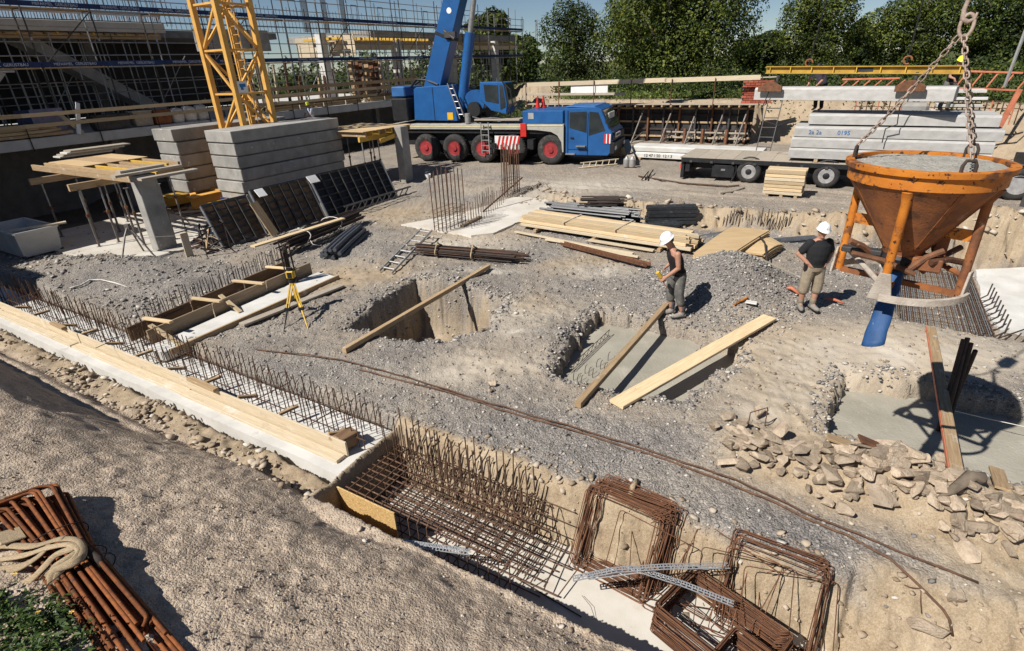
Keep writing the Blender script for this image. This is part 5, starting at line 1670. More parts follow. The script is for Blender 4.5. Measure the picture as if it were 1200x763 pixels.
# boom
bd = (CX * .394 + UP).normalized()
bs0 = K(-6.82, 1.2, 3.0)
bx = CX - bd * CX.dot(bd)
bx.normalize()
by = bd.cross(bx)
def boomsec(s0, s1, w, d):
    mb = MB()
    poly = [(-w / 2, -d / 2), (w / 2, -d / 2), (w / 2, d * .3), (w * .3, d / 2), (-w * .3, d / 2), (-w / 2, d * .3)]
    mb.prism(poly, s1 - s0, bs0 + bd * s0, by, bx) if by.cross(bx).dot(bd) > 0 else mb.prism(poly, s1 - s0, bs0 + bd * s0, bx, by)
    return mb
obj('boom_base_section', boomsec(0, 12.5, .9, .92), m_blue, mc, bevel=.03)
obj('boom_inner_section', boomsec(12.4, 20, .76, .78), m_blue, mc, bevel=.03)
obj('boom_collar', boomsec(3.0, 3.14, .94, .96), m_black, mc)
obj('boom_bracket', MB().box(bs0 + bd * 3.1 - CY * .5 + CX * .4, (.6, .2, .25), CAX).tube(bs0 + bd * 3.3 - CY * .5, bs0 + bd * 2.9 - CY * .55 + CX * .7, .08, 8), m_steel_dark, mc)
obj('boom_plate', MB().tube(bs0 + bd * 4.2 - CY * .47, bs0 + bd * 4.2 - CY * .455, .13, 16), m_white, mc)
c0, c1 = K(-5.15, 1.0, 2.3), K(-4.36, 1.0, 5.95)
obj('lift_cylinder', MB().tube(c0, c1, .25, 18), m_blue, mc, smooth=True)
obj('lift_rod', MB().tube(c1, c1 + (c1 - c0).normalized() * 5.5, .13, 14), m_steel, mc, smooth=True)
obj('hose_reel', MB().tube(K(-4.25, .75, 2.85), K(-4.25, 1.15, 2.85), .55, 24), m_blue, mc, smooth=True)
obj('winch_drum', MB().tube(K(-4.2, .5, 2.5), K(-4.2, 1.2, 2.5), .36, 18), m_black, mc, smooth=True)
# upper cab
obj('upper_cab', MB().prism([(-3.15, 2.45), (-2.36, 2.28), (-2.30, 2.75), (-2.45, 3.72), (-3.72, 3.75), (-3.75, 2.95)], -1.1, K(0, .35, 0), CX, UP), m_blue, mc, bevel=.03)
obj('upper_cab_window', MB().prism([(-3.45, 2.9), (-2.75, 2.78), (-2.75, 3.6), (-3.5, 3.64)], -.02, K(0, .335, 0), CX, UP), m_glass, mc)
obj('upper_cab_window', MB().prism([(-2.66, 2.5), (-2.40, 2.6), (-2.38, 2.8), (-2.52, 3.6), (-2.66, 3.6)], -.02, K(0, .335, 0), CX, UP), m_glass, mc)
obj('upper_cab_screen', MB().prism([(-2.30, 2.6), (-2.20, 2.65), (-2.36, 3.68), (-2.44, 3.66)], -1.0, K(0, .4, 0), CX, UP), m_glass, mc)
obj('upper_cab_frame', MB().path([K(-2.3, .3, 2.3), K(-2.0, .3, 2.8), K(-2.1, .3, 3.4), K(-2.5, .3, 3.76)], .035, 6), m_black, mc)
obj('cab_platform', MB().box(K(-2.8, .6, 2.05), (2.4, 1.0, .07), CAX), m_wood_grey, mc)
obj('deck_hoses', MB().path([K(-4.3, .3, 2.2), K(-3.7, .3, 2.05), K(-3.0, .3, 2.12), K(-2.4, .25, 2.05)], .05, 6).path([K(-1.5, .6, 2.1), K(-1.1, .5, 2.3), K(-.9, .6, 2.2)], .05, 6), m_black, mc, smooth=True)
obj('grey_canister', MB().tube(K(-4.4, .2, 1.88), K(-4.4, .2, 2.35), .15, 12), m_alu, mc, smooth=True)
for i, x in enumerate((-1.2, -1.0)):
    obj('warning_cone', MB().lathe([(.16, 0), (.16, .03), (.11, .04), (.03, .55), (.001, .56)], K(x, 1.7 + .3 * i, 2.46), 12), m_red, label=('nearer' if i == 0 else 'farther') + ' red warning cone standing on the blue crane engine box', cat='cone', smooth=True)
# deck lumber: support plates near the cab
t = thing('ply_crate', 'plywood crate with boards leaning beside the front of the blue crane', 'crate', K(4.8, .6, 0))
obj('crate_box', MB().box(S(28.2, -10.6, .62), (1.1, .8, .7), (AV, AU, UP)), m_ply, t, bevel=.01)
piece('leaning_board', K(3.9, .3, .25), S(28.2, -10.0, 1.05), .35, .05, m_wood_grey, t)
for i, x in enumerate((3.72, 3.98)):
    obj('grey_canister', MB().lathe([(.13, 0), (.15, .05), (.15, .34), (.06, .42), (.05, .48), (.001, .48)], K(x, -.1, .02), 14), m_alu, label=('canister nearest the crane cab' if i == 0 else 'canister nearest the plywood crate') + ', grey and dusty', cat='canister', smooth=True)
ladder('short pale ladder lying on the ground below the crane cab door', K(1.6, -.55, .08), K(3.3, .0, .22), CY * .5 + UP * .3, .35, m_wood_pale, 6)
# ------------------------------------------------------------------ flatbed trailer with precast planks
TA = 23.1
def T(b, y, z):
    """b along the trailer, y away from the camera side face"""
    return S(TA + y, b, z)
TX = (AV, AU, UP)
tl = thing('flatbed_trailer', 'black flatbed trailer with bare deck boards at its near end', 'trailer', T(0, 1.2, .27))
obj('frame', MB().box(T(.9, 1.25, 1.02), (13.2, 2.3, .12), TX).box(T(.9, .75, .82), (13.0, .16, .36), TX).box(T(.9, 1.75, .82), (13.0, .16, .36), TX).box(T(-5.55, 1.25, .82), (.18, 2.3, .5), TX), m_black, tl, bevel=.01)
obj('side_rail', MB().box(T(.9, .03, 1.05), (13.4, .07, .16), TX), m_black, tl)
for k in range(9):
    b0 = -5.85 + k * .68
    piece('deck_plank', T(b0, 1.25, 1.12), T(b0 + .665, 1.25, 1.12), 2.48, .045, m_wood_grey, tl, bev=False)
obj('deck_plate', MB().box(T(4.0, 1.25, 1.12), (7.2, 2.48, .045), TX), m_wood_grey, tl)
for k in range(8):
    obj('lashing_ring', MB().box(T(-5.4 + k * .8, -.02, 1.0), (.1, .05, .08), TX), m_steel_dark, tl)
for b in (-3.2, -.56):
    for y in (0, 2.05):
        c = T(b, y, .44 + .26)
        ax = (AV, UP, AU)
        w = obj('wheel', MB().lathe([(.24, .02), (.27, 0), (.34, -.012), (.40, .01), (.435, .06), (.435, .34), (.40, .38), (.26, .38), (.24, .36)], c, 32, ax, True), m_rubber, tl, smooth=True)
        obj('rim', MB().lathe([(.262, -.002), (.245, -.008), (.22, .03), (.19, .10), (.11, .085), (.10, .02), (.05, .01), (.001, .01)], c, 24, ax), m_hub, w, smooth=True)
        obj('hub_cap', MB().lathe([(.16, .055), (.13, .05), (.12, .0), (.07, -.02), (.001, -.025)], c, 20, ax), m_black, w, smooth=True)
        nb = MB()
        for k in range(8):
            q = c + (AV * math.cos(k * .785) + UP * math.sin(k * .785)) * .15 + AU * .08
            nb.tube(q, q - AU * .035, .014, 6)
        obj('wheel_nuts', nb, m_steel_dark, w)
    obj('axle', MB().tube(T(b, .3, .7), T(b, 2.2, .7), .09, 8), m_black, tl)
    obj('mudguard', MB().path([T(b + math.cos(q) * .54, .2, .72 + math.sin(q) * .5) for q in np.linspace(.5, 2.64, 8)], .03, 6), m_black, tl)
obj('tool_box', MB().box(T(-4.15, .3, .66), (.85, .5, .48), TX), m_black, tl, bevel=.02)
obj('tool_box_lock', MB().box(T(-4.15, .04, .72), (.16, .02, .07), TX), m_steel, tl)
obj('rear_bumper', MB().box(T(-5.75, 1.25, .62), (.12, 2.3, .62), TX), m_black, tl)
obj('tail_lamp', MB().box(T(-5.82, .25, .75), (.05, .3, .14), TX), m_red, tl)
obj('hose_drop', MB().path([T(-3.7, .1, 1.0), T(-3.65, .02, .7), T(-3.72, .0, .45), T(-3.8, -.05, .3)], .025, 6), m_black, tl)
# tractor unit behind the bucket
tr = thing('truck_tractor', 'black truck tractor wheel and mudguard at the far end of the trailer', 'truck', T(5, 1.2, .27))
for b in (4.78, 6.2):
    c = T(b, 0, .49 + .26)
    ax = (AV, UP, AU)
    w = obj('wheel', MB().lathe([(.28, .02), (.31, 0), (.39, -.012), (.45, .01), (.49, .06), (.49, .34), (.45, .38), (.30, .38), (.28, .36)], c, 32, ax, True), m_rubber, tr, smooth=True)
    obj('rim', MB().lathe([(.30, -.002), (.285, -.008), (.26, .03), (.22, .11), (.13, .09), (.12, .02), (.06, .01), (.001, .01)], c, 24, ax), m_hub, w, smooth=True)
obj('mudguard', MB().prism([(5.5, .98), (5.32, 1.14), (4.95, 1.28), (4.55, 1.3), (4.2, 1.18), (4.0, .95), (4.03, .93), (4.22, 1.13), (4.56, 1.25), (4.95, 1.23), (5.3, 1.1), (5.47, .94)], -.5, T(0, -.02, 0) - AV * 0, AV, UP).v and MB().path([T(4.78 + math.cos(q) * .6, .2, .75 + math.sin(q) * .58) for q in np.linspace(.2, 2.94, 12)], .05, 6), m_plastic_black, tr, smooth=True)
obj('frame', MB().box(T(6.2, 1.2, .95), (3.6, 1.0, .35), TX).box(T(6.3, 1.2, 1.3), (2.8, 2.2, .3), TX), m_black, tr, bevel=.02)
obj('side_skirt', MB().box(T(5.9, .02, 1.42), (2.2, .06, .45), TX), m_red_hub, tr, bevel=.01)
obj('cab', MB().box(T(8.3, 1.2, 2.2), (2.0, 2.3, 2.6), TX), m_black, tr, bevel=.05)

def precast(label, b0, b1, a0, a1, z0, z1, group=None, m=None):
    """hollow core plank: sloping grooved side, end chamfer"""
    h = z1 - z0
    mb = MB()
    prof = [(a0, z0), (a1, z0), (a1, z1 - .07), (a1 - .06, z1), (a0 + .06, z1), (a0 + .0, z1 - .07)]
    mb.prism([(p[0], p[1]) for p in prof], b1 - b0, AV * b0, AU, UP) if AU.cross(UP).dot(AV) > 0 else mb.prism([(p[0], p[1]) for p in prof], -(b1 - b0), AV * b0, AU, UP)
    return obj('precast_plank', mb, m or m_precast, label=label, cat='concrete plank', group=group, bevel=.008)
labs = ['lowest precast concrete plank of the stack lying on the trailer', 'second precast plank from the bottom of the trailer stack', 'precast plank with blue handwritten marks on the trailer stack', 'shorter precast plank crowning the trailer stack']
for i, lab in enumerate(labs):
    b0, b1 = ((-1.95, 3.95), (-1.92, 3.95), (-1.88, 4.1), (-1.5, 3.95))[i]
    z0 = 1.26 + i * .372 + (.03 if i == 3 else 0)
    precast(lab, b0, b1, 23.3 + .05 * i + (.22 if i == 3 else 0), 25.45, z0, z0 + .35)
for b in (-1.0, 1.2, 3.6):
    piece('bearer', T(b, .1, 1.2), T(b, 1.9, 1.2), .12, .09, m_wood, label='wooden bearer under the precast stack ' + ('at its rear end' if b < 0 else ('at mid length' if b < 2 else 'at its truck end')), cat='timber bearer')
lettering('2a 2a', .2, m_ink_blue, S(23.388, -1.2, 2.16), AV, UP, bpy.data.objects['precast_plank.002'] if 'precast_plank.002' in bpy.data.objects else None)
lettering('0195', .2, m_ink_blue, S(23.388, -.3, 2.16), AV, UP, bpy.data.objects['precast_plank.002'])
# the lifted plank, its clamps, spreader beam and hoisting chains
PB = 23.6
pl = precast('precast plank hanging from the yellow spreader beam above the trailer', -3.5, 2.65, PB, PB + 1.1, 3.20, 3.63)
sb = thing('spreader_beam', 'yellow steel spreader beam lifting a precast plank over the trailer', 'spreader beam', S(PB + .55, .5, 4.1))
obj('beam_girder', MB().ibeam(S(PB + .55, -3.35, 4.22), S(PB + .55, 2.75, 4.10), .2, .25, .03, .02), m_crane_y2 if 'm_crane_y2' in globals() else m_yellow, sb)
for k in range(9):
    obj('web_stiffener', MB().box(S(PB + .55, -3.2 + k * .72, 4.215 - k * .014), (.03, .18, .19), TX), m_yellow, sb)
obj('beam_print', MB().box(S(PB + .533, -.1, 4.16), (.55, .012, .12), TX), m_ink, sb)
for k, b in enumerate((-2.9, 1.45)):
    cl = obj('lifting_clamp', MB().prism([(-.42, 3.50), (.42, 3.50), (.42, 3.68), (.10, 3.84), (-.10, 3.84), (-.42, 3.68)], .10, S(PB - .02, b, 0) - AU * .1, AV, UP), m_rust_mid, sb, bevel=.01)
    obj('clamp_pin', MB().tube(S(PB - .15, b, 3.78), S(PB + .3, b, 3.78), .07, 10).tube(S(PB + .5, b, 3.7), S(PB + .55, b, 4.05), .05, 8), m_steel_dark, cl)
    obj('clamp_chain', MB().path([S(PB - .15, b, 3.6), S(PB - .2, b - .15, 3.0), S(PB - .2, b - .1, 2.5), S(PB - .2, b + .5 - k * .9, 2.35), S(PB - .2, b + 1.1 - k * 1.5, 2.6 - k * .7)], .018, 5), m_black, cl)
for b, e in ((-1.9, at_a(970, -10, PB + .55)), (1.1, at_a(1085, -10, PB + .55))):
    obj('hoist_rope', MB().path([S(PB + .55, b, 4.35), S(PB + .55, b, 4.35).lerp(e, .25), e + (e - S(PB + .55, b, 4.35)) * 1.5], .022, 5), m_black, sb)
    obj('rope_hook', MB().path([S(PB + .55, b + math.cos(q) * .12, 4.42 + math.sin(q) * .12) for q in np.linspace(0, 5.2, 10)], .03, 6), m_orange_rust, sb)

# both hang a little turned towards the camera at their truck end
for o_ in (pl, sb):
    piv = S(PB + .55, -.4, 0)
    o_.matrix_world = Matrix.Translation(piv) @ Matrix.Rotation(math.radians(-10), 4, 'Z') @ Matrix.Translation(-piv) @ o_.matrix_basis
# beams on the ground behind the bare trailer deck
for i, (z0, z1, b0, b1) in enumerate(((.36, .62, -9.4, -3.2), (.65, .90, -9.35, -3.3))):
    o = precast(('lower' if i == 0 else 'upper') + ' pale concrete plank of the pair lying behind the bare trailer deck', b0, b1, 27.3 + i * .06, 28.5, z0, z1, m=m_conc_pale)
    if i == 0:
        lettering('12 47 / 50  12 / 3', .2, m_ink, S(27.285, -8.0, .48), AV, UP, o)
for b in (-8.9, -6.2, -3.7):
    piece('bearer', S(27.2, b, .31), S(28.6, b, .31), .14, .1, m_wood, label='squared bearer under the plank pair behind the trailer deck ' + ('next to the plywood crate' if b < -8 else ('halfway along' if b < -5 else 'at the stack end')), cat='timber bearer')
# timber pile in front of the trailer
t = thing('timber_stack', 'square stack of pale sawn timber on a pallet in front of the trailer wheels', 'timber stack', S(21.4, -1.7, .25))
for r in range(7):
    for k in range(4):
        piece('plank', S(21.05 + k * .24, -2.35 + .03 * rnd.random(), .43 + r * .115), S(21.05 + k * .24, -1.15 + .05 * rnd.random(), .43 + r * .115), .22, .10, m_wood_new if (r * 3 + k) % 4 else m_wood_pale, t)
for b in (-2.2, -1.75, -1.3):
    piece('pallet_bearer', S(20.95, b, .31), S(21.95, b, .31), .1, .11, m_wood, t)
for k in range(3):
    piece('pallet_board', S(21.1 + k * .35, -2.4, .255), S(21.1 + k * .35, -1.1, .255), .12, .03, m_wood_grey, t)
ladder('steel ladder leaning on the far earth bank behind the trailer', S(25.4, -3.15, .3), S(27.2, -3.1, 3.2), AV, .55, m_steel_dark, 8)
# rails, frames and stuff on top of the far bank
def steel_frame(label, p0, p1, h, n, m, cat='steel frame'):
    t = thing('steel_trestle', label, cat, p0)
    d = UP * h
    for z in (0, 1):
        piece('chord', p0 + d * z, p1 + d * z, .06, .07, m, t)
    for i in range(n):
        q = p0.lerp(p1, i / (n - 1))
        piece('post', q + UP * .06, q + d - UP * .06 + (p1 - p0).normalized() * .22, .05, .05, m, t)
    return t
steel_frame('flat orange steel frame lying on the bank behind the hanging plank', at_a(985, 103, 31), at_a(1052, 102, 31), .35, 6, m_ladder_o)
steel_frame('tall orange steel frame standing on the bank behind the upright chains', at_a(1120, 103, 30), at_a(1192, 106, 30), .62, 5, m_ladder_o)
t = thing('rebar_fence', 'row of rusty steel mesh uprights along the top of the far bank', 'mesh fence', S(28.5, 2, 2.0))
for i in range(30):
    p = at_a(1002 + i * 6.6, 127 + i * .1, 29)
    bar('mesh_bar', p - UP * .5, p + UP * .35, .022, m_ladder_o if i % 4 == 0 else m_rust, t)
for z in (.05, .3):
    bar('mesh_rail', at_a(1000, 126, 29) + UP * z, at_a(1196, 129, 29) + UP * z, .015, m_rust, t)
for i, (px, py, w, lab) in enumerate(((1072, 128, .9, 'grey concrete lump on the bank under the hanging plank'), (1120, 118, 1.4, 'stack of thin pale slabs on the bank beside the chains'))):
    p = at_a(px, py, 28.4)
    if i == 0:
        obj('concrete_lump', MB().box(p, (w, .7, .5), TX), m_conc, label=lab, cat='concrete lump', bevel=.12)
    else:
        t = thing('slab_stack', lab, 'slab stack', p)
        for k in range(4):
            piece('slab', p + AV * (-.7 + .1 * k) + UP * (.25 * k - .4), p + AV * (.9 - .1 * (k % 2)) + UP * (.25 * k - .4), .9, .1, m_conc_pale, t)
p0 = at_a(1176, 132, 28)
piece('rusty_post', p0 - UP * .6, p0 + UP * .8 + AV * .25, .16, .16, m_ladder_o, label='rusty orange post leaning at the end of the far mesh fence', cat='post', up=AU)
p0 = at_a(1188, 225, 22.5)
piece('dark_post', S(22.2, 5.05, .2), S(22.2, 5.15, 2.6), .5, .1, m_steel_dark, label='dark steel plate standing beside the truck tractor wheel', cat='steel plate', up=AU)
p0, p1 = at_a(1188, 72, 30), at_a(1203, 32, 30)
bar('leaning_pole', p0 - (p1 - p0) * .8, p1 + (p1 - p0) * .4, .06, m_alu, label='pale metal pole leaning in front of the shaded trees', cat='pole')
# rods on the haul road edge
for (pts, lab, m, r) in (([(748, 209), (800, 216), (852, 220), (866, 219)], 'long rusty rod lying along the edge of the haul road', m_rust, .03), ([(843, 229), (858, 224), (872, 221)], 'short grey pole lying at the end of the long rusty rod', m_wood_grey, .035), ([(752, 212), (760, 205), (757, 212), (765, 204)], 'bent dark iron scrap at the start of the long rusty rod', m_rust_dark, .03)):
    obj('rod', MB().path([onG(x, y, .05 + (.12 if 'bent' in lab and k % 2 else 0)) for k, (x, y) in enumerate(pts)], r, 6), m, label=lab, cat='rod', smooth=True)
# ------------------------------------------------------------------ middle of the site
def flat_slab(name, label, px, z, t, m, kind=None, cat=None):
    poly = [(at(x, y, z).x, at(x, y, z).y) for x, y in px]
    ar = sum(poly[i][0] * poly[(i + 1) % len(poly)][1] - poly[(i + 1) % len(poly)][0] * poly[i][1] for i in range(len(poly)))
    if ar < 0:
        poly = poly[::-1]
    # uneven poured edge
    out = []
    n = len(poly)
    for i in range(n):
        p, q = Vector(poly[i]), Vector(poly[(i + 1) % n])
        k = max(2, int((q - p).length / .16))
        d = (q - p).normalized()
        for j in range(k):
            w = p.lerp(q, j / k)
            out.append((w.x + (d.y * rnd.uniform(-.03, .03) if j else 0), w.y - (d.x * rnd.uniform(-.03, .03) if j else 0)))
    mb = MB().prism(out, t, (0, 0, z - t))
    return obj(name, mb, m, label=label, cat=cat, kind=kind)

pad = flat_slab('foundation_slab', 'pale concrete foundation slab with two tall rebar cages rising from it', [(470, 263), (552, 276), (578, 273), (657, 238), (640, 231), (602, 231), (540, 250)], .04, .25, m_blind, cat='concrete slab')
def cage(label, c, nu, nv, su, sv, h, r=.014, ties=5, group=None, jit=.02):
    t = thing('rebar_cage', label, 'rebar cage', c, group)
    for i in range(nu):
        for j in range(nv):
            if 0 < i < nu - 1 and 0 < j < nv - 1:
                continue
            p = c + AU * (i - (nu - 1) / 2) * su + AV * (j - (nv - 1) / 2) * sv
            hh = h * rnd.uniform(.92, 1.04)
            bar('vertical_bar', p, p + UP * hh + AU * rnd.uniform(-jit, jit) + AV * rnd.uniform(-jit, jit), r, m_rust, t)
    a, b = (nu - 1) / 2 * su + .02, (nv - 1) / 2 * sv + .02
    for k in range(ties):
        z = .12 + k * (h * .35) / max(1, ties)
        q = [c + AU * x + AV * y + UP * z for x, y in ((-a, -b), (a, -b), (a, b), (-a, b))]
        obj('tie', MB().path(q, .007, 4, closed=True), m_rust, t)
    return t
cage('tall sparse rebar cage on the slab corner nearest the lying ladder', at(528, 266, .04), 6, 4, .21, .16, 1.85, .016)
cage('dense tall rebar cage at the far end of the slab before the crane wheels', at(599, 229, .04), 6, 4, .15, .12, 1.95, .016)
t = thing('dowel_rows', 'low rows of thin dowel bars on the slab between the two cages', 'dowel bars', at(570, 250, .04))
p0, p1 = at(553, 268, .04), at(590, 238, .04)
for row in range(2):
    for k in range(15):
        p = p0.lerp(p1, k / 14) + AV * (-.45 * row)
        bar('dowel', p, p + UP * rnd.uniform(.55, .75) + AU * rnd.uniform(-.03, .03), .010, m_rust, t)
bar('leaning_bar', at(566, 248, .06), at(612, 208, .9) , .03, m_rust, label='rusty pipe leaning on the dense cage from the slab', cat='pipe')
piece('short_board', at(541, 265, .08), at(563, 254, .08), .12, .06, m_wood, label='short brown board lying on the foundation slab between the cages', cat='board')

# timber piles
t = thing('timber_stack', 'long low stack of fresh sawn timbers behind the worker in the dark vest', 'timber stack', onG(700, 278))
A0, A1 = at(609, 267, .05), at(800, 297, .05)
dx = (A1 - A0).normalized()
sd = UP.cross(dx)
gz = max(G(A0), G(A1), G((A0 + A1) / 2))
for k in range(3):
    q = A0.lerp(A1, .12 + .38 * k)
    q.z = gz + .03
    piece('bearer', q - sd * .1, q + sd * 1.35, .1, .09, m_wood, t)
for r in range(3):
    for k in range(10 - r):
        e0, e1 = rnd.uniform(-.1, .12), rnd.uniform(-.15, .25)
        o = sd * (k * .132 + .07 + r * .03)
        z = gz + .125 + r * .095
        piece('timber', A0 + o + dx * e0 + UP * (z - .05 + rnd.uniform(0, .022)), A1 + o + dx * e1 + UP * (z - .05 + rnd.uniform(0, .022)), .108, .086, m_wood_new if (k * 7 + r) % 5 else m_wood_pale, t)
for q in (.3, .62):
    c = A0.lerp(A1, q) + UP * (gz + .38 - .05)
    piece('cross_batten', c - sd * .0, c + sd * 1.15, .05, .025, m_wood_pale, t)
for (x0, y0, x1, y1, w, lab) in ((604, 274, 690, 290, .12, 'pale loose plank lying first in front of the long timber stack'), (640, 283, 742, 300, .14, 'pale loose plank lying second in front of the long timber stack'), (668, 289, 748, 304, .10, 'narrow pale plank nearest the rusty channel beam'), (690, 284, 766, 297, .16, 'wide pale plank tucked under the edge of the long timber stack')):
    piece('loose_plank', onG(x0, y0, .07), onG(x1, y1, .07), w, .04, m_wood_pale, label=lab, cat='plank')
bm = thing('channel_beam', 'rusty steel channel beam lying on gravel in front of the timber stack', 'steel beam', onG(708, 302))
p0, p1 = onG(659, 289, .07), onG(760, 315, .07)
d = (p1 - p0).normalized()
s_ = d.cross(UP)
obj('web', MB().beam(p0 - s_ * .0, p1, .16, .02), m_rust_mid, bm)
obj('flange', MB().beam(p0 + s_ * .075 + UP * .035, p1 + s_ * .075 + UP * .035, .012, .08), m_rust_mid, bm)
obj('flange', MB().beam(p0 - s_ * .075 + UP * .035, p1 - s_ * .075 + UP * .035, .012, .08), m_rust_mid, bm)

def ply_stack(label, corners, n, bow):
    """corners: four surveyed ground points; sheets sag over the heap below"""
    t = thing('plywood_stack', label, 'plywood stack', corners[0])
    c = [Vector(p) for p in corners]
    z0 = sorted(p.z for p in c)[2] - .02
    for i in range(n):
        mb = MB()
        m_ = 7
        vs = []
        sh = AU * rnd.uniform(-.05, .05) + AV * rnd.uniform(-.05, .05)
        for s2 in (0, 1):
            for j in range(m_):
                q = j / (m_ - 1)
                for side in (0, 1):
                    p = (c[0].lerp(c[3], q) if side == 0 else c[1].lerp(c[2], q)) + sh
                    z = z0 + .04 + i * .03 + s2 * .022 - bow * (2 * q - .9) ** 2 * (1 if q > .45 else .3)
                    vs.append(Vector((p.x, p.y, z)))
        fs = []
        for j in range(m_ - 1):
            k = j * 2
            fs.append((k, k + 2, k + 3, k + 1))
            k2 = m_ * 2 + j * 2
            fs.append((k2, k2 + 1, k2 + 3, k2 + 2))
            fs.append((k, k2, k2 + 2, k + 2))
            fs.append((k + 1, k + 3, k2 + 3, k2 + 1))
        fs.append((0, 1, m_ * 2 + 1, m_ * 2))
        e = (m_ - 1) * 2
        fs.append((e, m_ * 2 + e, m_ * 2 + e + 1, e + 1))
        mb.add(vs, fs)
        obj('plywood_sheet', mb, m_ply, t)
    return t
ply_stack('wide stack of plywood sheets right behind the stooping worker', [onG(811, 306), onG(826, 310), onG(899, 284), onG(855, 279)], 6, .05)
ply_stack('thick bowed stack of plywood sheets on the gravel heap between the workers', [onG(858, 303), onG(893, 309), onG(917, 293), onG(898, 283)], 9, .10)
obj('strap', MB().path([onG(888, 292, .35), onG(893, 302, .42), onG(898, 315, .15), onG(902, 322, .05)], .02, 6), m_rust_dark, label='frayed dark strap hanging over the bowed plywood stack', cat='strap', smooth=2)

def profile_bundle(label, p0, p1, rows, cols, s, m, cat='profile bundle', name='profile_bundle', jit=.05, r=None):
    t = thing(name, label, cat, (p0 + p1) / 2)
    d = (p1 - p0).normalized()
    sd = d.cross(UP).normalized()
    for i in range(rows):
        for k in range(cols):
            o = sd * ((k - (cols - 1) / 2) * s * 1.12 + rnd.uniform(-.2, .2) * s) + UP * (i * s + s / 2)
            e = d * rnd.uniform(-jit, jit)
            if r:
                bar('bar', p0 + o + e, p1 + o + e * .5 + sd * rnd.uniform(-.06, .06), r, m, t)
            else:
                piece('profile', p0 + o + e, p1 + o + e * .5, s * .9, s * .9, m, t)
    return t
profile_bundle('neat stack of black plastic profiles on timber below the haul road bank', at(757, 262, -.02), at(814, 261, -.02), 5, 3, .115, m_plastic_black)
profile_bundle('slanting bundle of short black profiles beside the neat black stack', at(757, 274, -.05), at(795, 271, -.05), 3, 5, .10, m_plastic_black, jit=.2)
profile_bundle('long loose heap of black bars below the bank behind the timber stack', at(655, 256, .0), at(742, 266, -.0), 6, 9, .085, m_plastic_black, jit=.6, r=.035, cat='bar heap', name='bar_heap')
profile_bundle('heap of dark tangled bars next to the black bars under the bank', at(688, 256, .05), at(728, 256, .05), 8, 6, .09, m_rust_dark, jit=.35, r=.025, cat='bar heap', name='bar_heap')
profile_bundle('grey tube bundle lying between plywood and the earth bank', at(818, 282, -.15), at(862, 275, -.15), 2, 5, .06, m_steel, jit=.3, r=.02, cat='tube bundle', name='tube_bundle')
profile_bundle('dark tube bundle lying behind the black shirted worker', at(905, 287, -.2), at(985, 280, -.2), 2, 4, .08, m_plastic_grey, jit=.25, r=.04, cat='tube bundle', name='tube_bundle')
# thin stakes against the dark stretch of the bank
t = thing('stake_row', 'row of dark thin stakes standing against the cut bank', 'stakes', onG(880, 268))
for k in range(22):
    p = at(846 + k * 3.6, 271 + .25 * k, -.2)
    bar('stake', p - UP * .1, p + UP * rnd.uniform(.4, .8) + AU * .1, .012, m_rust_dark, t)
# ladder and long bar bundle
ladder('worn aluminium ladder lying askew on the dark bar bundle', onG(452, 321, .05), onG(501, 280, .30), AV, .42, m_alu, 8, railw=.06)
t = thing('bar_bundle', 'long bundle of dark reinforcing bars tied with pale straps beside the lying ladder', 'bar bundle', onG(550, 303))
q0, q1 = onG(492, 297, .06), onG(612, 308, .06)
dx = (q1 - q0).normalized()
sd = dx.cross(UP)
for i in range(30):
    e0, e1 = rnd.uniform(-.35, .2), rnd.uniform(-.3, .25)
    o1, o2 = rnd.uniform(-.2, .2), rnd.uniform(0, .20)
    bar('bar', q0 + sd * o1 + UP * o2 + dx * e0, q1 + sd * (o1 + rnd.uniform(-.05, .05)) + UP * o2 + dx * e1, .016, m_rust_dark if i % 3 else m_rust, t)
for q in (.2, .55):
    c = q0.lerp(q1, q)
    obj('strap', MB().path([c + sd * math.cos(k) * .26 + UP * (.09 + .16 * math.sin(k)) for k in np.linspace(0, 6.283, 16)[:-1]], .02, 5, closed=True).path([c + sd * .2 + UP * .2, c + sd * .05 + UP * .34, c - sd * .1 + UP * .22], .02, 5), m_sling, t, smooth=2)

# boards over the pits
piece('square_timber', onG(404, 414, .06), at(573, 312, .10), .10, .10, m_wood, label='long square timber laid across the empty pit', cat='timber')
piece('square_timber', onG(677, 478, .055), onG(781, 360, .06), .105, .10, m_wood, label='square timber laid across the fresh concrete toward the stooping worker', cat='timber')
p0, p1 = onG(722, 477, .05), onG(901, 376, .07)
piece('wide_plank', p0, p1, .27, .055, m_wood_new, label='wide pale plank bridging the fresh concrete pit', cat='plank')
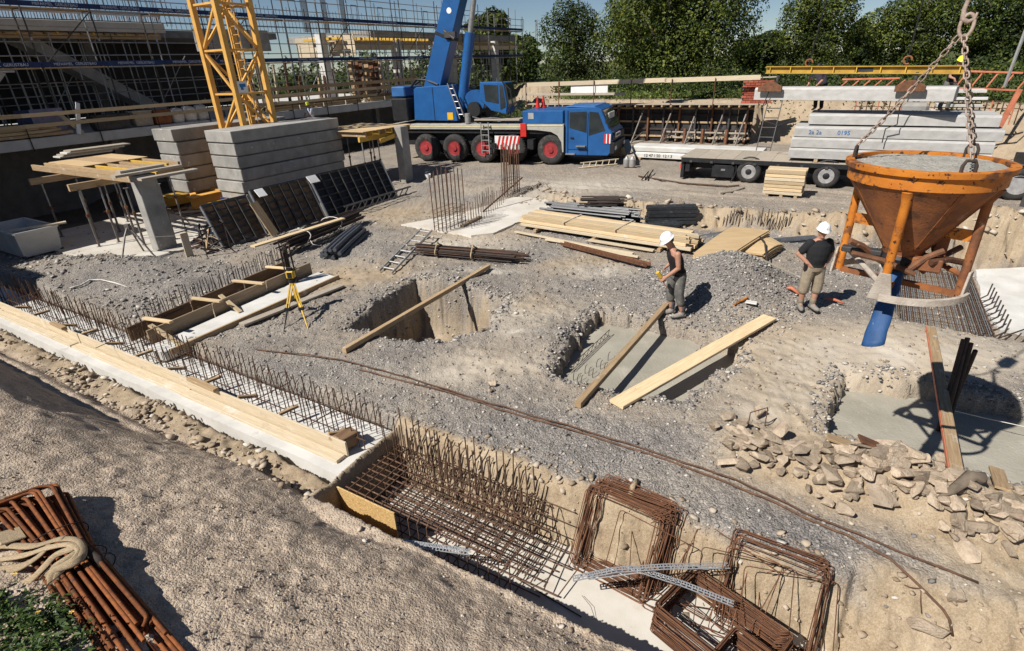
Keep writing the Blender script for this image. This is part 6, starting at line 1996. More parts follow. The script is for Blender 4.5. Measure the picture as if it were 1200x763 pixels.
# fresh concrete in the pits
def fresh(label, poly, z, t):
    c = Vector((sum(p[0] for p in poly) / len(poly), sum(p[1] for p in poly) / len(poly)))
    q = [(c.x + (p[0] - c.x) * 1.1, c.y + (p[1] - c.y) * 1.1) for p in poly]
    ar = sum(q[i][0] * q[(i + 1) % len(q)][1] - q[(i + 1) % len(q)][0] * q[i][1] for i in range(len(q)))
    if ar < 0:
        q = q[::-1]
    # gently uneven float finish
    mb = MB()
    xs = np.array(q)
    x0, y0 = xs.min(0)
    x1, y1 = xs.max(0)
    nx_, ny_ = int((x1 - x0) / .08) + 2, int((y1 - y0) / .08) + 2
    X, Y = np.meshgrid(np.linspace(x0, x1, nx_), np.linspace(y0, y1, ny_))
    D = sdf(q, X, Y)
    Z = z + .012 * fbm(X * 1.5, Y * 1.5) + .006 * fbm(X * 5, Y * 5)
    idx = -np.ones(X.shape, int)
    vs, fs = [], []
    for j in range(ny_):
        for i in range(nx_):
            if D[j, i] < .1:
                idx[j, i] = len(vs)
                vs.append((X[j, i], Y[j, i], Z[j, i]))
    for j in range(ny_ - 1):
        for i in range(nx_ - 1):
            k = (idx[j, i], idx[j, i + 1], idx[j + 1, i + 1], idx[j + 1, i])
            if min(k) >= 0:
                fs.append(k)
    mb.add(vs, fs)
    o = obj('fresh_concrete', mb, m_wet, label=label, cat='fresh concrete', smooth=2)
    sol = o.modifiers.new('thickness', 'SOLIDIFY')
    sol.thickness = .1
    sol.offset = -1
    return o
fresh('fresh grey concrete in the pit between the two crossing boards', PIT_B, -.33, .2)
fresh('large fresh concrete pour carrying the shadow of the orange bucket', POOL, -.34, .2)
# lattice spacer and hooks set in the pit concrete
t = thing('lattice_girder', 'small zigzag lattice girder set in the fresh pit concrete', 'lattice girder', at(685, 418, -.33))
p0, p1 = at(668, 438, -.33), at(714, 394, -.33)
bar('bottom_chord', p0 + UP * .03, p1 + UP * .03, .007, m_rust_dark, t)
bar('top_chord', p0 + UP * .15, p1 + UP * .15, .007, m_rust_dark, t)
zz = []
for k in range(19):
    zz.append(p0.lerp(p1, k / 18) + UP * (.03 if k % 2 else .15))
obj('zigzag', MB().path(zz, .006, 4), m_rust_dark, t)
t = thing('hook_row', 'rows of small curved bar hooks poking out of the pit concrete', 'rebar hooks', at(730, 430, -.33))
for k in range(16):
    p = at(672 + k * 4.5, 446 - 2.6 * k + (k % 3) * 5, -.33)
    if k > 9:
        p = at(790 + (k - 10) * 6, 444 - (k - 10) * 6, -.33)
    d = AU * .12 + AV * rnd.uniform(-.03, .03)
    obj('hook', MB().path([p - UP * .02, p + UP * .10, p + UP * .15 + d * .4, p + UP * .13 + d], .006, 4), m_rust_dark, t)
# short stakes around the empty pit wall
t = thing('stake_row', 'thin rusty stakes along the lit wall of the empty pit', 'stakes', at(540, 370, -1))
for k in range(17):
    q = at(500 + k * 5.6, 348 + k * 1.4, -.6)
    bar('stake', Vector((q.x, q.y, -1.1)), Vector((q.x, q.y, -.45 + .1 * rnd.random())), .009, m_rust, t)

# total station on a yellow tripod, with the dark rod bundle behind it
t = thing('survey_tripod', 'yellow and black survey tripod with a yellow laser level on top', 'survey tripod', onG(345, 378))
head = at_d(342, 328, 11.9)
feet = [onG(333, 386), onG(361, 385), onG(352, 366)]
for i, q in enumerate(feet):
    d = (q - head)
    n_ = d.cross(UP).normalized()
    lg = obj('leg', MB().beam(head + n_ * .03 + UP * -.02, head.lerp(q, .62) + n_ * .02, .028, .035).beam(head - n_ * .03 - UP * .02, head.lerp(q, .62) - n_ * .02, .028, .035), m_yellow, t)
    obj('leg_foot', MB().tube(head.lerp(q, .5), q, .024, 8, .012), m_yellow if i == 1 else m_black, lg)
    obj('leg_clamp', MB().box(head.lerp(q, .6), (.1, .1, .06)), m_black, lg)
obj('tripod_head', MB().tube(head - UP * .04, head + UP * .02, .09, 14), m_black, t)
lv = thing('laser_level', 'yellow and black laser level mounted on the survey tripod', 'laser level', head + UP * .02)
obj('level_body', MB().box(head + UP * .13, (.17, .15, .17)), m_yellow, lv, bevel=.02)
obj('level_band', MB().box(head + UP * .13 - Vector((0, .078, 0)), (.09, .01, .12)).tube(head + UP * .215, head + UP * .26, .055, 12), m_black, lv)
obj('carry_handle', MB().path([head + Vector((-.07, 0, .2)), head + Vector((-.06, 0, .28)), head + Vector((.06, 0, .28)), head + Vector((.07, 0, .2))], .013, 6), m_black, lv)
t = thing('rod_bundle', 'upright bundle of dark steel rods standing in the slot behind the yellow tripod', 'rod bundle', onG(346, 335))
c = onG(342, 334)
for i in range(15):
    o = AU * rnd.uniform(-.14, .14) + AV * rnd.uniform(-.12, .12)
    bar('rod', c + o, c + o * .9 + UP * rnd.uniform(.8, 1.1) + AV * rnd.uniform(-.05, .05), .018, m_rust_dark, t)

m_board = mat('form_board_brown', (.36, .27, .18), (.24, .17, .105), 4, .8, .25, 30, stretch=WG, spots=[((.42, .38, .33), 4, .6, .12), ((.11, .08, .05), 6, .66, .06)])
# foundation beam trough with its form boards
tr = thing('beam_form', 'brown form boards of a narrow foundation beam with pale spacers across', 'formwork', at(280, 360, 0))
def line(p, q, k):
    return Vector(p).lerp(Vector(q), k)
L0, L1_ = at(152, 398, .0), at(338, 316, .0)        # inner low board
M0, M1_ = at(176, 404, .0), at(366, 320, .0)        # tall board facing the blinding strip
for k in range(3):
    a0, a1 = k / 3 + .004, (k + 1) / 3 - .004
    piece('form_board', line(L0, L1_, a0) + UP * .10, line(L0, L1_, a1) + UP * .10, .035, .32, m_form, tr)
    piece('form_board', line(M0, M1_, a0) + UP * .12, line(M0, M1_, a1) + UP * .12, .04, .36, m_board, tr)
for k in (.1, .36, .62, .86):
    p, q = line(L0, L1_, k) + UP * .285, line(M0, M1_, k) + UP * .325
    piece('spacer_batten', p - (q - p) * .1, q + (q - p) * .25, .09, .045, m_wood_new, tr)
for (x0, y0, x1, y1) in ((176, 381, 212, 404), (258, 346, 282, 366)):
    piece('raker', at(x0, y0, .32), at(x1, y1, .04), .10, .04, m_wood_new, tr)
flat_slab('blinding_strip', 'pale blinding strip beside the brown form boards', [(168, 409), (192, 413), (396, 324), (372, 319)], .03, .2, m_conc_pale, kind='structure')
piece('edge_board', at(200, 413, .02), at(397, 325, .03), .05, .13, m_wood, label='low edge board along the pale blinding strip', cat='board')
piece('scaffold_plank', onG(284, 383, .05), onG(401, 337, .06), .20, .05, m_wood_grey, label='weathered plank lying on gravel parallel to the blinding strip', cat='plank')
dr = thing('dowel_rows', 'long row of dowel bars standing along the brown form boards', 'dowel bars', at(220, 360, 0))
for k in range(58):
    for r in range(2):
        q = Vector(at(112, 408, 0)).lerp(at(334, 306, 0), k / 57) + AV * (-.02 + .30 * r) * 1
        if r == 1 and k % 2:
            continue
        z = G(q) - .05
        bar('dowel', Vector((q.x, q.y, z)), Vector((q.x, q.y, z + rnd.uniform(.42, .6))) + AU * rnd.uniform(-.03, .03), .009, m_rust_dark, dr, n=5)
for z in (.18,):
    bar('tie_bar', at(112, 408, z), at(334, 306, z), .007, m_rust_dark, dr, n=5)
# loose hose and cords at the left
obj('pale_hose', MB().path([onG(83, 340, .03), onG(95, 336, .04), onG(106, 331, .04), onG(120, 330, .03), onG(136, 333, .03), onG(152, 338, .02)], .022, 6), m_bag, label='pale hose end snaking over the grey spoil heap', cat='hose', smooth=2)
obj('cord', MB().path([onG(0, 330, .03), onG(26, 338, .03), onG(50, 346, .02)], .008, 5), m_bag, label='thin pale cord on the ground near the A5 mortar tub', cat='cord')
obj('cord', MB().path([S(8.0, -17.4, .55), onG(230, 290, .4), onG(262, 296, .06)], .006, 5), m_bag, label='taut pale cord running from the free standing column to the ground', cat='cord')
# long bars lying over the gravel
def lying(label, pts, r, m=m_rust, cat='rebar', lift=.02, tail=None):
    ps = []
    for (x0, y0), (x1, y1) in zip(pts[:-1], pts[1:]):
        for k in range(5):
            q = k / 5
            ps.append(onG(x0 + (x1 - x0) * q, y0 + (y1 - y0) * q, lift))
    ps.append(onG(*pts[-1], lift))
    # a bar spans the hollows
    for _ in range(40):
        for i in range(1, len(ps) - 1):
            ps[i].z = max(ps[i].z, (ps[i - 1].z + ps[i + 1].z) / 2)
    if tail is not None:
        e_ = ps[-1].copy()
        for k in range(1, 15):
            q = e_.lerp(tail, k / 14)
            q.z = max(q.z, G(q) + lift)
            ps.append(q)
        for _ in range(30):
            for i in range(len(ps) - 14, len(ps) - 1):
                ps[i].z = max(ps[i].z, (ps[i - 1].z + ps[i + 1].z) / 2)
    return obj('lying_bar', MB().path(ps, r, 6), m, label=label, cat=cat, smooth=2)
lying('long thin rusty bar running over the gravel past the rubble, upper of a pair', [(300, 411), (400, 424), (480, 445), (560, 471), (640, 494), (760, 530), (860, 566), (960, 612), (1030, 640), (1145, 685)], .012, lift=.03)
lying('long rusty bar with a bent end running beside the upper one above the trench', [(420, 434), (500, 455), (580, 480), (660, 503), (780, 540), (880, 580), (980, 625), (1010, 639)], .013, tail=onG(1130, 716, .03))
lying('thin wire lying on the sand beside the bent bar end', [(1062, 680), (1090, 697)], .006)
t = thing('bar_loop', 'square loop of thin bar standing in the gravel beside the rubble', 'rebar loop', onG(885, 500))
q = onG(876, 502)
obj('loop', MB().path([q, q + UP * .26, onG(896, 497) + UP * .28, onG(896, 500)], .008, 5), m_rust, t)
# mesh pit under the bucket
t = thing('mesh_mat', 'thick mat of parallel steel bars lying in the sunken bay under the bucket', 'rebar mat', S(15, 2.5, -.4))
for k in range(46):
    b = 1.35 + k * .040
    a0 = 12.55 + rnd.uniform(-.1, .1)
    z = -.40 + .02 * rnd.random()
    bar('mat_bar', S(a0, b, z), S(17.3 + rnd.uniform(-.2, .2), b + .04, z + .05), .010, m_steel if k % 3 else m_rust, t, n=5)
for k in range(14):
    a = 12.8 + k * .33
    bar('cross_bar', S(a, 1.3, -.43), S(a, 3.2, -.43), .010, m_rust, t, n=5)
for k in range(9):
    a = 13.0 + k * .26
    obj('bent_end', MB().path([S(a, 2.95, -.40), S(a, 3.16, -.38), S(a + .02, 3.28, -.27), S(a + .04, 3.30, .0)], .016, 5), m_rust_dark, t, smooth=2)
for k in range(11):
    p = S(12.35 + .06 * k, 2.6 + k * .14, -.45)
    bar('stub', p, p + UP * .35 + AV * .12, .012, m_rust_dark, t)
bar('stray_bar', S(12.6, 3.0, -.35), S(13.2, 4.0, .12), .014, m_rust_dark, label='single dark bar sticking up out of the sunken bay edge', cat='rebar')
o = flat_slab('floor_slab', 'smooth pale concrete slab in the sunken bay beside the bar mat', [(1143, 316), (1200, 313), (1290, 316), (1300, 392), (1172, 387), (1152, 360)], -.44, .3, m_conc_pale, cat='concrete slab')
for k in range(6):
    p = S(14.6 + .35 * k, 1.3 + .03 * k, -.3)
    obj('concrete_lump', MB().box(p, (.25 + .1 * (k % 3), .22, .3), (AV, AU, UP)), m_conc_pale if k % 2 else m_conc, label=['small pale concrete cube at the mat corner nearest the bucket foot', 'grey concrete chunk second along the mat edge', 'pale concrete chunk third along the mat edge', 'grey concrete chunk fourth along the mat edge', 'pale concrete chunk fifth along the mat edge', 'grey concrete chunk last along the mat edge under the bank'][k], cat='concrete chunk', bevel=.04)
# pool side things
q0, q1 = onG(1090, 388, .06), onG(1118, 568, .08)
t = thing('form_plank', 'narrow red stained plank laid across the large concrete pour', 'plank', q0)
piece('plank_body', q0, q1, .13, .055, m_wood, t)
piece('red_edge', q0 - AV * .075, q1 - AV * .075, .012, .05, m_ladder_o, t)
t = thing('starter_bars', 'four thick dark bars leaning out of the large concrete pour', 'rebar', at(1100, 508, -.34))
for k, (dx_, dy_, tx, ty, d) in enumerate(((0, 0, 1129, 398, 0), (5, 3, 1134, 396, .06), (10, 0, 1138, 402, .10), (13, -20, 1143, 411, .16))):
    p = at(1099 + dx_, 506 + dy_, -.36)
    q = at_d(tx, ty, 7.55)
    bar('thick_bar', p, q, .030, m_rust_dark, t, n=8)
obj('cord', MB().path([at(1112, 480, -.05), at(1150, 489, -.1), at(1205, 501, -.06), at(1260, 512, .02)], .006, 5), m_bag, label='white string stretched low over the large concrete pour', cat='cord')
# orange shovel bits and scraps near the black shirted worker
for (x0, y0, x1, y1, r, lab) in ((921, 340, 938, 349, .04, 'orange plastic scrap lying just behind the black shirted worker'), (965, 353, 990, 359, .035, 'long orange plastic scrap lying in the shadow of the black shirted worker')):
    p, q = onG(x0, y0, .04), onG(x1, y1, .05)
    obj('plastic_scrap', MB().path([p, p.lerp(q, .3) + UP * .05, p.lerp(q, .7) + UP * .03, q], r, 6, rs=[r * .4, r, r * .8, r * .3]), m_ladder_o, label=lab, cat='plastic scrap', smooth=2)
sh = thing('shovel', 'orange handled tool with a pale blade lying beside the bowed plywood stack', 'tool', onG(880, 325))
bar('handle', onG(866, 320, .06), onG(880, 326, .07), .02, m_orange, sh)
obj('blade', MB().box(onG(885, 328, .06), (.22, .15, .03), (AV, AU, UP)), m_conc_pale, sh, bevel=.01)
piece('stray_lath', onG(880, 319, .04), onG(948, 333, .05), .06, .03, m_wood_grey, label='thin grey lath lying on gravel between plywood and the black shirted worker', cat='lath')
# ------------------------------------------------------------------ strip footing with starter bars
ft = thing('strip_footing', 'long pale concrete strip footing with rows of starter bars', 'footing', S(4.3, -10, -.6))
mb = MB()
n = 60
rs = random.Random(4)
vs, fs = [], []
ring = [(3.76, -.9), (4.86, -.9), (4.86, -.2), (3.76, -.2)]
for i in range(n + 1):
    b = -5.06 - i * 24 / n
    for (a, z) in ring:
        vs.append(S(a + (.012 * rs.uniform(-1, 1)), b, z + (.006 * rs.uniform(-1, 1) if z > -.5 else 0)))
for i in range(n):
    for k in range(4):
        l = (k + 1) % 4
        fs.append((i * 4 + k, (i + 1) * 4 + k, (i + 1) * 4 + l, i * 4 + l))
fs.append((0, 1, 2, 3))
fs.append((n * 4 + 3, n * 4 + 2, n * 4 + 1, n * 4))
obj('footing_strip', mb.add(vs, fs), m_conc_pale, ft)
for r, a in enumerate((4.36, 4.72)):
    for k in range(104):
        b = -5.25 - k * .122
        h = rnd.uniform(.50, .66)
        bar('starter_bar', S(a + rnd.uniform(-.02, .02), b, -.24), S(a + rnd.uniform(-.04, .04), b + rnd.uniform(-.035, .035), -.2 + h), .0085, m_rust, ft, n=5)
for a in (4.34, 4.74):
    bar('lacing_bar', S(a, -5.2, -.02), S(a, -18, -.02), .008, m_rust, ft, n=5)
for k in range(9):
    b = -6.2 - k * 1.35
    bar('link_bar', S(4.2, b, .02), S(4.85, b + .1, .05), .009, m_rust, ft, n=5)
# boards along the footing
fb = thing('edge_formwork', 'pale edge form boards standing along the strip footing', 'formwork', S(4.1, -9, -.2))
for k in range(4):
    b1 = -5.36 - k * 3.9
    piece('form_board', S(4.12 + .012 * (k % 2), b1, -.075), S(4.12 + .012 * (k % 2), b1 - 3.89, -.075), .03, .245, m_wood_pale, fb)
    piece('sole_plank', S(4.0 + .015 * (k % 2), b1 - .02 + .1 * (k % 2), -.172), S(4.0, b1 - 3.85, -.172), .16, .05, m_wood_pale, fb)
for k in range(11):
    b = -5.6 - k * 1.05 - .2 * rnd.random()
    p, q = S(4.14, b, .05), S(4.42, b + .1, -.05 + .12 * (k % 2))
    piece('batten', p, q, .055, .05, m_wood, fb)
piece('corner_block', S(4.16, -5.55, -.06), S(4.42, -5.5, -.06), .22, .2, m_form, fb)
piece('brace_board', S(4.12, -5.6, .02), S(4.5, -5.75, -.1), .16, .04, m_wood, fb)
for (b, L, lab) in ((-8.3, .8, 'short brown board lying on the pale form board halfway along the footing'), (-13.6, .6, 'brown end block lying on the footing boards near the photo edge')):
    piece('brown_board', S(4.08, b, .085), S(4.10, b - L, .085), .10, .06, m_wood, label=lab, cat='board')
# ------------------------------------------------------------------ trench: lean concrete, cage, strand board
obj('trench_floor', MB().box(S(4.1, -1.0, -.93), (1.5, 8.3, .14), (AU, AV, UP)), m_blind, kind='structure')
ob = piece('strand_board', S(3.585, -5.16, -.56), S(3.585, -4.02, -.56), .02, .74, m_osb, label='yellowish strand board standing at the near edge of the rebar cage', cat='board')
cg = thing('rebar_cage', 'wide rusty rebar cage lying in the trench behind the strand board', 'rebar cage', S(4.2, -3.6, -.85))
NB = 11
for k in range(NB):
    a = 3.70 + k * .103
    e = rnd.uniform(-.08, .08)
    bar('top_long_bar', S(a, -5.0, -.27), S(a + .01, -2.55 + e, -.30 - .05 * rnd.random()), .0095, m_rust_cage, cg)
    bar('bottom_long_bar', S(a, -5.0, -.80), S(a + .03, -2.12 + rnd.uniform(-.15, .2), -.81), .0095, m_rust_cage, cg)
    if k % 2 == 0:
        bar('top_long_bar', S(a + .05, -4.4, -.30), S(a + .06, -2.2 + e, -.34), .008, m_rust_cage, cg)
for k in range(18):
    b = -4.92 + k * .148
    x0, x1 = 3.66, 4.74
    obj('stirrup', MB().path([S(x0, b, -.78), S(x0, b, -.30), S(x0 + .04, b, -.26), S(x1 - .04, b, -.26), S(x1, b, -.30), S(x1, b, -.78), S(x1 - .04, b, -.82), S(x0 + .04, b, -.82)], .0075, 5, closed=True), m_rust_cage, cg)
    if k % 2 == 0:
        obj('inner_stirrup', MB().path([S(4.0, b + .05, -.8), S(4.0, b + .05, -.29), S(4.4, b + .05, -.29), S(4.4, b + .05, -.8)], .0065, 4, closed=True), m_rust_cage, cg)
for r, (a, z1) in enumerate(((4.50, .22), (4.62, .30), (4.76, .34))):
    for k in range(20):
        b = -4.95 + k * .118 + .03 * r
        bar('upright_bar', S(a, b, -.82), S(a + rnd.uniform(-.03, .03), b + rnd.uniform(-.03, .03), z1 + rnd.uniform(-.12, .08) - .008 * k), .0085, m_rust_cage, cg, n=5)
for k in range(9):
    b = -3.2 + k * .16
    bar('loose_cross_bar', S(3.66 + .03 * k, b, -.36 - .05 * k), S(4.66, b + rnd.uniform(-.1, .1), -.42 - .04 * k), .008, m_rust_cage, cg, n=5)
bar('stray_bar', S(3.95, -2.5, -.85), S(3.86, -1.6, -.85), .008, m_rust_dark, label='single thin bar lying on the trench floor past the cage end', cat='rebar')

def strip(label, pts, w=.06, up=UP):
    """perforated zinc expansion strip: a folded strip pierced by rows of slots"""
    t = thing('perforated_strip', label, 'metal strip', pts[0])
    ps = [Vector(p) for p in pts]
    mb = MB()
    L = []
    m_ = 26
    for i in range(m_ + 1):
        q = i / m_ * (len(ps) - 1)
        k = min(int(q), len(ps) - 2)
        L.append(ps[k].lerp(ps[k + 1], q - k))
    for i in range(m_):
        d = (L[i + 1] - L[i]).normalized()
        s_ = d.cross(up).normalized()
        for e in (-1, 0, 1):
            mb.beam(L[i] + s_ * e * w * .48, L[i + 1] + s_ * e * w * .48, .012, .006)
        c = L[i]
        mb.beam(c - s_ * w * .5, c + s_ * w * .5, .014, .006)
        mb.beam((L[i] + L[i + 1]) / 2 - s_ * w * .5 + UP * .004, (L[i] + L[i + 1]) / 2 + UP * .004, .012, .006)
    obj('strip_body', mb, m_zinc, t)
    return t
strip('perforated zinc strip lying along the near edge of the rebar cage', [at(461, 634, -.42), at(500, 640, -.36), at(552, 647, -.34)], .09)

# ------------------------------------------------------------------ bundles of rectangular stirrups
def ring_mesh(w, h, r, name='stirrup'):
    key = ('ring', round(w, 2), round(h, 2), r)
    me = _meshes.get(key)
    if me is None:
        c = .045
        pts = []
        for (x, y, a0) in ((w / 2 - c, h / 2 - c, 0), (-w / 2 + c, h / 2 - c, 90), (-w / 2 + c, -h / 2 + c, 180), (w / 2 - c, -h / 2 + c, 270)):
            for k in range(3):
                t_ = math.radians(a0 + 45 * k)
                pts.append((x + c * math.cos(t_), y + c * math.sin(t_), 0))
        m = MB().path(pts, r, 5, closed=True)
        m.path([(w / 2 - c, h / 2, r), (w / 2 - c - .07, h / 2 - .07, r)], r, 5)
        me = bpy.data.meshes.new(name)
        me.from_pydata(m.v, [], m.f)
        me.materials.append(m_rust_mid)
        me.polygons.foreach_set('use_smooth', [True] * len(me.polygons))
        _meshes[key] = me
    return me

def ring_at(parent, c, X, Y, w=.92, h=.98, r=.0055, jit=.035):
    X, Y = Vector(X).normalized(), Vector(Y)
    X = (X + Vector((rnd.uniform(-jit, jit), rnd.uniform(-jit, jit), rnd.uniform(-jit, jit)))).normalized()
    Y = (Y - X * Y.dot(X)).normalized()
    return place('stirrup', ring_mesh(w + .02 * rnd.choice((-1, 0, 1)), h + .02 * rnd.choice((-1, 0, 1)), r), (X, Y, X.cross(Y)), c, parent)

# standing bundle against the trench wall
st = thing('stirrup_bundle', 'standing bundle of rusty rectangular stirrups with a pale strap over its top', 'stirrup bundle', S(4.6, -1.45, -.85))
for i in range(46):
    q = i / 45
    foot = S(4.40 + .36 * q + rnd.uniform(-.03, .03), -1.52 + .12 * q + rnd.uniform(-.06, .06), -.84)
    lean = (UP + AU * (.68 - .30 * q + rnd.uniform(-.08, .08)) + AV * rnd.uniform(-.09, .09)).normalized()
    if i % 9 == 4:
        lean = (lean - AU * .15 + AV * .1).normalized()
    ring_at(st, foot + lean * .49, AV + AU * (-.08 + rnd.uniform(-.05, .05)), lean)
sp = S(5.18, -1.5, .02)
obj('strap', MB().path([sp + AU * .15, sp - AU * .05 + UP * .06, sp - AU * .18 - UP * .10, sp - AU * .22 - UP * .42 + AV * .02, sp - AU * .2 - UP * .62 + AV * .06], .03, 8, rs=[.02, .035, .04, .03, .015]), m_sling, st, smooth=2)
obj('tie_wire', MB().path([S(4.1, -1.7, -.83), S(4.0, -1.55, -.8), S(3.9, -1.45, -.84)], .003, 4), m_rust_dark, st)
# second, thinner standing bundle
s2 = thing('stirrup_bundle', 'thin row of rectangular stirrups standing against the trench end wall', 'stirrup bundle', S(4.8, .15, -.8))
for i in range(10):
    q = i / 9
    foot = S(4.50 + .14 * q + rnd.uniform(-.01, .01) + (0 if i % 5 else -.14), .17 + rnd.uniform(-.04, .04), -.84)
    lean = (UP + AU * (.50 + rnd.uniform(-.06, .06)) + AV * rnd.uniform(-.04, .10)).normalized()
    ring_at(s2, foot + lean * .49, AV + AU * (-.06 + rnd.uniform(-.05, .05)), lean)
# lying pile
s3 = thing('stirrup_pile', 'box shaped pile of rusty stirrups lying flat on the trench floor', 'stirrup pile', S(4.4, -.1, -.85))
tx = (S(4.40, .5) - S(4.75, -.5)).normalized()
ty = UP.cross(tx)
cc = S(4.25, -.24, 0)
for i in range(36):
    q = i / 35
    c = cc + UP * (-.83 + .42 * q) + tx * (.05 * q + rnd.uniform(-.02, .02)) + ty * rnd.uniform(-.02, .02)
    ring_at(s3, c, tx, ty + UP * rnd.uniform(-.01, .03), 1.12, .74, .006, .02)
for i in range(12):
    # a few have slid off and lean over the pile
    q = i / 11
    foot = S(4.30 + .3 * rnd.random(), -1.0 + 1.3 * q, -.80 + .1 * rnd.random())
    lean = (UP * rnd.uniform(.35, .9) + AU * rnd.uniform(.2, .9) + AV * rnd.uniform(-.5, .5)).normalized()
    ring_at(s3, foot + lean * .40, AV + AU * rnd.uniform(-.35, .35), lean, .92, .86, .0055, .08)
s4 = thing('stirrup_pile', 'second flat pile of stirrups half cut off by the photo edge', 'stirrup pile', S(3.9, .5, -.85))
for i in range(26):
    q = i / 25
    c = S(3.95, .35, 0) + UP * (-.83 + .34 * q) + tx * (.06 * q + rnd.uniform(-.02, .02)) + ty * rnd.uniform(-.02, .02) - ty * .05
    ring_at(s4, c, tx, ty, 1.12, .5, .006, .02)
z = -.36
strip('curved perforated zinc strip arching over the standing stirrups, upper end high', [at(672, 678, -.42), at(720, 668, -.30), at(780, 664, -.24), at(854, 663, -.22)], .07)
strip('straight perforated zinc strip crossing down over the lying stirrup pile', [at(690, 676, -.40), at(750, 668, -.30), at(800, 684, -.3), at(860, 708, -.34)], .07)

# ------------------------------------------------------------------ rubble: each broken rock on its own
def rock_mesh(seed, sx, sy, sz):
    rs = np.random.RandomState(seed)
    bm_ = MB()
    import bmesh
    b = bmesh.new()
    n = 13
    pts = rs.normal(size=(n, 3))
    pts /= np.linalg.norm(pts, axis=1, keepdims=True)
    pts *= (.75 + .35 * rs.rand(n, 1))
    # broken slabs: clip to flat faces
    pts[:, 2] = np.clip(pts[:, 2], -.55, .45 + .25 * rs.rand())
    pts[:, 0] = np.clip(pts[:, 0], -.8, .75)
    for p in pts:
        b.verts.new((p[0] * sx, p[1] * sy, p[2] * sz))
    r = bmesh.ops.convex_hull(b, input=b.verts)
    bmesh.ops.delete(b, geom=[e for e in r['geom_interior'] if isinstance(e, bmesh.types.BMVert)], context='VERTS')
    bmesh.ops.dissolve_limit(b, angle_limit=.18, verts=b.verts, edges=b.edges)
    bmesh.ops.bevel(b, geom=list(b.edges), offset=.035 * min(sx, sy, sz) * 2, segments=1, affect='EDGES', clamp_overlap=True)
    bmesh.ops.triangulate(b, faces=b.faces)
    bmesh.ops.subdivide_edges(b, edges=b.edges, cuts=1, use_grid_fill=True)
    for v in b.verts:
        q = Vector(v.co) * (5.0)
        v.co += v.normal * (mnoise.noise(q + Vector((seed, 0, 0))) * .05 * (sx + sy) * .5)
    me = bpy.data.meshes.new('rock')
    b.to_mesh(me)
    b.free()
    me.materials.append(m_rock)
    return me
rock_me = [rock_mesh(i, *d) for i, d in enumerate([(.5, .42, .34), (.55, .35, .3), (.6, .3, .22), (.5, .45, .25), (.42, .4, .38), (.65, .38, .18), (.5, .3, .3), (.55, .5, .2), (.6, .25, .25), (.48, .4, .42)])]
RG = 'broken rocks in the rubble heap'
def rock(px, py, size, k, lab, lift=.28, tilt=.5, zz=0, group=RG, name='rock', m=None):
    p = onG(px, py, size * lift + zz)
    o = bpy.data.objects.new(name, rock_me[k % 10])
    COL.objects.link(o)
    o.location = p
    o.scale = (size * (1.3 if group is None else 1),) * 3
    o.rotation_euler = (rnd.uniform(-tilt, tilt), rnd.uniform(-tilt, tilt), rnd.uniform(0, 6.28))
    return tag(o, lab, 'rock', group)
named = [
    (852, 523, .30, 0, 'round pale boulder at the near tip of the rubble beside the bar loop'),
    (873, 517, .30, 1, 'narrow upright pale rock leaning beside the round boulder'),
    (852, 492, .26, 3, 'pointed pale rock crowning the small rock cluster by the gravel'),
    (834, 503, .20, 4, 'smaller pale rock at the outer side of the small rock cluster'),
    (898, 509, .20, 2, 'light rock lying just behind the square bar loop'),
    (970, 571, .34, 3, 'broad tan slab with a flat top at the gravel side of the heap'),
    (998, 566, .22, 4, 'whitish round stone in the middle of the rubble heap'),
    (989, 602, .26, 9, 'tall yellowish block at the lower edge of the heap'),
    (968, 592, .18, 6, 'chalky white fragment beside the tall yellowish block'),
    (1030, 568, .30, 8, 'squared brick like block lying crosswise on the heap'),
    (1026, 590, .36, 5, 'wide tan slab sloping down below the squared block'),
    (1052, 585, .32, 7, 'angular slab leaning on the wide tan slab'),
    (1096, 589, .32, 2, 'pale slab beside the dark curved crust on the heap'),
    (1065, 595, .24, 6, 'small block between the angular slab and the pale slab'),
    (1120, 617, .28, 1, 'grey tan stone under the dark curved crust'),
    (1138, 624, .32, 8, 'long block with a dark end face at the foot of the heap'),
    (1160, 618, .40, 0, 'largest reddish tan boulder near the photo edge'),
    (1185, 632, .30, 4, 'pale round boulder lowest at the photo edge'),
    (1130, 649, .24, 5, 'flat pale stone lying alone below the rubble heap'),
    (1142, 600, .26, 3, 'light grey slab wedged above the long block'),
    (1190, 600, .34, 7, 'pinkish slab at the photo edge above the pale boulder'),
    (1032, 540, .30, 9, 'steep tan block on the crest of the heap by the concrete pour'),
    (1052, 545, .30, 0, 'squarish block on the crest beside the steep tan block'),
    (1012, 548, .26, 2, 'dark tipped splinter slab standing on the crest'),
    (985, 545, .30, 5, 'thin slab edge on pointing down from the crest'),
    (950, 535, .26, 3, 'flat broken slab near the concrete corner end of the heap'),
    (938, 560, .22, 6, 'small tan block at the gravel edge between the cluster and the heap'),
    (905, 534, .20, 4, 'tan lump half buried beyond the small rock cluster'),
    (577, 452, .16, 1, 'pale stone lying alone on the gravel beside the long bars'),
    (575, 459, .13, 6, 'little tan stone touching the pale stone on the gravel'),
    (1102, 713, .30, 7, 'flat rounded boulder sunk in the sand beside the bent bar end'),
    (1118, 700, .20, 4, 'small pale boulder behind the flat rounded one in the sand'),
    (566, 388, .15, 5, 'white chunk of dried concrete beside the empty pit'),
    (637, 348, .12, 4, 'dark round stone on the gravel between the two pits'),
]
for t_ in named:
    rock(*t_, group=None)
rr = random.Random(77)
axis_ = [(848, 512), (905, 528), (960, 556), (1010, 565), (1060, 578), (1110, 592), (1160, 606), (1215, 622)]
cnt = 0
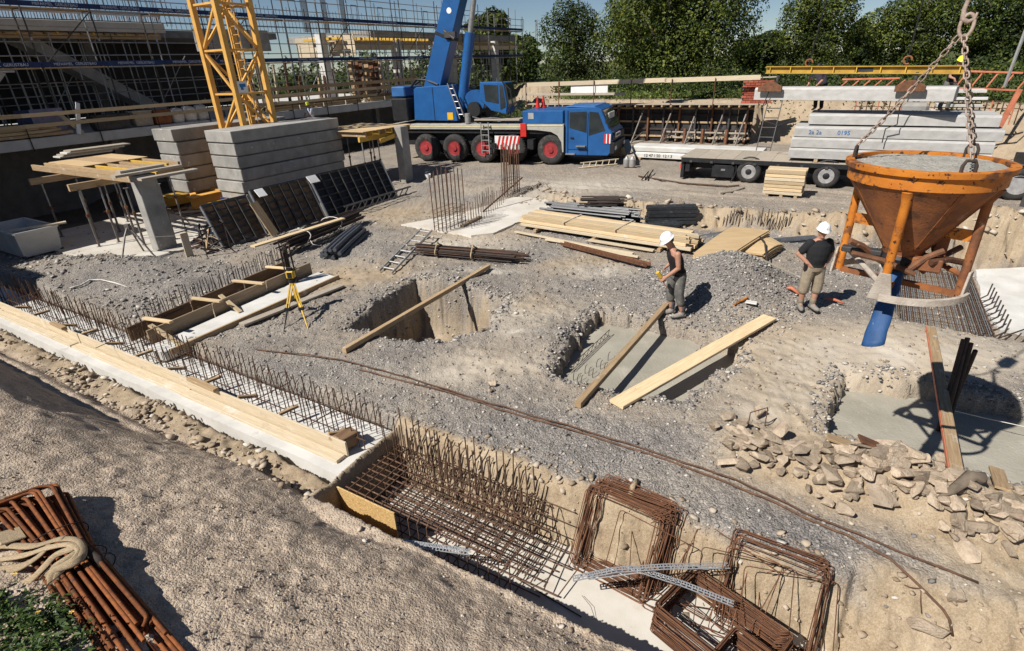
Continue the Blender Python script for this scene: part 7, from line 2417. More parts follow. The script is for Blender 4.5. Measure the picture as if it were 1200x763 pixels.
while cnt < 250:
    q = rr.random() * (len(axis_) - 1)
    k = int(q)
    x = axis_[k][0] + (axis_[k + 1][0] - axis_[k][0]) * (q - k) + rr.gauss(0, 12)
    y = axis_[k][1] + (axis_[k + 1][1] - axis_[k][1]) * (q - k) + rr.gauss(0, 13 + 4 * (k > 1))
    sz = .13 + .22 * rr.random() ** 1.5
    rock(x, y, sz, rr.randrange(10), 'broken tan rock lying among many others in the rubble heap', zz=-.02 + .07 * rr.random())
    cnt += 1
# dark curved crust and splintered wood in the heap
p = onG(1110, 600, .12)
obj('curved_crust', MB().path([onG(1090, 604, .12), onG(1105, 602, .17), onG(1122, 597, .21), onG(1138, 589, .22), onG(1148, 580, .18)], .1, 7, rs=[.01, .05, .07, .075, .02]), m_rock_dark, label='dark brown curved crust fragment on top of the rubble heap', cat='rubble', smooth=2)
for (x0, y0, x1, y1, lab) in ((965, 532, 990, 556, 'splintered board edge sticking out on the crest of the rubble heap'), (1000, 538, 1022, 560, 'rusty brown plate fragment standing between the crest rocks'), (1160, 566, 1172, 580, 'dark twisted scrap at the crest of the heap near the red plank')):
    piece('debris_board', onG(x0, y0, .22), onG(x1, y1, .08), .14, .03, m_rust_mid if 'plate' in lab else m_wood, label=lab, cat='debris')
# ------------------------------------------------------------------ the concrete bucket on its chains
BC = at_d(1088, 188, 4.88)              # centre of the rim
def prj(p):
    q = Vector(p) - Vector((0, 0, EYE))
    w = q.dot(_F)
    return 600 + FOC * q.dot(_R) / w, 381.5 - FOC * q.dot(_U) / w
hring = .8
while prj(BC - UP * hring)[1] < 330:
    hring += .01
bk = thing('concrete_bucket', 'rusty orange cone shaped concrete bucket hanging full from chains', 'concrete bucket', BC - UP * hring)
RT = .605
VX = Vector((BC.x, BC.y, 0)).normalized()        # away from the camera
VR = Vector((VX.y, -VX.x, 0))                    # to the right
BX = (VR, VX, UP)
def B(ang, r, z):
    a = math.radians(ang)
    return BC + VR * (r * math.cos(a)) + VX * (r * math.sin(a)) + UP * z
N = 56
obj('rim_band', MB().lathe([(RT - .02, -.17), (RT - .005, -.165), (RT - .002, -.055), (RT + .03, -.05), (RT + .035, -.005), (RT + .01, .0), (RT - .035, .0), (RT - .04, -.17)], BC, N, BX, True), m_orange, bk, smooth=True)
obj('hopper_cone', MB().lathe([(RT - .018, -.165), (RT - .04, -.20), (.175, -.80), (.165, -.86), (.15, -.86), (.16, -.79), (RT - .06, -.18), (RT - .045, -.06)], BC, N, BX, True), m_orange_rust, bk, smooth=True)
seam = MB()
for ang in (-150, -100, -60, -20, 60, 120):
    seam.beam(B(ang, RT - .028, -.18), B(ang, .182, -.79), .035, .012, B(ang, 1, 0) - BC)
obj('cone_seam', seam, m_orange_rust, bk)
# wet concrete heaped just under the rim
mb = MB()
vs, fs = [], []
rr = np.linspace(0, RT - .045, 16)
for i, r in enumerate(rr):
    for k in range(48):
        t_ = k * math.tau / 48
        x, y = r * math.cos(t_), r * math.sin(t_)
        vs.append(BC + VR * x + VX * y + UP * (-.03 + .012 * (1 - (r / RT) ** 2) + .008 * mnoise.noise(Vector((x * 9, y * 9, 1))) + .012 * mnoise.noise(Vector((x * 26, y * 26, 4)))))
for i in range(15):
    for k in range(48):
        l = (k + 1) % 48
        fs.append((i * 48 + k, i * 48 + l, (i + 1) * 48 + l, (i + 1) * 48 + k))
mb.add(vs, fs)
obj('concrete_fill', mb, m_wetc, bk, smooth=2)
# legs and base ring
RL = .515
angs = (-14, -98, 166, 76)
for ang in angs:
    top = B(ang, RT - .10, -.24)
    bot = B(ang, RL, -hring + .02)
    obj('leg', MB().path([B(ang, RT - .05, -.17), top.lerp(bot, .06), bot], .036, 10, rs=[.05, .038, .036]), m_orange if ang in (-98, 166) else m_orange_rust, bk, smooth=True)
    r_ = (B(ang, 1, 0) - BC).normalized()
    t_ = UP.cross(r_)
    obj('foot_gusset', MB().prism([(-.10, .0), (.10, .0), (.045, .26), (-.045, .26)], .02, bot - UP * .03 + r_ * .03, t_, UP), m_mortar, bk, bevel=.004)
    # brace from the leg to the cone
    q = top.lerp(bot, .40)
    zq = q.z - BC.z
    rc = .175 + (RT - .05 - .175) * (zq + .80) / .6
    obj('side_plate', MB().beam(q, B(ang, rc - .03, zq), .025, .10), m_orange, bk)
for (a0, a1) in ((-98, -14), (76, 166)):
    pts = []
    m_ = 14
    mb = MB()
    vs, fs = [], []
    for i in range(m_ + 1):
        q = i / m_
        ang = a0 + (a1 - a0) * q
        r = RL + .06
        z = -hring
        for (dr, dz) in ((-.012, -.005), (.022, -.005), (.022, .055), (-.012, .055)):
            vs.append(B(ang, r + dr, z + dz))
    for i in range(m_):
        for k in range(4):
            l = (k + 1) % 4
            fs.append((i * 4 + k, i * 4 + l, (i + 1) * 4 + l, (i + 1) * 4 + k))
    fs.append((3, 2, 1, 0))
    fs.append((m_ * 4, m_ * 4 + 1, m_ * 4 + 2, m_ * 4 + 3))
    obj('base_arc', mb.add(vs, fs), m_mortar, bk)
obj('tie_bar', MB().tube(B(166, RL - .02, -hring + .26), B(-98, RL - .02, -hring + .10), .026, 8), m_mortar, bk, smooth=True)
obj('tie_bar', MB().tube(B(76, RL - .02, -hring + .2), B(-14, RL - .02, -hring + .2), .026, 8), m_orange_rust, bk, smooth=True)
obj('tie_bar', MB().beam(B(166, RL - .02, -hring + .02), B(-14, RL - .02, -hring + .02), .05, .05), m_orange_rust, bk)
obj('tie_bar', MB().beam(B(-98, RL - .02, -hring + .05), B(76, RL - .02, -hring + .05), .05, .05), m_orange_rust, bk)
# gate: clam shell, lever and hand wheel frame
obj('gate_shell', MB().lathe([(.18, -.85), (.20, -.88), (.18, -.95), (.11, -1.05), (.09, -1.05), (.15, -.9)], BC, 24, BX), m_black, bk, smooth=True)
obj('gate_box', MB().box(B(-30, .13, -0.90), (.42, .22, .12), BX), m_orange_rust, bk, bevel=.01)
for (p, q, r) in ((B(-150, .5, -0.74), B(-160, .22, -0.92), .03), (B(20, .46, -0.78), B(-20, .2, -1.00), .028), (B(-20, .32, -0.76), B(-70, .22, -0.96), .028), (B(-150, .46, -0.86), B(-60, .28, -0.98), .026), (B(10, .5, -0.90), B(-40, .3, -0.86), .03), (B(40, .3, -0.80), B(10, .30, -1.02), .03)):
    obj('lever_arm', MB().path([p, p.lerp(q, .5) + UP * .03, q], r, 7), m_rust_mid, bk, smooth=True)
obj('lever_plate', MB().box(B(-165, .34, -0.86), (.34, .10, .05), BX), m_steel_dark, bk, bevel=.008)
obj('lever_plate', MB().box(B(2, .28, -0.78), (.10, .06, .26), BX), m_orange_rust, bk, bevel=.008)
# blue cloth hose
hp = []
top = B(-100, .05, -.98)
e = at_d(1023, 404, 5.15)
hs = MB()
vs, fs = [], []
M_ = 14
for i in range(M_ + 1):
    q = i / M_
    c = top.lerp(e, q)
    w = .062 + .022 * q
    d = .062 - .012 * q
    for k in range(20):
        t_ = k * math.tau / 20
        wob = 1 + .06 * math.sin(3 * t_ + 5 * q) + .04 * math.sin(7 * q * 3 + t_)
        vs.append(c + VR * (w * math.cos(t_) * wob) + VX * (d * math.sin(t_) * wob) + UP * (.03 * math.cos(t_) * q))
for i in range(M_):
    for k in range(20):
        l = (k + 1) % 20
        fs.append((i * 20 + k, i * 20 + l, (i + 1) * 20 + l, (i + 1) * 20 + k))
o = obj('outlet_hose', hs.add(vs, fs), m_hose, bk, smooth=2)
so = o.modifiers.new('thickness', 'SOLIDIFY')
so.thickness = .006
# lifting lugs on the rim
HK = at_d(1130, 24, 4.95)
HK.x, HK.y = BC.x, BC.y
while prj(HK)[1] > 26:
    HK.z += .02
lugs = [B(178, RT - .03, .0), B(-62, RT - .02, .0), B(58, RT - .03, .0)]
for lg in lugs:
    d = (lg - BC)
    d.z = 0
    d.normalize()
    t_ = UP.cross(d)
    obj('lifting_eye', MB().path([lg - t_ * .05 - UP * .05, lg - t_ * .05 + UP * .05, lg - t_ * .03 + UP * .09, lg + t_ * .03 + UP * .09, lg + t_ * .05 + UP * .05, lg + t_ * .05 - UP * .05], .014, 7), m_rust_dark, bk, smooth=True)
def link_mesh(l, w, r, m):
    key = ('link', l, w, r, m.name)
    me = _meshes.get(key)
    if me is None:
        pts = []
        for k in range(12):
            t_ = k * math.tau / 12
            x = math.cos(t_) * w / 2
            y = math.sin(t_) * w / 2 + (l / 2 - w / 2) * (1 if math.sin(t_) >= 0 else -1)
            pts.append((y, x, 0))
        mm = MB().path(pts, r, 6, closed=True)
        me = bpy.data.meshes.new('link')
        me.from_pydata(mm.v, [], mm.f)
        me.materials.append(m)
        me.polygons.foreach_set('use_smooth', [True] * len(me.polygons))
        _meshes[key] = me
    return me
def chain(label, p0, p1, m, l=.064, w=.038, r=.0064, sag=.0):
    t = thing('chain', label, 'chain', p0)
    L = (p1 - p0).length
    pitch = l - 2 * r
    n = int(L / pitch)
    X = (p1 - p0).normalized()
    Y = X.cross(VX).normalized()
    for i in range(n):
        q = (i + .5) / n
        c = p0.lerp(p1, q) - UP * sag * 4 * q * (1 - q)
        a = (math.pi / 2) * (i % 2) + .35 + rnd.uniform(-.15, .15)
        Z = X.cross(Y)
        Y2 = Y * math.cos(a) + Z * math.sin(a)
        place('link', link_mesh(l, w, r, m), (X, Y2, X.cross(Y2)), c, t)
    return t
m_chain = mat('chain_worn', (.38, .30, .245), (.22, .16, .125), 14, .75, .3, 60, vary=.25, spots=[((.42, .17, .05), 9, .66, .08)])
m_chain_d = mat('chain_dark', (.12, .085, .07), (.07, .05, .045), 14, .75, .3, 60, vary=.25)
HL = HK - UP * .13
chain('chain slanting from the hook ring to the near rim eye of the bucket', HL - VR * .03, lugs[0] + UP * .10, m_chain, sag=.03)
chain('pale upright chain with open links in front of the darker chain', HL - VX * .03, lugs[1] + UP * .10, m_chain)
chain('darker upright chain hanging behind the pale upright chain', HL + VX * .03, lugs[2] + UP * .10, m_chain_d)
hk = thing('crane_hook', 'worn steel hook and ring holding the three bucket chains', 'crane hook', HK)
obj('master_ring', MB().path([HK + VR * (.045 * math.cos(t_)) + UP * (-.06 + .085 * math.sin(t_)) for t_ in np.linspace(0, math.tau, 17)[:-1]], .014, 8, closed=True), m_chain, hk, smooth=2)
hp = [HK + VR * .045 + UP * .03, HK + VR * .04 - UP * .015, HK - VR * .0 - UP * .035, HK - VR * .04 - UP * .01, HK - VR * .045 + UP * .06, HK - VR * .03 + UP * .16, HK + VR * .0 + UP * .24, HK + UP * .34]
obj('hook_body', MB().path(hp, .03, 10, rs=[.008, .014, .02, .02, .017, .016, .02, .024]), m_chain, hk, smooth=2)
obj('hook_block', MB().tube(HK + UP * .32, HK + UP * .62, .10, 16), m_crane_y, hk, smooth=True)
obj('hoist_rope', MB().tube(HK + UP * .6, HK + UP * 7, .014, 6), m_steel_dark, hk)
# ------------------------------------------------------------------ people
class Fig:
    """figure built in its own frame: X to its right, Y forward, Z up; every body surface is welded by a voxel remesh"""
    def __init__(s, org, yaw, k=1.0, fat=1.0):
        s.o = Vector(org)
        c, n = math.cos(yaw), math.sin(yaw)
        s.X, s.Y, s.k, s.fat = Vector((c, n, 0)), Vector((-n, c, 0)), k, fat

    def w(s, p):
        return s.o + (s.X * p[0] + s.Y * p[1] + UP * p[2]) * s.k

    def limb(s, mb, pts, rs, n=12):
        """tapered limb with rounded ends through local points"""
        P_ = [Vector(p) for p in pts]
        rs = [r * (s.fat if r > .03 else 1) for r in rs]
        Q, R_ = [], []
        for i in range(len(P_) - 1):
            for j in range(5):
                q = j / 5
                Q.append(P_[i].lerp(P_[i + 1], q))
                R_.append(rs[i] * (1 - q) + rs[i + 1] * q)
        Q.append(P_[-1])
        R_.append(rs[-1])
        mb.path([s.w(p) for p in Q], 1, n, rs=[r * s.k for r in R_])
        for p, r in ((P_[0], rs[0]), (P_[-1], rs[-1])):
            s.ball(mb, p, (r, r, r))
        for p, r in zip(P_[1:-1], rs[1:-1]):
            s.ball(mb, p, (r, r, r))

    def ball(s, mb, c, r, n=12, m=8):
        vs, fs = [], []
        for i in range(1, m):
            t_ = math.pi * i / m
            for k in range(n):
                a = math.tau * k / n
                vs.append(s.w((c[0] + r[0] * math.sin(t_) * math.cos(a), c[1] + r[1] * math.sin(t_) * math.sin(a), c[2] + r[2] * math.cos(t_))))
        top, bot = len(vs), len(vs) + 1
        vs += [s.w((c[0], c[1], c[2] + r[2])), s.w((c[0], c[1], c[2] - r[2]))]
        for i in range(m - 2):
            for k in range(n):
                l = (k + 1) % n
                fs.append((i * n + k, (i + 1) * n + k, (i + 1) * n + l, i * n + l))
        for k in range(n):
            l = (k + 1) % n
            fs.append((top, k, l))
            fs.append((bot, (m - 2) * n + l, (m - 2) * n + k))
        mb.add(vs, fs)

    def rings(s, mb, rg, n=18):
        """stack of ellipses (cx, cy, z, rx, ry)"""
        vs, fs = [], []
        for (cx, cy, z, rx, ry) in rg:
            for k in range(n):
                a = math.tau * k / n
                vs.append(s.w((cx + s.fat * rx * math.cos(a), cy + s.fat * ry * math.sin(a), z)))
        for i in range(len(rg) - 1):
            for k in range(n):
                l = (k + 1) % n
                fs.append((i * n + k, i * n + l, (i + 1) * n + l, (i + 1) * n + k))
        fs.append(tuple(range(n - 1, -1, -1)))
        fs.append(tuple(range((len(rg) - 1) * n, len(rg) * n)))
        mb.add(vs, fs)

    def weld(s, o, vox, smooth=4, fac=.5):
        r = o.modifiers.new('weld', 'REMESH')
        r.mode = 'VOXEL'
        r.voxel_size = vox
        r.use_smooth_shade = True
        m = o.modifiers.new('soften', 'SMOOTH')
        m.factor = fac
        m.iterations = smooth
        return o

def hand(f, mb, wrist, d, palm_n, curl=.6, grip=0.0):
    """five fingers: d points along the hand, palm_n out of the palm"""
    d = Vector(d).normalized()
    nrm = Vector(palm_n)
    nrm = (nrm - d * nrm.dot(d)).normalized()
    sx = d.cross(nrm)
    W_ = Vector(wrist)
    pc = W_ + d * .055
    for k in range(4):
        o = (k - 1.5) * .021
        f.limb(mb, [W_ + d * .015 + sx * o * .7, W_ + d * .085 + sx * o], [.017, .014], 8)
    ln = (.062, .074, .070, .054)
    for k in range(4):
        o = (k - 1.5) * .022
        p0 = W_ + d * .09 + sx * o
        L = ln[k]
        a = curl + grip
        p1 = p0 + (d * math.cos(a * .6) + nrm * math.sin(a * .6)) * L * .45
        p2 = p1 + (d * math.cos(a * 1.4) + nrm * math.sin(a * 1.4)) * L * .33
        p3 = p2 + (d * math.cos(a * 2.1) + nrm * math.sin(a * 2.1)) * L * .26
        f.limb(mb, [p0, p1, p2, p3], [.0105, .010, .009, .008], 7)
    t0 = W_ + d * .03 - sx * .03
    t1 = t0 - sx * .025 + d * .03 + nrm * .012
    t2 = t1 - sx * .004 + d * .028 + nrm * .018
    f.limb(mb, [t0, t1, t2], [.014, .012, .009], 7)

def head(f, mb, c, fwd, up, jaw=True):
    """skull, jaw, nose, ears, mouth at local centre c"""
    fwd, up = Vector(fwd).normalized(), Vector(up).normalized()
    rt = fwd.cross(up)
    c = Vector(c)
    def P_(x, y, z):
        return c + rt * x + fwd * y + up * z
    f.ball(mb, c + up * .02, (.076, .092, .10))
    f.limb(mb, [P_(0, .02, -.03), P_(0, .055, -.095)], [.066, .036], 10)
    f.limb(mb, [P_(0, .088, .022), P_(0, .108, -.018), P_(0, .096, -.03)], [.010, .015, .012], 8)
    for s_ in (-1, 1):
        f.ball(mb, P_(s_ * .08, -.005, -.005), (.012, .024, .032), 8, 6)
        f.ball(mb, P_(s_ * .033, .076, .026), (.018, .014, .011), 8, 6)
    f.limb(mb, [P_(-.022, .084, -.058), P_(.022, .084, -.058)], [.0085, .0085], 6)
    return P_

def eyes(f, P_, parent):
    for s_ in (-1, 1):
        m = MB()
        f.ball(m, P_(s_ * .033, .086, .026), (.012, .009, .008), 8, 6)
        e = obj('eye', m, m_white, parent, smooth=2)
        m = MB()
        f.ball(m, P_(s_ * .033, .0935, .026), (.005, .004, .005), 8, 6)
        obj('pupil', m, m_black, e, smooth=2)

def helmet(f, c, fwd, up, m, parent):
    fwd, up = Vector(fwd).normalized(), Vector(up).normalized()
    rt = fwd.cross(up)
    c = f.w(c)
    X, Y, Z = (f.X * rt.x + f.Y * rt.y + UP * rt.z), (f.X * fwd.x + f.Y * fwd.y + UP * fwd.z), (f.X * up.x + f.Y * up.y + UP * up.z)
    k = f.k
    prof = [(.128, .030), (.130, .036), (.116, .042), (.112, .075), (.100, .115), (.078, .148), (.045, .168), (.001, .174)]
    mb = MB()
    vs, fs = [], []
    n = 28
    for i, (r, z) in enumerate(prof):
        for q in range(n):
            a = math.tau * q / n
            ex = 1.0
            py = r * 1.16 * math.sin(a)
            if i < 2 and math.sin(a) > 0:
                py += .040 * math.sin(a) ** 3      # peak
            rib = .004 if (i > 3 and abs(math.cos(a)) < .25) else 0
            vs.append(c + X * (r * math.cos(a) * k) + Y * (py * k) + Z * ((z + rib - (.012 * max(0, math.sin(a)) if i < 2 else 0)) * k))
    for i in range(len(prof) - 1):
        for q in range(n):
            l = (q + 1) % n
            fs.append((i * n + q, i * n + l, (i + 1) * n + l, (i + 1) * n + q))
    fs.append(tuple(range(n - 1, -1, -1)))
    o = obj('helmet', mb.add(vs, fs), m, parent, smooth=2)
    rb = MB().path([c + Y * (y * k) + Z * (z * k) for y, z in ((-.125, .075), (-.105, .13), (-.055, .168), (0, .181), (.055, .168), (.105, .13), (.125, .078))], .012 * k, 7)
    obj('helmet_ridge', rb, m, o, smooth=2)
    return o

def boot(f, ank, toe_dir, parent, m=None):
    ank = Vector(ank)
    d = Vector(toe_dir).normalized()
    sx = d.cross(UP)
    mb = MB()
    f.limb(mb, [ank + Vector((0, 0, .07)), ank + Vector((0, 0, -.02))], [.052, .052], 10)
    f.limb(mb, [ank - d * .045 + Vector((0, 0, -.052)), ank + d * .05 + Vector((0, 0, -.045)), ank + d * .14 + Vector((0, 0, -.058)), ank + d * .185 + Vector((0, 0, -.06))], [.043, .05, .045, .036], 10)
    o = f.weld(obj('boot', mb, m or m_boot, parent, smooth=2), .011, 2)
    so = MB()
    pts = []
    for (y, w_) in ((-.09, .03), (-.06, .042), (.02, .043), (.12, .05), (.19, .042), (.222, .018)):
        pts.append((w_, y))
    poly = [(-x, y) for x, y in pts] + [(x, y) for x, y in reversed(pts)]
    wz = ank.z - .10
    vs = [f.w(ank + sx * x + d * y + Vector((0, 0, -.105))) for x, y in poly] + [f.w(ank + sx * x + d * y + Vector((0, 0, -.078))) for x, y in poly]
    n = len(poly)
    fs = [tuple(range(n)), tuple(range(2 * n - 1, n - 1, -1))]
    for i in range(n):
        j = (i + 1) % n
        fs.append((j, i, n + i, n + j))
    obj('sole', so.add(vs, fs), m_black, o)

# ---- worker stooping slightly, seen from his side, dark vest
g1 = onG(789, 370)
f = Fig(g1, math.radians(97), 1.0, 1.08)       # faces left in the photo
p1 = thing('person', 'worker in dark sleeveless vest and white helmet looking down at a yellow drill', 'person', g1)
b = MB()
f.limb(b, [(.10, .03, .93), (.105, .07, .52), (.10, .0, .11)], [.088, .062, .043])
f.limb(b, [(-.10, -.03, .93), (-.115, -.02, .50), (-.12, -.13, .11)], [.088, .062, .043])
f.limb(b, [(.10, .0, .10), (.10, .10, .06)], [.04, .034])
f.limb(b, [(-.12, -.13, .10), (-.12, -.03, .06)], [.04, .034])
f.rings(b, [(0, 0, .86, .15, .11), (0, .0, .96, .165, .115), (0, .03, 1.08, .15, .105), (0, .07, 1.22, .17, .12), (0, .11, 1.34, .185, .115), (0, .135, 1.42, .14, .085), (0, .155, 1.47, .065, .06)])
f.limb(b, [(0, .15, 1.45), (0, .20, 1.54)], [.058, .054])
hc = (0, .25, 1.615)
hf = Vector((0, .80, -.60))
hu = Vector((0, .60, .80))
PH = head(f, b, hc, hf, hu)
# near arm (his left is away from us or not: x<0 is towards the camera)
f.limb(b, [(-.19, .12, 1.385), (-.235, .10, 1.12), (-.16, .30, .93)], [.056, .044, .031])
f.limb(b, [(.19, .12, 1.385), (.27, -.10, 1.20), (.20, .14, 1.02)], [.056, .044, .031])
hand(f, b, (-.155, .31, .925), (.15, .75, -.55), (.6, .1, -.5), .75)
hand(f, b, (.195, .15, 1.01), (-.3, .85, -.4), (-.5, .1, -.6), .8)
bo = f.weld(obj('body', b, m_skin, p1, smooth=2), .011, 3)
eyes(f, PH, bo)
v = MB()
f.rings(v, [(0, -.005, .90, .180, .132), (0, .005, .98, .182, .132), (0, .03, 1.08, .168, .123), (0, .07, 1.22, .186, .138), (0, .105, 1.33, .178, .128), (0, .125, 1.40, .135, .10), (0, .135, 1.435, .11, .088)])
f.limb(v, [(-.12, .09, 1.42), (-.13, .12, 1.36)], [.045, .06])
f.limb(v, [(.12, .09, 1.42), (.13, .12, 1.36)], [.045, .06])
f.weld(obj('vest', v, m_cloth_dark, p1, smooth=2), .012, 3)
tr_ = MB()
f.rings(tr_, [(0, -.005, .84, .172, .128), (0, -.005, .92, .178, .132), (0, .0, 1.0, .176, .128)])
f.limb(tr_, [(.10, .03, .90), (.107, .07, .54), (.105, .045, .36)], [.105, .086, .078])
f.limb(tr_, [(-.10, -.03, .90), (-.117, -.02, .52), (-.12, -.07, .34)], [.105, .088, .080])
f.weld(obj('trousers', tr_, m_grey_cloth, p1, smooth=2), .012, 3)
for q, s_ in (((.10, .0, .11), .0), ((-.12, -.13, .11), .0)):
    m = MB()
    f.limb(m, [(q[0], q[1], .26), (q[0], q[1], .14)], [.056, .052], 10)
    obj('sock', m, m_sock, p1, smooth=2)
    boot(f, (q[0], q[1], .105), (0, 1, 0), p1)
bt = MB()
f.rings(bt, [(0, -.003, .955, .186, .138), (0, -.003, .995, .186, .138)], 22)
obj('belt', bt, m_black, p1, smooth=True)
helmet(f, Vector(hc) + hu.normalized() * .012, hf, hu, m_helmet, p1)
hr = MB()
f.ball(hr, Vector(hc) - hf.normalized() * .03 + hu.normalized() * .0, (.078, .078, .075))
obj('hair', hr, m_bark, p1, smooth=2)
# drill held in front of the thighs
dr_ = thing('power_drill', 'yellow and black power drill held low by the stooping worker', 'power drill', f.w((-.10, .40, .88)))
c = Vector((-.11, .405, .865))
m = MB()
m.tube(f.w(c + Vector((0, -.02, .05))), f.w(c + Vector((.0, .06, .16))), .042, 12)
obj('motor_housing', m, m_yellow, dr_, smooth=True)
m = MB()
m.tube(f.w(c + Vector((0, -.035, .03))), f.w(c + Vector((-.02, -.10, -.02))), .024, 10).tube(f.w(c + Vector((0, -.02, .05))), f.w(c + Vector((0, -.05, .0))), .034, 12)
obj('grip', m, m_black, dr_, smooth=True)
m = MB()
m.tube(f.w(c + Vector((0, -.05, 0))), f.w(c + Vector((.0, -.09, -.07))), .022, 10, .012)
m.tube(f.w(c + Vector((0, -.09, -.07))), f.w(c + Vector((.0, -.16, -.19))), .006, 6)
obj('chuck_and_bit', m, m_red, dr_, smooth=True)

# ---- worker with hands on hips, facing the camera, black shirt
g2 = onG(944, 361)
f = Fig(g2, math.radians(180 + 2), .985, 1.13)
p2 = thing('person', 'worker in black shirt, khaki shorts and white helmet with hands on hips', 'person', g2)
b = MB()
f.limb(b, [(.10, 0, .93), (.135, .02, .50), (.125, -.02, .11)], [.09, .063, .043])
f.limb(b, [(-.10, 0, .93), (-.12, .04, .50), (-.10, .04, .11)], [.09, .063, .043])
f.limb(b, [(.125, -.02, .10), (.15, .08, .06)], [.04, .034])
f.limb(b, [(-.10, .04, .10), (-.11, .14, .06)], [.04, .034])
f.rings(b, [(0, 0, .86, .16, .115), (0, 0, .96, .172, .125), (0, .02, 1.08, .165, .125), (0, .015, 1.22, .185, .13), (0, 0, 1.36, .205, .12), (0, -.005, 1.44, .15, .085), (0, -.005, 1.49, .065, .06)])
f.limb(b, [(0, -.005, 1.47), (0, .02, 1.56)], [.06, .056])
hc = (0, .035, 1.64)
hf = Vector((.16, .95, -.12))
hu = Vector((0, .2, .97))
PH = head(f, b, hc, hf, hu)
f.limb(b, [(.205, 0, 1.40), (.335, -.07, 1.17), (.205, .07, 1.02)], [.058, .047, .033])
f.limb(b, [(-.205, 0, 1.40), (-.335, -.07, 1.17), (-.205, .07, 1.02)], [.058, .047, .033])
hand(f, b, (.20, .075, 1.015), (-.55, .35, -.75), (-.7, -.5, .2), .35)
hand(f, b, (-.20, .075, 1.015), (.55, .35, -.75), (.7, -.5, .2), .35)
bo = f.weld(obj('body', b, m_skin, p2, smooth=2), .011, 3)
eyes(f, PH, bo)
v = MB()
f.rings(v, [(0, 0, .93, .188, .142), (0, .005, 1.0, .186, .142), (0, .025, 1.10, .182, .143), (0, .02, 1.22, .198, .146), (0, .0, 1.36, .212, .134), (0, -.005, 1.43, .155, .10), (0, -.005, 1.475, .085, .075)])
f.limb(v, [(.19, 0, 1.40), (.285, -.045, 1.24)], [.078, .070])
f.limb(v, [(-.19, 0, 1.40), (-.285, -.045, 1.24)], [.078, .070])
f.weld(obj('shirt', v, m_cloth_black, p2, smooth=2), .012, 3)
tr_ = MB()
f.rings(tr_, [(0, 0, .84, .18, .132), (0, 0, .92, .184, .136), (0, 0, .985, .18, .134)])
f.limb(tr_, [(.10, 0, .90), (.135, .02, .54), (.135, .01, .42)], [.110, .094, .090])
f.limb(tr_, [(-.10, 0, .90), (-.122, .035, .54), (-.118, .04, .42)], [.110, .094, .090])
f.weld(obj('shorts', tr_, m_khaki, p2, smooth=2), .012, 3)
for q, d in (((.125, -.02, .11), (.3, 1, 0)), ((-.10, .04, .11), (-.1, 1, 0))):
    m = MB()
    f.limb(m, [(q[0], q[1], .20), (q[0], q[1], .14)], [.056, .054], 10)
    obj('sock', m, m_khaki, p2, smooth=2)
    boot(f, (q[0], q[1], .105), d, p2)
bt = MB()
f.rings(bt, [(0, 0, .95, .19, .144), (0, 0, .985, .19, .144)], 22)
obj('belt', bt, m_black, p2, smooth=True)
m = MB().box(f.w((.21, .06, .93)), (.08, .05, .14), (f.X, f.Y, UP))
obj('belt_pouch', m, m_cloth_dark, p2, bevel=.01)
helmet(f, Vector(hc) + hu.normalized() * .012, hf, hu, m_helmet, p2)
hr = MB()
f.ball(hr, Vector(hc) - hf.normalized() * .028, (.079, .08, .075))
obj('hair', hr, m_bark, p2, smooth=2)

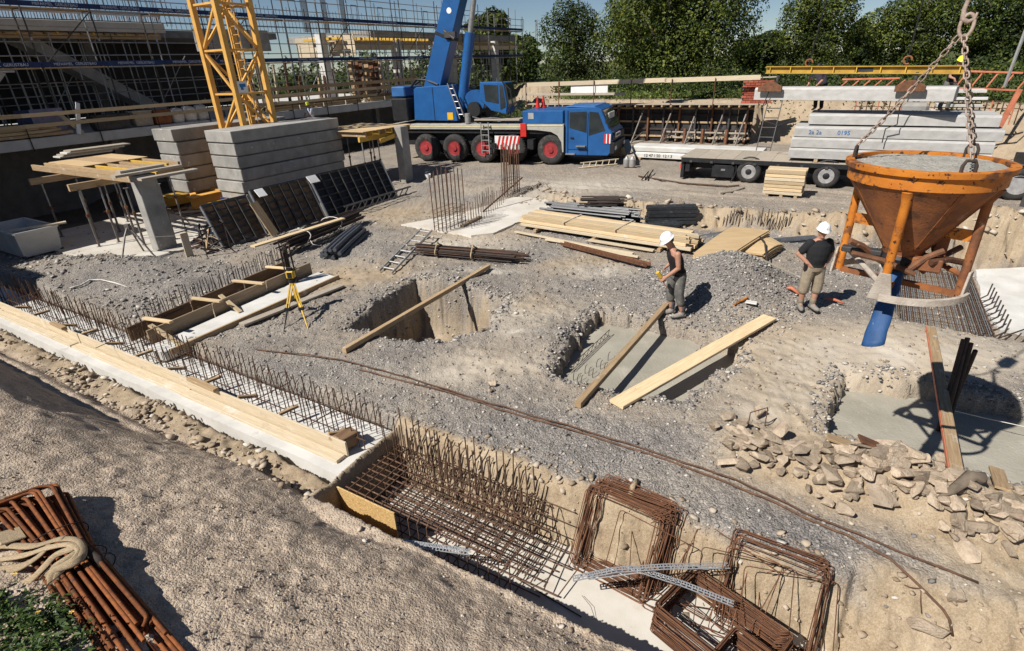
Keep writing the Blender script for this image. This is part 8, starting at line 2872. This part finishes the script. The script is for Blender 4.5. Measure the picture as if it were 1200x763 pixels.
# ---- two far figures
def far_person(label, org, yaw, pose, shirt, trous, helm, k=1.0):
    f = Fig(org, yaw, k)
    p = thing('person', label, 'person', org)
    b = MB()
    s = pose['lean']
    z0 = pose.get('drop', 0)
    hx = s * .45
    for sd in (-1, 1):
        f.limb(b, [(.10 * sd, 0, .92 - z0), (.12 * sd, .05 + pose.get('knee', 0), .5 - z0 * .5), (.12 * sd, -.02, .10)], [.088, .062, .045], 8)
        f.limb(b, [(.12 * sd, -.02, .09), (.12 * sd, .14, .05)], [.042, .036], 8)
        e, h = pose['arm'][0], pose['arm'][1]
        f.limb(b, [(.19 * sd, s * .42, 1.38 - s * .12 - z0), (sd * (.20 + e[0]), s * .42 + e[1], e[2] - z0), (sd * h[0], h[1], h[2] - z0)], [.055, .044, .032], 8)
        hand(f, b, (sd * h[0], h[1], h[2] - z0), (0, .6, -.7), (-sd, 0, 0), .5)
    f.rings(b, [(0, 0, .86 - z0, .15, .11), (0, s * .1, 1.0 - z0, .16, .11), (0, s * .25, 1.2 - s * .04 - z0, .175, .12), (0, s * .40, 1.36 - s * .1 - z0, .18, .115), (0, s * .46, 1.46 - s * .12 - z0, .07, .06)], 14)
    f.limb(b, [(0, s * .46, 1.44 - s * .12 - z0), (0, s * .56, 1.54 - s * .14 - z0)], [.058, .055], 8)
    hc = Vector((0, s * .62 + .02, 1.62 - s * .16 - z0))
    hf, hu = Vector((0, 1, -.5 * s - .1)).normalized(), Vector((0, .5 * s + .1, 1)).normalized()
    PH = head(f, b, hc, hf, hu)
    bo = f.weld(obj('body', b, m_skin, p, smooth=2), .016, 2)
    v = MB()
    f.rings(v, [(0, s * .05, .93 - z0, .175, .128), (0, s * .1, 1.0 - z0, .176, .128), (0, s * .25, 1.2 - s * .04 - z0, .19, .135), (0, s * .39, 1.36 - s * .1 - z0, .19, .125), (0, s * .44, 1.44 - s * .12 - z0, .10, .08)], 14)
    for sd in (-1, 1):
        e = pose['arm'][0]
        a0, a1 = Vector((.18 * sd, s * .42, 1.38 - s * .12 - z0)), Vector((sd * (.20 + e[0]), s * .42 + e[1], e[2] - z0))
        f.limb(v, [a0, a0.lerp(a1, .65)], [.074, .064], 8)
    f.weld(obj('shirt', v, shirt, p, smooth=2), .016, 2)
    tr_ = MB()
    f.rings(tr_, [(0, 0, .84 - z0, .168, .125), (0, 0, .95 - z0, .17, .126)], 14)
    for sd in (-1, 1):
        f.limb(tr_, [(.10 * sd, 0, .90 - z0), (.12 * sd, .05 + pose.get('knee', 0), .5 - z0 * .5), (.12 * sd, -.02, .14)], [.104, .08, .068], 8)
    f.weld(obj('trousers', tr_, trous, p, smooth=2), .016, 2)
    if helm:
        helmet(f, hc, hf, hu, helm, p)
    else:
        m = MB()
        f.ball(m, hc + hu * .035 - hf * .015, (.083, .098, .085))
        obj('hair', m, m_black, p, smooth=2)
    return p
hp_ = at_b(363, 121, -27.3)
wz_ = hp_.z - 1.66
far_person('worker in pale shirt and yellow green helmet standing behind the ballast near the wooden ladder', Vector((hp_.x, hp_.y, wz_)), math.radians(150), {'lean': .25, 'arm': ((.05, .15, 1.12), (.2, .45, .95))}, m_cloth_pale, m_khaki, m_hiviz)
wp = thing('work_platform', 'low trestle work platform behind the ballast stack under the pale shirted worker', 'platform', Vector((hp_.x, hp_.y, 0)))
ap_ = hp_.dot(AU)
for k in range(3):
    piece('platform_board', S(ap_ - 1.2, -27.62 + k * .32, wz_ - .03), S(ap_ + 1.2, -27.62 + k * .32, wz_ - .03), .3, .05, m_wood_grey, wp)
for da in (-1.0, 1.0):
    for db in (-.35, .35):
        bar('trestle_leg', S(ap_ + da, -27.3 + db, -.9), S(ap_ + da, -27.3 + db * .8, wz_ - .06), .03, m_steel_dark, wp)
    piece('trestle_bearer', S(ap_ + da, -27.75, wz_ - .09), S(ap_ + da, -26.85, wz_ - .09), .08, .06, m_wood, wp)
far_person('dark haired worker bending over the hanging precast plank behind the spreader beam', Vector((at_a(957, 133, 24.95).x, at_a(957, 133, 24.95).y, 2.76)), math.radians(120), {'lean': .6, 'arm': ((.05, .2, 1.08), (.18, .55, .95))}, m_shirt_violet, m_cloth_dark, None)
far_person('worker standing behind the far clamp of the hanging plank', Vector((at_a(1102, 140, 25.0).x, at_a(1102, 140, 25.0).y, 2.76)), math.radians(170), {'lean': .35, 'arm': ((.05, .2, 1.1), (.18, .5, 1.05))}, m_cloth_dark, m_grey_cloth, m_hiviz)
# ------------------------------------------------------------------ the near bundle of thick hooked bars
ZB = 1.09
KB = 1.19
def nb(px, py, z=ZB):
    return at(px, py, z)
bn = thing('hooked_bar_bundle', 'tied bundle of thick bright rusty hooked bars lying on the near embankment', 'bar bundle', nb(90, 680, 1.15))
q0, q1 = nb(36, 598), nb(150, 752)
dx = (q1 - q0).normalized()
sd = dx.cross(UP).normalized()
r_ = .0135 * KB
rb = random.Random(5)
def bend(p, d, up, R_, n=7, sweep=math.pi):
    """points of a hook: starts at p heading d, turning towards up"""
    c = p + up * R_
    return [c - up * R_ * math.cos(sweep * i / n) + d * R_ * math.sin(sweep * i / n) for i in range(1, n + 1)]
lay = []
for row, cnt in enumerate((10, 10, 10, 9, 7)):
    for k in range(cnt):
        o = ((k - (cnt - 1) / 2) * .0375 + rb.uniform(-.013, .013)) * KB
        z = (row * .031 + rb.uniform(-.012, .012) - .075) * KB
        lay.append((o, z, row))
cen = q0.lerp(q1, .42)
for (o, z, row) in lay:
    fan = 1.55
    far = rb.uniform(-.10, .05)
    near = rb.uniform(-.32, .30) if row > 2 else rb.uniform(.1, .8)
    c = cen + sd * o + UP * z
    e0 = q0 + sd * o * fan + UP * z * 1.1 + dx * (far - .05)
    e1 = q1 + sd * o * 1.12 + UP * z + dx * (near + .0)
    pts = [e0.lerp(c, q) for q in (0, .35, .7)] + [c] + [c.lerp(e1, q) for q in (.35, .7, 1)]
    if rb.random() < .75 or row == 4:
        hk_ = bend(e0, -dx, (sd * .95 + UP * .1).normalized(), rb.uniform(.07, .13), 7, 1.6)
        tail = hk_[-1] + (hk_[-1] - hk_[-2]).normalized() * rb.uniform(.12, .3)
        pts = [tail] + hk_[::-1] + pts
    if row == 4 and o < -.10:
        hk_ = bend(e1, dx, (sd * .8 - UP * .5).normalized(), .06, 6, 2.8)
        pts = pts + hk_
    obj('hooked_bar', MB().path(pts, r_, 10), m_rust_red, bn, smooth=True)
# outermost lit bar with its rounded hook at the lower end
e0, e1 = nb(100, 668, ZB + .02), nb(170, 735, ZB + .0)
obj('hooked_bar', MB().path([e0.lerp(e1, q) for q in (0, .3, .6, .9, 1)] + bend(e1, (e1 - e0).normalized(), (sd * .9 - UP * .3).normalized(), .065, 7, 2.6), r_, 10), m_rust_red, bn, smooth=True)
# wires round the bundle
for q in (.30, .50, .57):
    c = q0.lerp(q1, q) + UP * -.01
    wd = (.20 + .14 * abs(q - .42)) * KB
    obj('tie_wire', MB().path([c + sd * math.cos(t_) * wd + UP * .115 * KB * math.sin(t_) + dx * rb.uniform(-.01, .01) for t_ in np.linspace(0, math.tau, 24)[:-1]], .005, 5, closed=True), m_rust_dark, bn, smooth=2)
# canvas sling tied round the bundle
sl = thing('canvas_sling', 'pale canvas lifting sling knotted around the near rusty bar bundle', 'sling', nb(78, 655, ZB + .1))
def strapmesh(pts, w, t, mat_, ups=None):
    mb = MB()
    P_ = [Vector(p) for p in pts]
    # smooth the course
    Q = []
    n = len(P_)
    for i in range(n - 1):
        a, b_, c, d = P_[max(0, i - 1)], P_[i], P_[i + 1], P_[min(n - 1, i + 2)]
        for j in range(5):
            q = j / 5
            Q.append(.5 * ((2 * b_) + (c - a) * q + (2 * a - 5 * b_ + 4 * c - d) * q * q + (3 * b_ - a - 3 * c + d) * q ** 3))
    Q.append(P_[-1])
    vs, fs = [], []
    for i, p in enumerate(Q):
        X = (Q[min(i + 1, len(Q) - 1)] - Q[max(i - 1, 0)]).normalized()
        nrm = (p - (cen - UP * .02))
        nrm = nrm - X * nrm.dot(X)
        nrm = nrm + UP * .10
        nrm = (nrm - X * nrm.dot(X)).normalized()
        S_ = X.cross(nrm)
        for k in range(12):
            a = k * math.tau / 12
            fold = 1 + .22 * math.cos(3 * a + .4 * i)
            vs.append(p + S_ * (math.cos(a) * w * .5) * (1 + .06 * math.sin(.9 * i)) + nrm * (math.sin(a) * t * .5 * fold))
    m_ = len(Q)
    for i in range(m_ - 1):
        for k in range(12):
            l = (k + 1) % 12
            fs.append((i * 12 + k, i * 12 + l, (i + 1) * 12 + l, (i + 1) * 12 + k))
    fs.append(tuple(range(11, -1, -1)))
    fs.append(tuple(range((m_ - 1) * 12, m_ * 12)))
    return obj('sling_band', mb.add(vs, fs), mat_, sl, smooth=2)
h = ZB
strapmesh([nb(-30, 648, h + .02), nb(5, 640, h + .06), nb(40, 640, h + .12), nb(70, 632, h + .16), nb(92, 634, h + .17), nb(97, 650, h + .16), nb(86, 660, h + .16), nb(66, 668, h + .13), nb(60, 682, h + .05), nb(68, 692, h - .05)], .062, .026, m_sling)
strapmesh([nb(-30, 676, h - .02), nb(0, 668, h + .02), nb(25, 664, h + .06), nb(48, 650, h + .11), nb(60, 635, h + .14), nb(76, 630, h + .17)], .066, .026, m_sling)
strapmesh([nb(-30, 692, h - .05), nb(8, 690, h - .02), nb(35, 680, h + .02), nb(52, 664, h + .09), nb(66, 650, h + .14), nb(88, 642, h + .17)], .056, .024, m_sling)
strapmesh([nb(84, 652, h + .15), nb(70, 660, h + .13), nb(57, 672, h + .06), nb(55, 684, h - .02), nb(64, 694, h - .08)], .05, .024, m_sling)
flap = MB()
strapmesh([nb(-30, 662, h), nb(4, 655, h + .04), nb(32, 650, h + .09), nb(56, 642, h + .14), nb(80, 638, h + .175), nb(93, 644, h + .175), nb(88, 655, h + .165), nb(74, 664, h + .14), nb(66, 676, h + .08), nb(70, 690, h - .02)], .055, .024, m_sling)
strapmesh([nb(94, 646, h + .165), nb(78, 656, h + .15), nb(64, 666, h + .11), nb(58, 680, h + .03), nb(63, 694, h - .06)], .06, .024, m_sling)
obj('sling_flap', MB().box(nb(12, 628, h + .08), (.26, .02, .18), ((dx * .9 + UP * .1).normalized(), (-sd * .3 + UP * .95).normalized(), (sd * .95 + UP * .3).normalized())), m_sling, sl, bevel=.008)
obj('rubber_sleeve', MB().path([nb(92, 650, h + .06), nb(104, 648, h + .10), nb(116, 655, h + .08), nb(124, 668, h + .0)], .02, 8, rs=[.02, .035, .035, .02]), m_rust_dark, sl, smooth=2)

# ------------------------------------------------------------------ weeds in the corner
def weeds(name, label, n, seed):
    rs = np.random.RandomState(seed)
    V, Fq = [], []
    made = 0
    while made < n:
        px, py = rs.uniform(-60, 112), rs.uniform(690, 800)
        if py < 700 + .35 * max(0, px - 20) or px > 60 + (py - 690) * .55:
            continue
        p = at(px, py, 1.1)
        g = G(p)
        p = at(px, py, g)
        base = Vector((p.x, p.y, G(p)))
        made += 1
        hgt = rs.uniform(.05, .22)
        lean = Vector((rs.normal() * .4, rs.normal() * .4, 1)).normalized()
        for k in range(7):
            q = .25 + .75 * k / 6
            c = base + lean * hgt * q
            a = rs.uniform(0, 6.28)
            d = Vector((math.cos(a), math.sin(a), rs.uniform(-.1, .5))).normalized()
            L, w = rs.uniform(.035, .075), rs.uniform(.007, .014)
            s_ = d.cross(UP).normalized()
            i0 = len(V)
            V += [tuple(c), tuple(c + d * L * .5 + s_ * w + UP * .006), tuple(c + d * L - UP * .01), tuple(c + d * L * .5 - s_ * w + UP * .006)]
            Fq.append((i0, i0 + 1, i0 + 2, i0 + 3))
    m = MB().add(V, Fq)
    return obj(name, m, m_weed, label=label, kind='stuff')
m_weed = leaf_mat('weed_leaves', (.055, .105, .022), (.03, .06, .014), (.12, .17, .045))
weeds('weeds', 'low green weeds growing on the near embankment corner below the bundle', 300, 8)
fl = MB()
rs_ = random.Random(3)
for (px, py) in ((28, 690), (57, 737), (66, 752), (94, 735)):
    c = at(px, py, 1.1)
    c.z = G(c) + .14
    for k in range(6):
        a = k * math.tau / 6
        fl.add([c, c + Vector((math.cos(a - .4) * .014, math.sin(a - .4) * .014, .004)), c + Vector((math.cos(a) * .022, math.sin(a) * .022, 0)), c + Vector((math.cos(a + .4) * .014, math.sin(a + .4) * .014, .004))], [(0, 1, 2, 3)])
obj('flowers', fl, m_yellow, label='few small yellow flowers among the corner weeds', kind='stuff')
